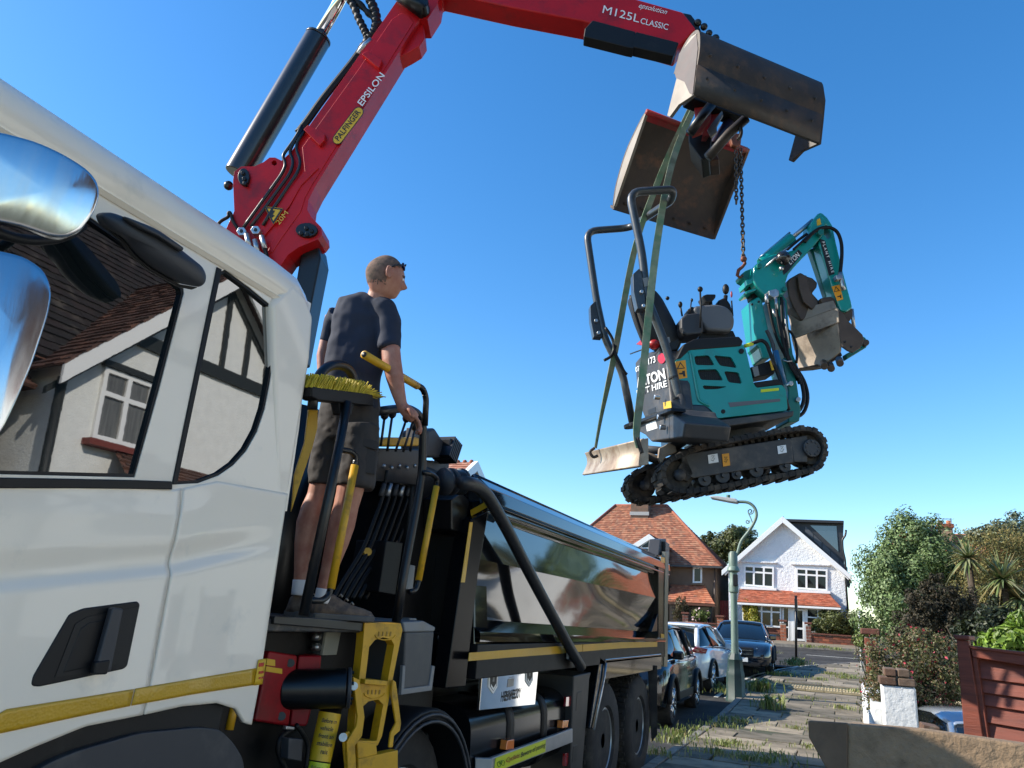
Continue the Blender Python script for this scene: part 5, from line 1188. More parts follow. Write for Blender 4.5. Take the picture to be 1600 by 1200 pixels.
def wrap(s0, s1, m):
    L = (lo_ - lt).length; V = []
    for s_ in (s0, s1):
        for k in range(13):
            a = -1.25 + 2.5 * k / 12; V.append(lt + la * L * s_ + (tc_ * math.cos(a) + sd * math.sin(a)) * .0525)
    return fixn(mesh('leg_label', V, [(k, k + 1, k + 14, k + 13) for k in range(12)], m, lorry, True))
wrap(.14, .68, yellow_label); wrap(.695, .99, lime_label)
L_ = (lo_ - lt).length
for i, s_ in enumerate(['Before m', 'vehicle', 'front an', 'stabilise', 'rais']):
    p = lt + la * L_ * (.26 + i * .085) + tc_ * .056 - sd * (.028 if i < 4 else .004); text(s_, p, sd, -la, [.066, .058, .066, .068, .03][i], .018, black_letter, lorry, tc_, bold=.01, shear=.1)
for i, s_ in enumerate(['Before op', 'crane e']):
    text(s_, lt + la * L_ * (.775 + i * .075) + tc_ * .056 - sd * (.03 - i * .012), sd, -la, .06 - i * .012, .015, black_letter, lorry, tc_, shear=.2)
T('hose', [(462, 1138), (440, 1150), (435, 1175), (448, 1205)], PX(XT - .15), .012, hose_rubber, lorry, curve=5); T('hose', [(463, 1133), (472, 1145), (481, 1165), (478, 1200)], PX(XT - .12), .01, hose_rubber, lorry, curve=5)
S('valve', [(452, 1153), (474, 1155), (472, 1190), (450, 1186)], PX(XT - .1), .06, dark_grey, lorry, bevel=.005)
S('valve_plate', [(448, 1134), (461, 1136), (460, 1141), (447, 1140)], PX(XT - .11), .02, zinc, lorry); T('yellow_strut', [(367, 1095), (357, 1140)], PX(XT - .25), .02, yellow_paint, lorry)
# lever stand
vb = S('valve_bank', [(592, 700), (662, 702), (655, 760), (586, 752)], PX(XT - .3), .35, black_paint, lorry, bevel=.01)
S('valve_cover', [(597, 688), (606, 683), (656, 684), (655, 697), (594, 697)], PX(XT - .28), .2, yellow_paint, lorry, bevel=.01)
for i, (a, b) in enumerate([((601, 650), (595, 697)), ((613, 648), (605, 705)), ((635, 655), (618, 705)), ((646, 655), (630, 706)), ((648, 668), (641, 705))]):
    lv = T('control_lever', [a, b], PX(XT - .22), .0075, black_paint, lorry, 8)
    c = U(a[0], a[1] - 2, PX(XT - .22)); MB().ball(c, .024, 12, sc=(1, 1, 1.25)).build('knob', black_plastic, lv, True)
for i in range(6):
    x0 = 596 + i * 10
    hz = T('hose', [(x0 + 8, 735), (x0 + 2, 775), (x0 - 12, 815), (x0 - 30, 860), (x0 - 58, 905), (x0 - 75, 935)], PX(XT - .3 - .01 * i), .0105, hose_rubber, lorry, curve=5)
    MB().cyl(U(x0 + 4, 756, PX(XT - .3 - .01 * i)), U(x0 - 1, 775, PX(XT - .3 - .01 * i)), .015, 8).build('hose_fitting', zinc if i % 2 else dark_grey, hz, True)
for i in range(5): MB().ball(U(600 + i * 12, 728 + (i % 2) * 3, PX(XT - .27)), .012, 8).build('port_plug', zinc, vb, True)
MB().cyl(U(571, 862, PX(XT - .34)), U(575, 862, PX(XT - .3)), .022, 14).build('yellow_cap', yellow_paint, lorry)
MB().box((-3.95, 2.8, 1.55), (.55, .42, 1.2)).build('shade_box', mat('grimy_black', (.004, .004, .0045), .5, spec=.3, vary=.6, vscale=12, dirt=.15, dcol=(.02, .018, .016), dscale=8), lorry, bevel=.04)  # unseen box added on the far side to keep sun off the gap
MB().cyl((-3.4, 2.75, 1.0), (-3.4, 2.75, 2.35), .11, 20).build('shade_stack', black_paint, lorry, True)  # unseen cylinder added to shade the gap behind the cab
MB().box((-3.75, 3.35, 1.6), (.7, .5, 1.3)).build('shade_box_rear', MATS['grimy_black'], lorry, bevel=.02)  # another unseen box added to shade the lower parts here
# tanks and boxes filling the space in front of the body
blk = mat('grimy_black', (.004, .004, .0045), .45, vary=.6, vscale=12, dirt=.2, dcol=(.03, .028, .025), dscale=8)
MB().box((-3.2, 4.25, 1.75), (1.7, .42, 1.25)).build('oil_tank', blk, lorry, bevel=.03)
MB().box((-3.25, 3.45, 1.0), (1.9, 2.0, .75)).build('subframe', blk, lorry, bevel=.02)
MB().box((-3.25, 6.6, .82), (1.5, 7.2, .4)).build('chassis', blk, lorry, bevel=.02)
S('control_box', [(604, 845), (630, 848), (618, 930), (592, 925)], PX(XT - .25), .2, blk, lorry, bevel=.006)
S('data_plate', [(640, 882), (649, 884), (645, 920), (633, 921)], PX(XT - .08), .01, light_grey, lorry, bevel=.002)
tb = S('tool_box', [(634, 987), (679, 986), (672, 1072), (630, 1078)], PX(XT - .02), .32, grey_plastic, lorry, bevel=.012)
S('lid', [(630, 972), (662, 970), (681, 980), (679, 987), (633, 988)], PX(XT - .015), .34, light_grey, tb, bevel=.008); S('knob', [(640, 966), (651, 966), (652, 974), (641, 975)], PX(XT - .1), .05, light_grey, tb, bevel=.004)
S('edge_trim', [(630, 1040), (634, 1040), (632, 1076), (671, 1071), (676, 1040), (680, 1041), (675, 1079), (627, 1086)], PX(XT - .012), .02, light_grey, tb, bevel=.004)
# folding yellow steps
sp_ = (U(595, 1080, PX(XT + .03)), Vector((1, -.25, 0)).normalized())
st = S('step_frame', [(570, 973), (626, 974), (629, 984), (613, 1065), (597, 1150), (590, 1165), (552, 1163), (556, 1105), (566, 1020)], sp_, .05, yellow_paint, lorry, bevel=.004,
  holes=[[(571, 1061), (577, 1011), (586, 1000), (599, 996), (611, 999), (616, 1008), (606, 1064)], [(564, 1107), (576, 1096), (591, 1093), (599, 1101), (589, 1157), (562, 1157)]])
for pix in ([(571, 1061), (606, 1064), (604, 1072), (570, 1069)], [(560, 1157), (589, 1158), (587, 1166), (558, 1165)]): S('step_tread', pix, off(sp_, .03), .12, yellow_paint, st, bevel=.004)
for (x, y) in ((602, 985), (585, 1076)):
    a = [(x + 16 * math.cos(t), y + (7 + 8 * math.sin(t))) for t in [math.pi * k / 8 for k in range(9)]]; T('tread_rim', a, off(sp_, .002), .003, yellow_paint, st, 6)
    for k in range(4): S('grip_notch', [(x - 10 + k * 6, y + 2), (x - 8 + k * 6, y + 2), (x - 9 + k * 6, y + 9), (x - 11 + k * 6, y + 9)], off(sp_, .003), .002, mat('worn_yellow', (.3, .17, .02), .6), st, bevel=0)
S('step_frame', [(560, 1186), (622, 1172), (622, 1260), (560, 1280)], off(sp_, .05), .05, yellow_paint, lorry, bevel=.004)
S('step_tread', [(558, 1158), (588, 1162), (590, 1180), (560, 1186)], off(sp_, .04), .1, yellow_paint, lorry, bevel=.004)
for pix, d in ([(552, 1058), (562, 1062), (570, 1120), (566, 1150), (555, 1165), (560, 1260), (546, 1260), (542, 1160), (557, 1135), (559, 1120)], .045), ([(614, 1062), (619, 1066), (627, 1130), (625, 1142), (616, 1150), (614, 1168), (608, 1168), (611, 1145), (619, 1130), (612, 1085)], .02), ([(536, 1148), (546, 1142), (552, 1155), (562, 1260), (545, 1260)], .03):
    lk = S('step_link', pix, off(sp_, d), .012, yellow_paint, lorry, bevel=.003)
for (x, y) in ((553, 1072), (534 + 2, 1152)): MB().cyl(U(x, y, off(sp_, .02)), U(x, y, off(sp_, .07)), .018, 12).build('pivot_bolt', steel, lk)
# mudguard of the second steering axle
arc = lambda cx, cy, r_, a0, a1, k=18: [Vector((0, cx + r_ * math.cos(a0 + (a1 - a0) * i / k), cy + r_ * math.sin(a0 + (a1 - a0) * i / k))) for i in range(k + 1)]
rg = []
for a, b in zip(arc(3.95, .36, .62, R(5), R(175)), arc(3.95, .36, .57, R(5), R(175))):
    rg.append([Vector((XT + .0, a.y, a.z)), Vector((XT - .02, a.y * 1, a.z + .012)), Vector((XT - .5, a.y, a.z)), Vector((XT - .5, b.y, b.z)), Vector((XT - .01, b.y, b.z))])
loft('mudguard', rg, black_plastic, lorry, bevel=.006)
for rr in (.565, .6): tube('mudguard_rib', [p + Vector((XT + .006, 0, 0)) for p in arc(3.95, .36, rr, R(8), R(172))], .009, dark_grey, lorry, 6)
# ---- tipper body
P0 = PX(XT)
yF = U(748, 900, P0).y; yR = U(1036, 935, P0).y
def row(px0, py0, px1, py1, dx): 
    a = U(px0, py0, PX(XT + dx)); b = U(px1, py1, PX(XT + dx)); z = (a.z + b.z) / 2; return (XT + dx, a.z, b.z)
# (dx, front z, rear z) rows of the side, top to bottom
def zrow(pf, pr, dx): return (XT + dx, U(*pf, PX(XT + dx)).z, U(*pr, PX(XT + dx)).z)
rows = [zrow((770, 820), (1026, 905), -.055), zrow((760, 876), (1034, 936), .0), zrow((741, 967), (1029, 988), -.10), zrow((739, 987), (1029, 998), .035), zrow((735, 1003), (1028, 1003), .04)]
def strip(name, r0, r1, mt, y0=None, y1=None, m=1, par=None):
    y0 = yF if y0 is None else y0; y1 = yR if y1 is None else y1; k = 24; V = []; F = []
    for i in range(k + 1):
        t = i / k; y = y0 + (y1 - y0) * t
        for j in range(7):
            s_ = j / 6; x = r0[0] + (r1[0] - r0[0]) * s_; z = (r0[1] + (r0[2] - r0[1]) * t) * (1 - s_) + (r1[1] + (r1[2] - r1[1]) * t) * s_
            V.append((x + m * .007 * math.sin(y * 1.6 + 1) * math.sin(math.pi * s_) + m * .0025 * math.sin(y * 4.3 + s_ * 3), y, z))
    for i in range(k):
        for j in range(6): F.append((i * 7 + j, (i + 1) * 7 + j, (i + 1) * 7 + j + 1, i * 7 + j + 1))
    o = mesh(name, V, F, mt, par or lorry, True); return o
topz = rows[0]
strip('upper_side', (XT - .045, topz[1] + .2, topz[2] + .02), rows[1], black_gloss)
strip('lower_side', rows[1], rows[2], black_gloss); strip('side_ledge', rows[2], rows[3], black_gloss, m=0); 
loft_rail = [(r_[0], r_[1], r_[2]) for r_ in rows[3:]]
strip('lower_rail', rows[3], (XT + .04, rows[4][1], rows[4][2]), black_gloss, m=.4)
zt0 = rows[4][1]; zt1 = rows[4][2]
MB().box((XT - .2, (yF + yR) / 2, (zt0 + zt1) / 2 - .1), (.46, yR - yF, .2)).build('floor_rail', blk, lorry, bevel=.006)
MB().box((-3.3, (yF + yR) / 2, 1.85), (2.1, yR - yF - .1, .8)).build('body_core', blk, lorry)
S('side_tape', [(733.5, 1020), (800, 1015), (855, 1011), (910, 1007), (910, 1018), (855, 1023), (800, 1027), (732, 1033)], PX(XT + .034), .004, yellow_tape, lorry, bevel=0)
S('side_tape', [(911, 1007), (970, 1003.5), (1027, 1003), (1027, 1010.5), (970, 1013), (911, 1018)], PX(XT + .034), .004, yellow_tape, lorry, bevel=0)
# top rail, a box section along the body
ta, tb_ = U(784, 747, P0), U(1044, 875, P0); tz = (ta.z + tb_.z) / 2 - .012
y0t = U(760, 800, P0).y
pr = [(-.16, tz + .0), (-.05, tz - .01), (.02, tz - .07), (.03, tz - .16), (.0, tz - .165), (-.005, tz - .19), (.022, tz - .195), (.022, tz - .215), (-.01, tz - .22), (-.012, tz - .25), (-.06, tz - .26), (-.2, tz - .26)]
o = loft('top_rail', [[Vector((XT + x, y, z)) for x, z in pr] for y in (ta.y - .24, (ta.y + tb_.y) / 2, tb_.y)], black_gloss, lorry, smooth=False, bevel=.006)
tube('rail_pipe', [(XT - .09, ta.y - .24, tz - .01), (XT - .09, tb_.y, tz - .01)], .03, black_gloss, lorry, 12)
# headboard
S('headboard', [(692, 803), (735, 796), (760, 784), (762, 800), (740, 826), (742, 1010), (700, 1010)], PY(yF + .02), .2, black_gloss, lorry, bevel=.01)
MB().box((-3.3, yF + .02, 1.85), (2.2, .1, 1.0)).build('headboard_panel', black_gloss, lorry, bevel=.01)
S('headboard_tape', [(735, 797), (760, 783), (764, 791), (736, 806.5)], PY(yF - .026), .004, yellow_tape, lorry, bevel=0)
cp = PX(XT - .03)
S('corner_post', [(721, 900), (736, 812), (764, 797), (747, 900), (728, 1073), (696, 1076)], (U(725, 950, cp), Vector((.96, -.28, 0)).normalized()), .12, mat('black_satin', (.006, .006, .007), .2, ior=1.35, spec=.4), lorry, bevel=.008)
S('post_tape', [(734, 816), (739, 816), (726.5, 910), (720.5, 910)], (U(725, 950, PX(XT - .02)), Vector((.96, -.28, 0)).normalized()), .004, yellow_tape, lorry, bevel=0)
S('black_bracket', [(706, 780), (721, 770), (734, 781), (727, 834), (706, 828)], PX(XT - .1), .2, black_paint, lorry, bevel=.01)
# sheeting arm with its motor
MB().cyl(U(688, 752, PX(XT - .1)), U(722, 754, PX(XT - .02)), .075, 24).build('sheet_motor', black_paint, lorry, True, bevel=.006)
for x in (693, 703, 718): MB().cyl(U(x, 752.5, PX(XT - .06)), U(x + 3, 752.7, PX(XT - .055)), .083, 24).build('motor_ring', dark_grey, lorry, True)
T('sheet_arm', [(722, 754), (744, 757), (762, 774), (789, 820), (836, 912), (890, 1012), (908, 1042)], PX(XT + .1), .041, mat('arm_rubber', (.022, .022, .023), .4, bump=.1, bscale=80), lorry, 16, rad=.35)
S('arm_bracket', [(889, 1010), (898, 1008), (900, 1020), (908, 1030), (897, 1035), (888, 1030)], PX(XT + .06), .02, zinc, lorry, bevel=.003)
S('maker_plate', [(791, 803), (811, 812), (811, 826), (795, 820)], PX(XT - .03), .006, yellow_label, lorry, bevel=0)
textpix('THOMPSONS', (793.5, 817), (811, 824.5), (792.5, 808), PX(XT - .024), black_letter, lorry, bold=.02)
# filter / lamp cluster above the tank
S('filter_body', [(668, 672), (680, 668), (694, 690), (690, 715), (665, 715)], PX(XT - .35), .2, dark_grey, lorry, bevel=.02)
fa, fb = U(690, 690, PX(XT - .35)), U(703, 705, PX(XT - .35))
for k in range(6): MB().box(fa.lerp(fb, .2 + k * .16) + Vector((0, 0, -.02)), (.15, .014, .16), Matrix.Rotation(R(-25), 3, 'X')).build('cooling_rib', black_paint, lorry, bevel=.003)
MB().box(fa.lerp(fb, .6) + Vector((0, 0, -.02)), (.12, .12, .14)).build('filter_head', black_paint, lorry, bevel=.01)
S('filter_tank', [(663, 718), (704, 722), (702, 738), (690, 744), (660, 745)], PX(XT - .4), .3, dark_grey, lorry, bevel=.02)
S('grey_block', [(648, 668), (657, 668), (656, 690), (646, 690)], PX(XT - .3), .06, grey_plastic, lorry, bevel=.004)
# polished side panel with shields
sp2 = PX(XT - .03)
pp = S('polished_panel', [(754.5, 1044.5), (842, 1036.5), (836, 1101), (749, 1110)], sp2, .02, mat('mirror_panel', (.8, .79, .77), .05, metal=1, bump=.06, bscale=3, bdist=.004), lorry, bevel=.003)
def shield(cx, cy, w, h):
    o_ = [(cx - w, cy - h), (cx + w, cy - h * 1.05), (cx + w * .85, cy + h * .4), (cx - w * .1, cy + h), (cx - w * 1.1, cy + h * .45)]
    S('shield', o_, off(sp2, .006), .006, white_letter, pp, bevel=0); i_ = [(cx + (x - cx) * .72, cy + (y - cy) * .76) for x, y in o_]
    S('shield_field', i_, off(sp2, .008), .002, black_letter, pp, bevel=0)
    S('chevron', [(cx - w * .6, cy + h * .15), (cx - w * .05, cy + h * .5), (cx + w * .55, cy + h * .1), (cx + w * .5, cy + h * .35), (cx - w * .08, cy + h * .72), (cx - w * .6, cy + h * .38)], off(sp2, .0095), .001, white_letter, pp, bevel=0)
    S('charge', [(cx - w * .2, cy - h * .5), (cx + w * .25, cy - h * .5), (cx + w * .15, cy - h * .05), (cx - w * .25, cy - h * .05)], off(sp2, .0095), .001, light_grey, pp, bevel=0)
shield(771.5, 1066, 7, 18); shield(828, 1057, 5.5, 16)
textpix('HENNESSY', (784, 1097), (813, 1090), (785.5, 1081), off(sp2, .003), black_letter, pp, bold=.03)
S('print_block', [(794, 1061), (803.5, 1060), (802.5, 1072), (792.5, 1074)], off(sp2, .002), .001, mat('grey_print', (.3, .29, .27), .5), pp, bevel=0)
S('print_line', [(796, 1058), (803, 1057.3), (803, 1058.3), (796, 1059)], off(sp2, .002), .001, MATS['grey_print'], pp, bevel=0)
# tank, guard rail, toolbox, rear mudguards, lamps
pt = [(XT - .36 + .30 * math.cos(a), .78 + .2 * math.sin(a)) for a in [6.2832 * k / 24 for k in range(24)]]
def sq(a): c, s_ = math.cos(a), math.sin(a); return (XT - .42 + .36 * (abs(c) ** .5) * (1 if c > 0 else -1), .68 + .27 * (abs(s_) ** .5) * (1 if s_ > 0 else -1))
ya, yb_ = U(745, 1150, P0).y + .05, U(905, 1140, P0).y - .1
tk = loft('fuel_tank', [[Vector((x, y, z)) for x, z in [sq(6.2832 * k / 32) for k in range(32)]] for y in (ya, yb_)], MATS['black_satin'], lorry); smooth_angle(tk, 40)
for s_ in (.33, .68): loft('tank_strap', [[Vector((XT - .42 + (x - XT + .42) * 1.03, y, .68 + (z - .68) * 1.03)) for x, z in [sq(6.2832 * k / 32) for k in range(32)]] for y in (ya + (yb_ - ya) * s_ - .05, ya + (yb_ - ya) * s_ + .05)], black_plastic, tk)
lathe('filler_cap', [(.075, 0), (.075, .03), (.06, .04), (.06, .06), (0, .065)], (XT - .33, ya + (yb_ - ya) * .5, .94), black_plastic, tk)
gr = S('side_guard', [(770, 1184), (895, 1138), (895, 1160), (768, 1210)], PX(XT + .02), .03, mat('alu_bar', (.42, .42, .42), .4, metal=.6, vary=.2), lorry, bevel=.006)
S('side_guard', [(742, 1184), (770, 1185), (768, 1240), (742, 1240)], (U(756, 1200, PX(XT)), Vector((.5, -.86, 0))), .03, MATS['alu_bar'], lorry, bevel=.006)
sg = S('cyclist_sign', [(774.5, 1184.5), (853, 1155.5), (852, 1174.5), (772, 1207)], PX(XT + .024), .003, lime_label, lorry, bevel=0)
PS_ = PX(XT + .025)
textpix('Cyclists', (790, 1194), (811, 1185.5), (790.8, 1184), PS_, brown_letter, sg, bold=.015, shear=.2); textpix('Beware of passing', (813, 1186), (851.5, 1169), (813.5, 1175.5), PS_, black_letter, sg, bold=.01, shear=.2)
for cx, cy in ((780, 1194), (786, 1192)): tube('bicycle_mark', [U(cx + 2.6 * math.cos(k * .524), cy + 4 * math.sin(k * .524), off(PS_, .003)) for k in range(13)], .0018, mat('green_print', (.05, .2, .02), .5), sg, 5)
T('bicycle_mark', [(780, 1194), (783, 1188), (786, 1192), (782, 1193), (780, 1189)], off(PS_, .003), .0018, MATS['green_print'], sg, 5)
amber = mat('amber_lens', (.8, .2, .01), .15, coat=1)
for pix in ([(793, 1157), (804, 1155), (803, 1170), (791, 1172)], [(880, 1126), (889, 1125), (887, 1137), (879, 1138)]):
    S('marker_lamp', pix, PX(XT + .0), .05, amber, lorry, bevel=.005)
S('side_box', [(897, 1056), (924, 1050), (921, 1062), (918, 1108), (911, 1190), (908, 1260), (890, 1260), (893, 1150)], PX(XT + .0), .35, mat('worn_grey_box', (.03, .029, .027), .5, vary=.3, vscale=5, dirt=.2, dcol=(.07, .062, .05)), lorry, bevel=.012)
S('box_slot', [(902, 1082), (909, 1080), (907, 1108), (900, 1111)], PX(XT + .003), .02, black_letter, lorry, bevel=.003); S('box_slot', [(896, 1166), (903, 1163), (901, 1190), (894, 1192)], PX(XT + .003), .02, black_letter, lorry, bevel=.003)
for pix in ([(885, 1089), (895, 1088), (894, 1103), (884, 1104)], [(883, 1178), (888, 1176), (887, 1196), (882, 1197)]): S('reflector', pix, PX(XT - .02), .02, lens_red, lorry, bevel=.002)
ym0 = U(940, 1030, P0).y; ym1 = U(1026, 1020, P0).y; zm = U(980, 1026, P0).z
MB().box((XT - .27, (ym0 + ym1) / 2 + .05, zm - .02), (.62, ym1 - ym0 + .1, .05)).build('rear_mudguard', black_gloss, lorry, bevel=.015)
MB().box((XT + .02, (ym0 + ym1) / 2 + .05, zm - .09), (.04, ym1 - ym0 + .1, .17)).build('mudguard_skirt', black_gloss, lorry, bevel=.01)
S('mudguard_front', [(938, 1026), (946, 1033), (943, 1060), (930, 1140), (922, 1138)], PX(XT + .03), .5, black_gloss, lorry, bevel=.01)
T('mudguard_edge', [(947, 1036), (944, 1060), (928, 1140)], PX(XT + .045), .012, zinc, lorry, 6)
S('rear_flap', [(1012, 1040), (1027, 1040), (1027, 1148), (1018, 1160)], (Vector((0, yR - .15, 0)), Vector((.25, -1, 0))), .03, rubber, lorry)
# rear post and tailboard
S('rear_post', [(1029, 885), (1041, 890), (1040, 1040), (1029, 1040)], PX(XT + .02), .15, MATS['black_satin'], lorry, bevel=.01)
S('tail_triangle', [(1036, 936), (1036, 985), (1018, 987)], PX(XT + .01), .04, black_gloss, lorry, bevel=.004)
for a, b in ((870, 878), (990, 1015)): S('post_tape', [(1033, a), (1041.5, a + 2), (1041.5, b + 3), (1033, b)], PX(XT + .024), .004, yellow_tape, lorry, bevel=0)
S('tail_bar', [(1040, 862), (1045, 862), (1043, 1042), (1038, 1042)], PX(XT + .03), .05, mat('dull_steel', (.2, .19, .15), .4, metal=.5), lorry, bevel=.004)
S('roll_end', [(1032, 843), (1041, 842), (1040, 868), (1029, 868)], PX(XT - .05), .15, dark_grey, lorry, bevel=.01); S('roll_bracket', [(1040, 846), (1046, 850), (1046, 870), (1040, 868)], PX(XT + .0), .05, black_paint, lorry, bevel=.004)
MB().box((-3.3, yR + .03, 1.9), (2.2, .06, 1.1)).build('tailboard', black_gloss, lorry, bevel=.01)
# ================================================================ loader crane
CC = Vector((-3.25, 3.9, 0)); CN = Vector((.34, -.94, 0)).normalized(); PCR = (CC, CN)
crane = thing('loader_crane', 'red loader crane behind the cab with folded main boom and black lift cylinder', 'crane', (-3.25, 3.9, .9))
cf = off(PCR, .15)
mbm = S('main_boom', [(351, 362), (366, 330), (364, 282), (366, 268), (377, 260), (397, 260), (412, 253), (421, 246), (430, 246), (440, 251), (455, 237), (472, 212), (545, 110), (621, 0), (640, -30), (690, -30), (684, 5), (668, 30), (655, 30), (492, 292), (482, 312), (480, 328), (487, 340), (502, 355), (503, 366), (497, 374), (467, 386), (450, 398), (437, 417), (400, 420)], cf, .3, red_paint, crane,
  holes=[[(425, 252), (430, 250), (433, 254), (430, 258), (425, 257)]], bevel=.012, seg=2) if False else \
  S('main_boom', [(351, 362), (366, 330), (364, 282), (366, 268), (377, 260), (397, 260), (412, 253), (421, 246), (430, 246), (440, 251), (455, 237), (472, 212), (545, 110), (621, 0), (640, -30), (690, -30), (684, 5), (668, 30), (655, 30), (492, 292), (482, 312), (480, 328), (487, 340), (502, 355), (503, 366), (497, 374), (467, 386), (450, 398), (437, 417), (400, 420)], cf, .2, red_paint, crane, holes=[[(424, 253), (428, 250), (432, 252), (433, 256), (429, 259), (425, 257)]], bevel=.012)
# welded cover plates stand proud of the boom
S('cover_plate', [(472, 230), (560, 108), (585, 70), (612, 30), (628, 20), (640, 25), (646, 35), (488, 288), (477, 308), (470, 330), (440, 372), (425, 395), (418, 392), (470, 290), (476, 268)], off(PCR, .156), .01, red_paint, crane, bevel=.004)
S('gusset', [(498, 262), (474, 268), (440, 312), (400, 372), (406, 376), (452, 322), (470, 290)], off(PCR, .166), .012, red_paint, crane, bevel=.004)
S('elbow_plate', [(612, 96), (640, 81), (655, 72), (663, 60), (661, 34), (640, 40)], off(PCR, .1), .14, red_paint, crane, bevel=.01)
def disc(px, py, rx, ry, pl, h, m, par, name='pin', n=22):
    P = [U(px + rx * math.cos(6.2832 * k / n), py + ry * math.sin(6.2832 * k / n), pl) for k in range(n)]; nn = pl[1].normalized()
    v, f = slab_geo([p + nn * h for p in P], nn, h + .02); return fixn(mesh(name, v, f, m, par, bevel=.004))
for (x, y, rx, ry, ps) in ((382, 278, 9, 13, [(380, 271), (382, 280), (383, 287)]), (480, 361, 17, 11, [(471, 365), (479, 357), (487, 361), (480, 367)])):
    pn = disc(x, y, rx, ry, off(PCR, .155), .02, black_paint, crane)
    for a, b in ps: disc(a, b, 3.4, 3.4, off(PCR, .176), .012, black_plastic, pn, 'bolt', 8)
disc(662, 17, 10, 10, off(PCR, .15), .09, black_paint, crane, 'elbow_pin'); T('elbow_link', [(618, -14), (640, 2), (662, 18)], off(PCR, .2), .055, black_paint, crane, 12)
# arched underside and the black column
S('column', [(472, 380), (497, 377), (501, 402), (489, 462), (470, 560), (440, 560), (462, 440)], off(PCR, .05), .22, black_paint, crane, bevel=.015)
S('boom_cheek', [(437, 417), (450, 398), (467, 386), (474, 384), (468, 408), (462, 402), (448, 410), (440, 425)], off(PCR, -.08), .08, red_paint, crane, bevel=.006)
MB().cyl((-3.25, 3.9, .9), (-3.25, 3.9, 2.7), .2, 24).build('slew_column', black_paint, crane, True)
# lift cylinder
qa, qb = U(384, 252, PCR), U(496, 61, PCR); ax_ = (qb - qa).normalized()
cyl_black = mat('cylinder_black', (.012, .012, .013), .28, coat=.4, bump=.05, bscale=20)
MB().cyl(qa - ax_ * .12, qb, .1, 32).build('lift_cylinder', cyl_black, crane, True, bevel=.008)
MB().cyl(qb, qb + ax_ * .02, .103, 32).build('gland', cyl_black, crane, True, bevel=.006)
MB().cyl(qb, qb + ax_ * 1.1, .046, 24).build('piston_rod', mat('rod_chrome', (.8, .8, .82), .06, metal=1), crane, True)
MB().ball(U(357, 290, PCR), .035, 12).build('grease_boss', black_paint, crane, True)
MB().box((-3.35, 3.3, 2.05), (.75, .45, 2.1)).build('shade_block', blk, crane, bevel=.03)  # unseen block added to shade the hoses behind the cab
# pipes and hoses
hp_ = off(PCR, .175)
for i, pts in enumerate([[(380, 356), (395, 335), (441, 271), (447, 256), (441, 244), (449, 233), (462, 215), (472, 196)], [(392, 354), (408, 333), (454, 270), (459, 252), (452, 238), (458, 224), (474, 200)], [(411, 352), (422, 333), (466, 268), (470, 252), (463, 234), (464, 222), (478, 202)]]):
    T('pipe', pts, hp_, .0115, black_paint, crane, 10, rad=.05)
for dx, rr in ((0, .02), (4, .016), (-3, .014)): T('hose', [(466 + dx, 206), (480 + dx, 188), (505 + dx, 153), (545 + dx, 103), (560 + dx, 83), (572 + dx, 66)], off(PCR, .12), rr, hose_rubber, crane, 10, curve=4)
def wrapped(pts, r_):
    P = smoothpath([U(x, y, off(PCR, .05)) for x, y in pts], 10); rr = [r_ * (1 + .14 * (1 if (i // 2) % 2 else -1)) for i in range(len(P))]
    tube('wrapped_hose', P, rr, hose_rubber, crane, 12)
wrapped([(540, -8), (552, 8), (561, 30), (570, 48), (574, 62), (566, 76)], .028); wrapped([(573, -10), (582, 8), (588, 28), (586, 48), (577, 62), (566, 78)], .034); wrapped([(545, -12), (575, 20), (596, 40)], .024)
T('hose', [(560, 84), (570, 70), (580, 62)], off(PCR, .14), .02, zinc, crane)
for pix in ([(474, 202), (481, 195), (508, 209), (507, 218), (499, 227), (494, 222)], [(565, 84), (574, 79), (597, 93), (592, 106), (585, 101)]): S('hose_clamp', pix, off(PCR, .19), .05, red_paint, crane, bevel=.005)
for x, y in ((377, 361), (399, 359)):
    P = [U(x + 8 * math.cos(1.047 * k), y + 7 * math.sin(1.047 * k), off(PCR, .21)) for k in range(6)]; v, f = slab_geo(P, CN, .05); o = fixn(mesh('hex_nut', v, f, zinc, crane, bevel=.003)); disc(x, y, 3, 3, off(PCR, .21), .006, black_letter, o, 'bore', 10)
for (x, y) in ((385, 374), (398, 383), (409, 377)): T('hose_fitting', [(x, y - 8), (x + 5, y + 12)], off(PCR, .2), .019, zinc, crane, 10); T('hose', [(x + 5, y + 11), (x + 9, y + 30), (x + 8, y + 60)], off(PCR, .2), .015, hose_rubber, crane)
T('hose_loop', [(372, 358), (364, 345), (360, 333), (357, 333), (356, 339), (346, 345), (341, 352), (348, 362)], off(PCR, .17), .012, hose_rubber, crane, curve=5)
# decals
warn = S('warning_sign', [(413, 322.5), (443, 325.5), (427, 351)], off(PCR, .182), .003, yellow_label, crane, bevel=0, rnd=.012)
S('warning_border', [(413.5, 323), (442.5, 326), (427, 350.3)], off(PCR, .1835), .001, black_letter, warn, bevel=0, holes=[[(417.5, 325.5), (438.5, 327.6), (427, 345.5)]])
S('falling_mark', [(423, 328), (430, 329), (426, 335), (429, 337), (424, 341), (421, 337)], off(PCR, .184), .001, black_letter, warn, bevel=0)
yl = mat('yellow_print', (.7, .45, .05), .5)
textpix('20M', (436.5, 352), (451, 333.5), (430.5, 347.5), off(PCR, .172), yl, crane)
pill = []
a_, b_ = Vector((527.5, 217.5)), Vector((560, 175)); dd = (b_ - a_).normalized(); pp_ = Vector((-dd.y, dd.x))
for k in range(9): t = math.pi * k / 8; pill.append(b_ + pp_ * 8 * math.cos(t) + dd * 8 * math.sin(t))
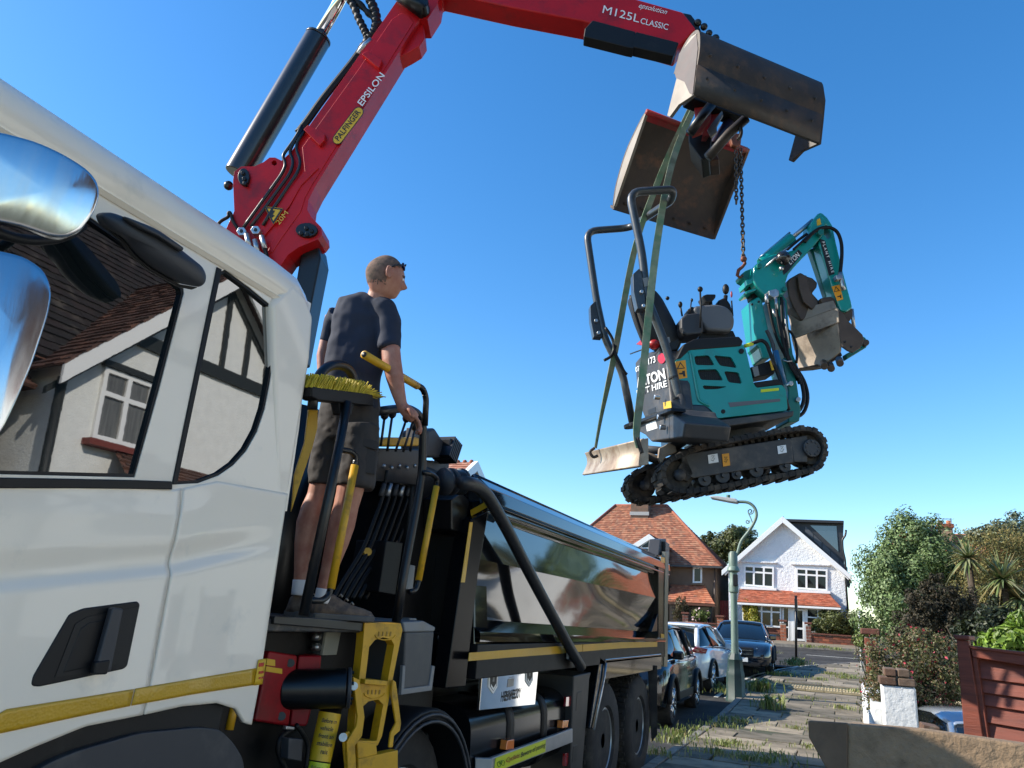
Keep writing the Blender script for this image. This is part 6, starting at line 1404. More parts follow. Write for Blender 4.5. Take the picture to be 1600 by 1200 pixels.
for k in range(9): t = math.pi * k / 8; pill.append(a_ - pp_ * 8 * math.cos(t) - dd * 8 * math.sin(t))
S('badge_border', [tuple(p) for p in pill], off(PCR, .1675), .002, black_letter, crane, bevel=0); c_ = (a_ + b_) / 2
bd = S('badge', [tuple(c_ + Vector(((p - c_).dot(dd) * .975, (p - c_).dot(pp_) * .86)).x * dd + (p - c_).dot(pp_) * .86 * pp_) for p in pill], off(PCR, .169), .002, yellow_label, crane, bevel=0)
textpix('PALFINGER', (529.5, 221), (564, 176), (522.5, 215.5), off(PCR, .169), black_letter, crane, bold=.012)
textpix('EPSILON', (566.5, 166.5), (602, 119), (558, 160), off(PCR, .166), white_letter, crane, bold=.012)
# outer boom
ob = S('outer_boom', [(660, -95), (800, -58), (997, -1), (1067, 18.5), (1088, 45), (1070, 62), (1058, 76), (980, 54), (912, 33), (800, 12), (690, -12), (676, 2), (655, -10)], off(PCR, .13), .2, red_paint, crane, bevel=.014)
S('slide_pad', [(914, 44), (926, 31), (993, 49), (990, 76), (980, 74), (912, 57)], off(PCR, .145), .1, black_plastic, crane, bevel=.008); S('slide_pad', [(994, 49), (1061, 66), (1052, 88), (983, 72)], off(PCR, .145), .1, black_plastic, crane, bevel=.008)
S('boom_nose', [(1066, 19), (1080, 22), (1092, 38), (1100, 58), (1088, 66), (1080, 48)], off(PCR, .1), .2, black_paint, crane, bevel=.01)
for x, y, r_ in ((1090, 36, .03), (1100, 42, .028), (1108, 52, .026), (1118, 60, .03)): MB().ball(U(x, y, off(PCR, .1)), r_, 10).build('hose_end', black_paint, crane, True)
textpix('M125L', (941, 20.5), (998, 36), (943.5, 8.5), off(PCR, .131), white_letter, crane, bold=.0)
textpix('CLASSIC', (1000, 37), (1043, 47.5), (1002, 28), off(PCR, .131), white_letter, crane, bold=.005)
textpix('epsolution', (997, 14.5), (1041, 25.5), (999.5, 4.5), off(PCR, .131), white_letter, crane, shear=.5)
# ================================================================ clamshell grab
WD = Vector((.69, .72, 0)).normalized(); VD = Vector((WD.y, -WD.x, 0)); GC = EYE + ray(1130, 200) * (5.5 / FPX)
grab = thing('clamshell_grab', 'worn clamshell grab hanging open from the crane boom tip', 'clamshell bucket', tuple(GC))
worn = mat('worn_bucket_steel', (.03, .026, .023), .5, metal=.2, col2=(.048, .039, .032), vscale=3, dirt=.5, dcol=(.10, .062, .038), dscale=9, bump=.5, bscale=30, bdist=.004)
inner_worn = mat('rusty_inner', (.06, .042, .032), .6, metal=.15, col2=(.035, .029, .026), vscale=4, dirt=.5, dcol=(.2, .09, .045), dscale=4, bump=.4, bscale=30)
red_worn = mat('worn_red', (.35, .015, .02), .5, vary=.3, vscale=6, dirt=.7, dcol=(.14, .075, .045), dscale=4, bump=.3, bscale=25)
lip = mat('sunlit_worn_lip', (.2, .18, .155), .45, metal=.4, vary=.3, vscale=5, dirt=.3, dcol=(.2, .15, .1))  # worn steel of the left end plates, sunlight put into the pale colour
def shell(left, right, plV, thick, m, name='shell'):
    """left: outline points of the curved back at its left end, unprojected on the end plane; swept along the width"""
    o = loft(name, [left, right], m, grab, smooth=True, closed=False); so = o.modifiers.new('thick', 'SOLIDIFY'); so.thickness = thick; so.offset = 0; smooth_angle(o, 40); return o
pv = (GC + VD * .45, VD)
lo = U(1082, 149, pv); ro = U(1278, 225, pv); Lw = (ro - lo).dot(WD); pl_L = (lo, WD)
lp = smoothpath([U(x, y, pl_L) for x, y in [(1082, 149), (1087, 110), (1092, 75), (1090, 50), (1078, 58), (1064, 82), (1054, 115)]], 5)
nb = shell(lp, [p + WD * Lw for p in lp], pv, .022, worn)
sidep = lambda pts, w: [U(x, y, pl_L) + WD * w for x, y in pts]
for w in (0, Lw):
    P = sidep([(1083, 149), (1088, 110), (1092, 75), (1090, 50), (1078, 58), (1064, 82), (1054, 115), (1057, 121), (1042, 181), (1046, 183), (1060, 164)], w); v, f = slab_geo(P, -WD, .025); fixn(mesh('side_plate', v, f, lip if w == 0 else worn, grab, bevel=.004))
    P = sidep([(1062, 84), (1055, 115), (1057, 122), (1070, 128), (1078, 146), (1083, 147), (1087, 112), (1091, 76), (1089, 53)], w - .004); v, f = slab_geo(P, -WD, .006); fixn(mesh('side_shade', v, f, mat('shaded_red_blue', (.014, .013, .018), .5, col2=(.04, .01, .013), vscale=5, dirt=.3, dcol=(.05, .04, .035)), grab))  # dark film: shade on the bent upper plate put into the red-blue colour
# wear strip along the back
P = [lp[1], lp[5]]; o = loft('wear_strip', [[p - VD * -.014 for p in (lp[0], lp[3], lp[6])], [p + WD * Lw + VD * .014 for p in (lp[0], lp[3], lp[6])]], worn, grab, closed=False); so = o.modifiers.new('t', 'SOLIDIFY'); so.thickness = .012
for i in range(5):
    for t in (.15, .55): MB().ball(lp[int(3 + t * 12)] + WD * Lw * (.08 + i * .21) + VD * .012, .012, 8).build('rivet', worn, grab, True)
# far half, open towards the street
pv1 = (GC - VD * .7, VD); TL, TR = U(1010, 174, pv1), U(1169, 236, pv1); Lf = (TR - TL).dot(WD)
BLv = None
for k in range(60):
    q = (GC - VD * (.6 + .01 * k), VD); a = U(952, 325, q); b = U(1107, 378, q)
    if (b - a).dot(WD) >= Lf: break
BL = a; bv = ((TL + BL) / 2 - EYE).normalized(); bv = (bv - WD * bv.dot(WD)).normalized()
fp = smoothpath([TL, TL.lerp(BL, .1) + bv * .05, TL.lerp(BL, .42) + bv * .12, TL.lerp(BL, .78) + bv * .09, BL], 6)
ws = (BL - TL).dot(WD)
fp = [p - WD * (p - TL).dot(WD) for p in fp]
o = shell(fp, [p + WD * Lf for p in fp], pv1, .022, inner_worn)
for w in (0, Lf):
    v, f = slab_geo([p + WD * w for p in fp], -WD, .025); fixn(mesh('side_plate', v, f, lip if w == 0 else inner_worn, grab, bevel=.004))
rl = [fp[0], fp[0].lerp(fp[4], .9)]
v = [fp[0] - bv * .012, fp[2] - bv * .016, fp[6] - bv * .014 ]; v = v + [p + WD * Lf for p in v]
o = mesh('painted_top', [fp[i] - (bv * .014) + (fp[-1] - fp[0]).normalized() * .012 for i in range(6)] + [fp[i] - (bv * .014) + (fp[-1] - fp[0]).normalized() * .012 + WD * Lf for i in range(6)], [(i, i + 1, i + 7, i + 6) for i in range(5)], red_worn, grab, True)
v, f = slab_geo([fp[-1] - bv * .02, fp[-1] + bv * .06, fp[-1] + bv * .06 + WD * Lf, fp[-1] - bv * .02 + WD * Lf], Vector((0, 0, -1)), .03); fixn(mesh('cutting_edge', v, f, inner_worn, grab, bevel=.004))
for i in range(6): MB().ball(fp[-4] + WD * Lf * (.1 + i * .16) - bv * .02, .02, 8, sc=(1, 1, .6)).build('rivet', inner_worn, grab, True)
T('top_tube', [(1010, 174), (1169, 236)], pv1, .022, red_worn, grab, 10)
# hanger, links and hydraulic ram between the halves
pm = (GC, Vector((.1, -1, 0)).normalized())
tipb = U(1083, 60, PCR); hub = U(1118, 178, pm)
MB().cyl(tipb, hub + Vector((0, 0, .1)), .07, 20).build('rotator', black_paint, grab, True)
MB().box(hub + Vector((0, 0, .05)), (.5, .12, .1), Matrix.Rotation(math.atan2(WD.y, WD.x), 3, 'Z')).build('cross_beam', blk, grab, bevel=.01)
S('link_plate', [(1084, 158), (1112, 158), (1110, 185), (1096, 206), (1081, 212), (1086, 186)], off(pm, .1), .04, red_worn, grab, bevel=.006)
S('link_plate', [(1104, 160), (1128, 172), (1118, 200), (1104, 222), (1094, 222), (1100, 195)], off(pm, .0), .04, red_worn, grab, bevel=.006)
S('sunlit_plate', [(1112, 192), (1128, 172), (1130, 178), (1120, 196), (1120, 206), (1111, 214), (1105, 203)], off(pm, .06), .03, lip, grab, bevel=.006)  # link piece with its sunlit look put into the pale colour
T('grab_ram', [(1112, 163), (1096, 183), (1078, 208)], off(pm, .16), .034, black_paint, grab, 14); T('arm', [(1166, 185), (1140, 208), (1106, 246)], off(pm, .14), .034, worn, grab, 12); T('arm', [(1140, 190), (1118, 224), (1100, 250)], off(pm, -.1), .04, mat('oily_purple', (.03, .02, .035), .35), grab, 12)
S('hinge_block', [(1076, 205), (1112, 212), (1108, 245), (1096, 250), (1076, 222)], off(pm, .0), .25, blk, grab, bevel=.01)
T('shackle', [(1155, 192), (1158, 205), (1156, 215), (1152, 218)], off(pm, .15), .013, worn, grab, curve=4)
S('pin_boss', [(1100, 240), (1118, 236), (1124, 250), (1104, 252)], off(pm, -.1), .2, inner_worn, grab, bevel=.008)
# ================================================================ chain and slings
EX0 = EYE + ray(1130, 600) * (5.76 / FPX); EN = Vector((.456, -.89, 0)).normalized(); EF = Vector((.89, .456, 0))
def E_(d): return (EX0 + EN * d, EN)
chain_m = mat('chain_steel', (.10, .085, .07), .45, metal=.7, dirt=.5, dcol=(.16, .09, .05), dscale=14)
chain = thing('lifting_chain', 'rusty lifting chain with hooks from the grab to the excavator boom', 'chain', tuple(U(1158, 300, E_(.05))))
def chainrun(a, b, pitch=.034):
    n = int((b - a).length / pitch); d = (b - a).normalized(); first = None
    for i in range(n):
        c = a.lerp(b, (i + .5) / n); u_ = (EN if i % 2 else EN.cross(Vector((0, 0, 1))).normalized()); u_ = (u_ + Vector((random.uniform(-.2, .2), random.uniform(-.2, .2), 0))).normalized(); u_ = (u_ - d * u_.dot(d)).normalized(); P = []
        for k in range(12): t = 6.2832 * k / 12; P.append(c + d * .023 * math.cos(t) * (1.05) + u_ * .013 * math.sin(t))
        P = P + [P[0]]; v, f = tube_geo(P, .0062, 6, False); mesh('link', v, f, chain_m, chain, True)
chainrun(U(1157, 232, E_(.05)), U(1161.5, 404, E_(.02))); chainrun(U(1150, 236, E_(.06)), U(1150.5, 318, E_(.06))); 
rust = mat('rusty_hook', (.22, .07, .035), .6, metal=.3, vary=.4, vscale=20, bump=.3)
S('grab_hook', [(1141, 214), (1146, 207), (1156, 208), (1159, 216), (1158, 226), (1151, 230), (1144, 226)], E_(.08), .05, rust, chain, bevel=.012)
T('hook', [(1162, 404), (1164, 412), (1160, 417), (1154, 422), (1152, 430), (1156, 434), (1161, 430)], E_(.04), [.014, .013, .013, .014, .014, .011, .006], rust, chain, 10)
MB().ball(U(1162, 405, E_(.04)), .026, 10).build('hook_eye', rust, chain, True)
sling_m = mat('faded_green_webbing', (.10, .20, .11), .8, col2=(.26, .28, .19), vscale=9, bump=.4, bscale=200, bdist=.001, dirt=.45, dcol=(.13, .10, .06), dscale=8)
def sling(name, label, pts, w):
    t = thing(name, label, 'sling', tuple(U(pts[0][0], pts[0][1], E_(pts[0][2]))), group='green lifting slings')
    P = smoothpath([U(x, y, E_(d)) for x, y, d, *_ in pts], 6); tw = smoothpath([Vector((p[3] if len(p) > 3 else 0, p[4] if len(p) > 4 else 1, 0)) for p in pts], 6)
    V = []
    for i, p in enumerate(P):
        d = (P[min(i + 1, len(P) - 1)] - P[max(i - 1, 0)]).normalized(); s_ = d.cross((EYE - p).normalized()).normalized(); u_ = s_.cross(d)
        a = tw[i].x; e = (s_ * math.cos(a) + u_ * math.sin(a)) * w / 2 * tw[i].y; V += [p - e, p + e]
    o = mesh('webbing', V, [(2 * i, 2 * i + 1, 2 * i + 3, 2 * i + 2) for i in range(len(P) - 1)], sling_m, t, False); so = o.modifiers.new('thick', 'SOLIDIFY'); so.thickness = .006
    return t
s1 = sling('lifting_sling', 'green webbing sling running down behind the roll bar to the far blade corner', [(1084, 160, .1, .2), (1050, 232, .08, .3), (1026, 290, .0, .2), (1002, 355, -.05, .5), (985, 420, -.15, .2), (962, 545, -.3, .3), (941, 645, -.42, 1.0), (931, 700, -.46, 1.2)], .05)
s2 = sling('lifting_sling', 'green webbing sling in front of the roll bar to the near blade corner', [(1088, 162, .15, .6), (1060, 225, .2, .2), (1042, 289, .3, .3), (1025, 392, .45, .1), (1013, 500, .5, .2), (1003, 600, .52, .1), (995, 672, .5, .5), (998, 700, .5, 1.0)], .052)
T('shackle', [(929, 700), (922, 706), (927, 714), (934, 712)], E_(-.46), .012, worn, s1, curve=4); T('shackle', [(996, 684), (999, 696), (1003, 708)], E_(.5), .014, worn, s2, curve=4)
# ================================================================ mini excavator
exc = thing('mini_excavator', 'teal mini excavator hanging in the air from green slings and a chain', 'excavator', tuple(U(1140, 755, E_(0))))
teal = mat('teal_paint', (.0, .27, .235), .32, coat=.6, vary=.12, vscale=3, dirt=.2, dcol=(.03, .13, .11), dscale=5, bump=.04, bscale=15)
exgrey = mat('excavator_grey', (.045, .046, .048), .5, vary=.25, vscale=6, dirt=.45, dcol=(.13, .11, .09), dscale=6, bump=.15, bscale=60)
console = mat('console_grey', (.11, .115, .125), .5, bump=.1, bscale=150, dirt=.2, dcol=(.17, .16, .15))
track_rub = mat('muddy_track', (.02, .019, .018), .8, dirt=.7, dcol=(.11, .085, .06), dscale=7, bump=.5, bscale=40)
bar_m = mat('roll_bar_grey', (.035, .042, .048), .35, coat=.3, vary=.2, vscale=5, dirt=.3, dcol=(.1, .1, .1), dscale=9)
mudsteel = mat('worn_bright_steel', (.42, .36, .28), .5, metal=.35, col2=(.3, .22, .15), vscale=5, dirt=.5, dcol=(.17, .10, .06), dscale=8, bump=.3, bscale=40)
bucket_m = mat('dirty_bucket', (.24, .19, .145), .6, metal=.1, col2=(.34, .27, .2), vscale=4, dirt=.5, dcol=(.07, .05, .035), dscale=6, bump=.5, bscale=35, bdist=.006)
bronze = mat('brown_steel', (.09, .062, .045), .5, metal=.2, vary=.4, vscale=6, dirt=.4, dcol=(.16, .11, .07), bump=.3, bscale=40)
UPV = (U(1150, 560, E_(0)) - U(1156, 760, E_(0))); 
fwd = (U(1240, 668, E_(.48)) - U(1060, 697, E_(.48))).normalized(); upx = EN.cross(fwd).normalized(); upx = upx if upx.z > 0 else -upx
ROT = Matrix((fwd, -EN, upx)).transposed()
# ---- tracks
TP = [(1058, 710), (1088, 698), (1120, 690), (1180, 677), (1235, 668), (1262, 667), (1280, 674), (1291, 690), (1292, 710), (1284, 728), (1268, 738), (1200, 750), (1130, 763), (1082, 770), (1056, 768), (1041, 759), (1034, 745), (1036, 729), (1045, 717)]
def track(d, par, rise=0):
    P = [U(x, y, E_(.48)) - EN * (.48 - d) + upx * rise for x, y in TP]; P = smoothpath(P + [P[0]], 5)[:-1]; c = sum(P, Vector()) / len(P); n = len(P)
    V = []; F = []
    nr = []
    for i in range(n):
        t = (P[(i + 1) % n] - P[i - 1]).normalized(); o = t.cross(EN); o = o if o.dot(P[i] - c) > 0 else -o
        if abs(o.dot(P[i] - c)) < .02: o = nr[-1] if nr else o
        nr.append(o.normalized())
    for i in range(n):
        for e, s_ in ((0, 0), (0, -.23), (-.03, -.23), (-.03, 0)): V.append(P[i] + nr[i] * e + EN * s_)
    for i in range(n):
        for j in range(4): a, b = i * 4 + j, i * 4 + (j + 1) % 4; a2, b2 = ((i + 1) % n) * 4 + j, ((i + 1) % n) * 4 + (j + 1) % 4; F.append((a, b, b2, a2))
    o = fixn(mesh('track', V, F, track_rub, par))
    L = sum((P[(i + 1) % n] - P[i]).length for i in range(n)); step = L / 56; acc = 0; nxt = 0; lug = MB(); inn = MB()
    for i in range(n):
        a, b = P[i], P[(i + 1) % n]; l = (b - a).length
        while nxt <= acc + l:
            s_ = (nxt - acc) / l; p = a.lerp(b, s_); o_ = nr[i].lerp(nr[(i + 1) % n], s_).normalized(); t = o_.cross(EN).normalized(); M = Matrix((t, EN, o_)).transposed(); k = int(nxt / step + .5)
            lug.box(p + o_ * .004 - EN * (.06 if k % 2 else .17), (.036, .115, .014), M); inn.box(p - o_ * .037 - EN * .115, (.026, .07, .03), M); lug.box(p - o_ * .012 - EN * (-.002), (.03, .008, .03), M); nxt += step
        acc += l
    lug.build('track_lug', track_rub, o); inn.build('drive_lug', track_rub, o); return o
track(.48, exc); track(-.40, exc, .07)
for d in (.44, -.44):
    pl = E_(d); sh = lambda pix: [U(x, y, E_(.44)) - EN * (.44 - d) + upx * (.07 if d < 0 else 0) for x, y in pix]
    v, f = slab_geo(sh([(1064, 710), (1235, 684), (1238, 690), (1241, 723), (1084, 747), (1073, 743), (1066, 726)]), EN, .12); tf = fixn(mesh('track_frame', v, f, exgrey, exc, bevel=.008))
    hub = sh([(1267, 701)])[0]; q = MB().cyl(hub - EN * .18, hub - EN * .02, .105, 28).build('sprocket', track_rub, exc, True, bevel=.006)
    MB().cyl(hub - EN * .02, hub + EN * .025, .062, 24).build('sprocket_hub', exgrey, q, True, bevel=.006)
    for k in range(9): c = hub + (fwd * math.cos(k * .698) + upx * math.sin(k * .698)) * .045; MB().cyl(c, c + EN * .033, .007, 6).build('bolt', exgrey, q)
    for k in range(12): c = hub - EN * .1 + (fwd * math.cos(k * .5236) + upx * math.sin(k * .5236)) * .112; MB().box(c, (.03, .05, .03), Matrix.Rotation(0, 3, 'X')).build('tooth', track_rub, q)
    idl = sh([(1062, 742)])[0]; q = MB().cyl(idl - EN * .16, idl - EN * .03, .1, 26).build('idler', track_rub, exc, True, bevel=.008); MB().cyl(idl - EN * .03, idl + EN * .01, .04, 14).build('idler_hub', exgrey, q, True)
    for x, y, r_ in ((1183, 734, .05), (1130, 743, .05), (1228, 728, .042), (1152, 741, .035), (1102, 749, .045)): c = sh([(x, y)])[0]; q = MB().cyl(c - EN * .16, c - EN * .01, r_, 20).build('roller', exgrey, exc, True, bevel=.004); MB().cyl(c - EN * .01, c + EN * .012, .014, 8).build('bolt', exgrey, q)
    c = sh([(1140, 692)])[0]; MB().cyl(c - EN * .16, c - EN * .04, .035, 14).build('roller', exgrey, exc, True)
    v, f = slab_geo(sh([(1060, 730), (1072, 712), (1084, 740), (1075, 752), (1062, 748)]), EN, .1); fixn(mesh('idler_yoke', v, f, track_rub, exc, bevel=.006))
    v, f = slab_geo(sh([(1235, 684), (1262, 680), (1262, 722), (1241, 722)]), EN, .1); fixn(mesh('motor_mount', v, f, exgrey, exc, bevel=.006))
kt = E_(.447)
for pix, m_ in (([(1106, 711), (1121, 708.5), (1123, 722), (1107.5, 724.5)], white_letter), ([(1214.5, 697), (1228, 695), (1229.5, 707), (1216, 709.5)], white_letter), ([(1128, 709.5), (1139, 708), (1141, 727), (1130, 729)], orange_label)):
    st_ = S('track_sticker', pix, kt, .002, m_, exc, bevel=0); cx = sum(p[0] for p in pix) / 4; cy = sum(p[1] for p in pix) / 4
    T('sticker_mark', [(cx - 3, cy - 4), (cx + 2, cy - 4.5), (cx - 2, cy), (cx + 3, cy - 1), (cx, cy + 4), (cx - 3, cy + 2)], off(kt, .002), .0016, black_letter, st_, 5)
# undercarriage centre, slew ring
mid = U(1140, 712, E_(0)); MB().box(mid, (.55, .5, .16), ROT).build('car_body', exgrey, exc, bevel=.02)
slew = U(1140, 668, E_(0)); MB().cyl(slew - upx * .12, slew + upx * .02, .24, 32).build('slew_ring', exgrey, exc, True, bevel=.006)
# ---- dozer blade
bl = [U(x, y, E_(.47)) for x, y in [(1002, 686), (1006, 696), (1007, 706), (1004, 716), (998, 728)]]
bl = smoothpath(bl, 4); wv = -EN * 1.3 - EF * .12 + upx * .16
o = loft('dozer_blade', [bl, [p + wv for p in bl]], mudsteel, exc, closed=False); so = o.modifiers.new('t', 'SOLIDIFY'); so.thickness = .018
v, f = slab_geo([bl[0] - fwd * .004, bl[-1] - fwd * .004, bl[-1] + fwd * .07, bl[0] + fwd * .05], EN, .015); fixn(mesh('blade_cheek', v, f, mudsteel, exc, bevel=.003))
for d in (.22, -.3): tube('blade_arm', [U(1006, 712, E_(d)), U(1040, 722, E_(d)), U(1090, 722, E_(d * .8))], .032, track_rub, exc, 8)
tube('blade_ram', [U(1008, 702, E_(0)), U(1075, 708, E_(0))], .03, exgrey, exc, 12)
for d in (.28, .3, -.1): S('linkage', [(1030, 700), (1046, 692), (1056, 697), (1058, 706), (1040, 714), (1034, 726), (1028, 716)], E_(d), .03, mudsteel if d > 0.29 else exgrey, exc, bevel=.006)  # pale near copy: sunlit track lugs put into shape and colour
# ---- upper structure
ft = .4
ps = E_(ft)
holes = []
for q in ([(703, 215), (790, 209), (826, 270), (713, 268)], [(820, 210), (925, 220), (960, 286), (857, 272)], [(722, 295), (838, 292), (878, 360), (742, 356)], [(880, 304), (968, 311), (990, 380), (908, 371)], [(752, 389), (900, 396), (845, 411), (762, 413)]): holes.append([(900 + x * .2625, 500 + y * .2625) for x, y in q])
out = [(1054.5, 566), (1068, 545), (1081, 541), (1156, 534), (1165, 544), (1178, 600), (1182, 606), (1222, 601), (1228, 609), (1231, 641), (1120.5, 653.6), (1110, 639), (1100, 633), (1065, 632.5)]
S('engine_cover', out, ps, .06, teal, exc, holes=holes, bevel=.012, rnd=.022)
S('vent_back', [(1078, 548), (1160, 552), (1166, 612), (1085, 612)], off(ps, -.02), .02, mat('vent_black', (.006, .006, .006), .6), exc, bevel=0)
for h in holes:
    x0 = min(p[0] for p in h); x1 = max(p[0] for p in h); y0 = min(p[1] for p in h); y1 = max(p[1] for p in h); mb = MB(); k = 0
    x = x0 + 2
    while x < x1 - 1: mb.tube([U(x, y0 + 1, off(ps, -.016)), U(x + 2, y1 - 1, off(ps, -.016))], .0022, 4); x += 3
    mb.build('vent_grille', black_plastic, exc)
# body behind the panel, between both sides
S('engine_body', [(1058, 566), (1071, 549), (1158, 540), (1176, 606), (1222, 606), (1226, 640), (1122, 650), (1108, 634), (1066, 630)], off(ps, -.03), .74, teal, exc, bevel=.02)
S('panel_line', [(1098, 556), (1100, 556), (1112, 616), (1225, 606), (1225, 607.5), (1111, 618)], off(ps, .001), .002, mat('teal_dark', (.0, .13, .115), .5), exc, bevel=0) if False else None
T('panel_rib', [(1076, 551), (1079, 556), (1090, 618), (1096, 628), (1108, 634)], off(ps, .0), .012, teal, exc, 8, curve=4)
S('top_cover', [(1056, 562), (1068, 538), (1085, 529), (1155, 525), (1162, 533), (1158, 541), (1078, 547), (1064, 560)], off(ps, .008), .7, black_plastic, exc, bevel=.012)
S('deck', [(1178, 597), (1215, 592), (1224, 600), (1182, 607)], off(ps, -.02), .7, black_plastic, exc, bevel=.008)
S('skirt', [(1060, 634), (1078, 631), (1102, 632), (1111, 640), (1121, 655), (1123, 667), (1090, 682), (1064, 682)], off(ps, .012), .5, black_gloss if False else mat('skirt_black', (.02, .02, .021), .3, coat=.3, dirt=.2, dcol=(.06, .055, .05)), exc, bevel=.02, rnd=.02)
S('base_plate', [(1121, 656), (1231, 643), (1241, 641), (1240, 650), (1205, 657), (1124, 668)], off(ps, .0), .8, exgrey, exc, bevel=.01)
S('side_stripe', [(1138, 629), (1219, 623), (1219, 627), (1141, 636)], off(ps, .003), .003, mat('stripe_grey', (.11, .11, .12), .5), exc, bevel=0); S('lime_strip', [(1189, 608.5), (1217, 606), (1217, 610), (1189, 613)], off(ps, .003), .003, lime_label, exc, bevel=0)
disc(1130, 643, 3.5, 3.5, off(ps, .0), .004, black_plastic, exc, 'lock')
ws = S('warning_sticker', [(1055.5, 565), (1071, 562.5), (1074, 590), (1060, 592.5)], off(ps, .003), .003, orange_label, exc, bevel=0)
S('warning_triangle', [(1057.5, 577), (1070.5, 575.5), (1063, 565.5)], off(ps, .0045), .001, black_letter, ws, bevel=0, holes=[[(1059.5, 575.6), (1068.6, 574.5), (1063.2, 567.8)]]); S('pictogram', [(1061, 583), (1066, 582), (1066, 580), (1070, 579), (1071, 588), (1068, 588.5), (1067, 585), (1061, 585)], off(ps, .0045), .001, black_letter, ws, bevel=0)
disc(1158, 549, 4, 4, off(ps, .0), .012, black_plastic, exc, 'round_cap')
# counterweight and rear cover: rounded footprint raised along the machine's up axis
rp = U(1048, 640, E_(.4)); RP = (rp, -fwd)
def rear(pix, dd, m, name='rear_cover', dep=.16, **k): return S(name, pix, (rp + fwd * (-dd), -EF), dep, m, exc, **k)
rear([(992, 566), (1003, 553), (1030, 545), (1040, 556), (1049, 640), (1007, 654), (996, 627)], .02, exgrey, bevel=.02)
rear([(983, 664), (1050, 638), (1052, 646), (1070, 660), (1066, 684), (1017, 690), (1008, 680), (986, 668)], .05, exgrey, 'counterweight', .3, bevel=.02)
rear([(985, 660), (1048, 637), (1049, 642), (985, 666)], .09, black_plastic, 'rear_lip', .1, bevel=.006)
RS = (rp - fwd * -.0 + fwd * -.026, -EF)
textpix('075', (994, 582), (1003, 578), (993, 574), RS, white_letter, exc, bold=.01); textpix('173', (1014, 570), (1025, 566), (1013, 560), RS, white_letter, exc, bold=.01)
textpix('ALTON', (996, 606), (1041, 592), (994, 591), RS, white_letter, exc, bold=.03); textpix('T HIRE', (1010, 614), (1043, 604), (1009, 605), RS, white_letter, exc, bold=.015); textpix('PLAN', (996, 618), (1008, 615), (995, 610), RS, white_letter, exc, bold=.015)
P = [U(1034 + 6 * math.cos(k * .4189), 560 + 8 * math.sin(k * .4189), RS) for k in range(15)]; v, f = slab_geo([p - EF * .002 for p in P], -EF, .002); fixn(mesh('red_disc', v, f, mat('red_print2', (.5, .01, .03), .5), exc))
rear([(1036, 629), (1048, 626), (1049, 637), (1037, 639)], .024, yellow_label, 'rear_label', .003, bevel=0); rear([(1009, 663), (1024, 657), (1027, 669), (1011, 674)], .053, white_letter, 'rear_plate', .004, bevel=0); rear([(1012, 641), (1024, 636), (1025, 644), (1013, 648)], .022, black_letter, 'slot', .003, bevel=0)
for x, y in ((1031, 621), (1036, 652), (1040, 668)): q = U(x, y, (rp - EF * .06, -EF)); MB().cyl(q, q - EF * .04, .018, 12).build('bolt', zinc, exc, True, bevel=.003)
rear([(993, 538), (1004, 528), (1012, 535), (1006, 541)], .1, mat('beacon_red', (.4, .02, .02), .4), 'tail_reflector', .06, bevel=.006); T('tail_lever', [(985, 553), (1004, 546)], (rp - EF * .0, -EF), .006, black_plastic, exc, 8); MB().ball(U(1022, 538, E_(.2)), .045, 12, sc=(1, 1, .8)).build('red_cap', mat('beacon_red', (.4, .02, .02), .4), exc, True)
# ---- roll bar
def tubeE(name, pts, r_, m, n=12, rad=.1): P = bendpath([U(x, y, E_(d)) for x, y, d in pts], rad); return tube(name, P, r_, m, exc, n)
tubeE('roll_bar', [(1066, 655, .43), (1058, 610, .43), (1048, 565, .43), (1033, 520, .43), (1011, 468, .43), (1003, 395, .43), (983, 300, .43), (1053, 296, .43), (1049, 313, .35), (985, 356, -.42), (916, 361, -.42), (932, 470, -.42), (945, 530, -.42), (972, 580, -.42), (990, 668, -.42)], .031, bar_m, 14)
for pix, d in (([(989, 428), (999, 419), (1003, 426), (1011, 482), (1008, 484), (996, 482), (990, 455)], .43), ([(922, 478), (930, 470), (940, 518), (941, 527), (928, 526), (923, 500)], -.42)):
    hg = S('hinge_plate', pix, E_(d + .03), .08, bar_m, exc, bevel=.005)
    for (x, y) in ([(1002, 457), (1005, 479)] if d > 0 else [(931, 502), (935, 521)]): disc(x, y, 3, 3, E_(d + .03), .02, zinc, hg, 'bolt', 10)
S('data_sticker', [(1004, 435), (1012, 433), (1015, 446), (1007, 448)], E_(.462), .002, light_grey, exc, bevel=0)
fl = U(1069, 652, E_(.43)); MB().cyl(fl - upx * .03, fl + upx * .01, .085, 24).build('bar_foot', exgrey, exc, True, bevel=.006); MB().cyl(fl, fl + upx * .16, .045, 16, .034).build('bar_socket', exgrey, exc, True)
fl2 = U(988, 664, E_(-.42)); MB().cyl(fl2 - upx * .02, fl2 + upx * .01, .07, 20).build('bar_foot', exgrey, exc, True, bevel=.006)
for a in (0.2, .42, .62): c = U(1050 + a * 12, 560 + a * 150, E_(.43)); MB().cyl(c - upx * .006, c + upx * .006, .036, 14).build('cable_tie', black_letter, exc)
T('hanging_strap', [(946, 512), (957, 530), (962, 555), (975, 580), (980, 585)], E_(-.3), .012, black_plastic, exc, curve=4); T('hanging_strap', [(944, 563), (955, 556), (962, 540)], E_(-.3), .012, black_plastic, exc, curve=4)
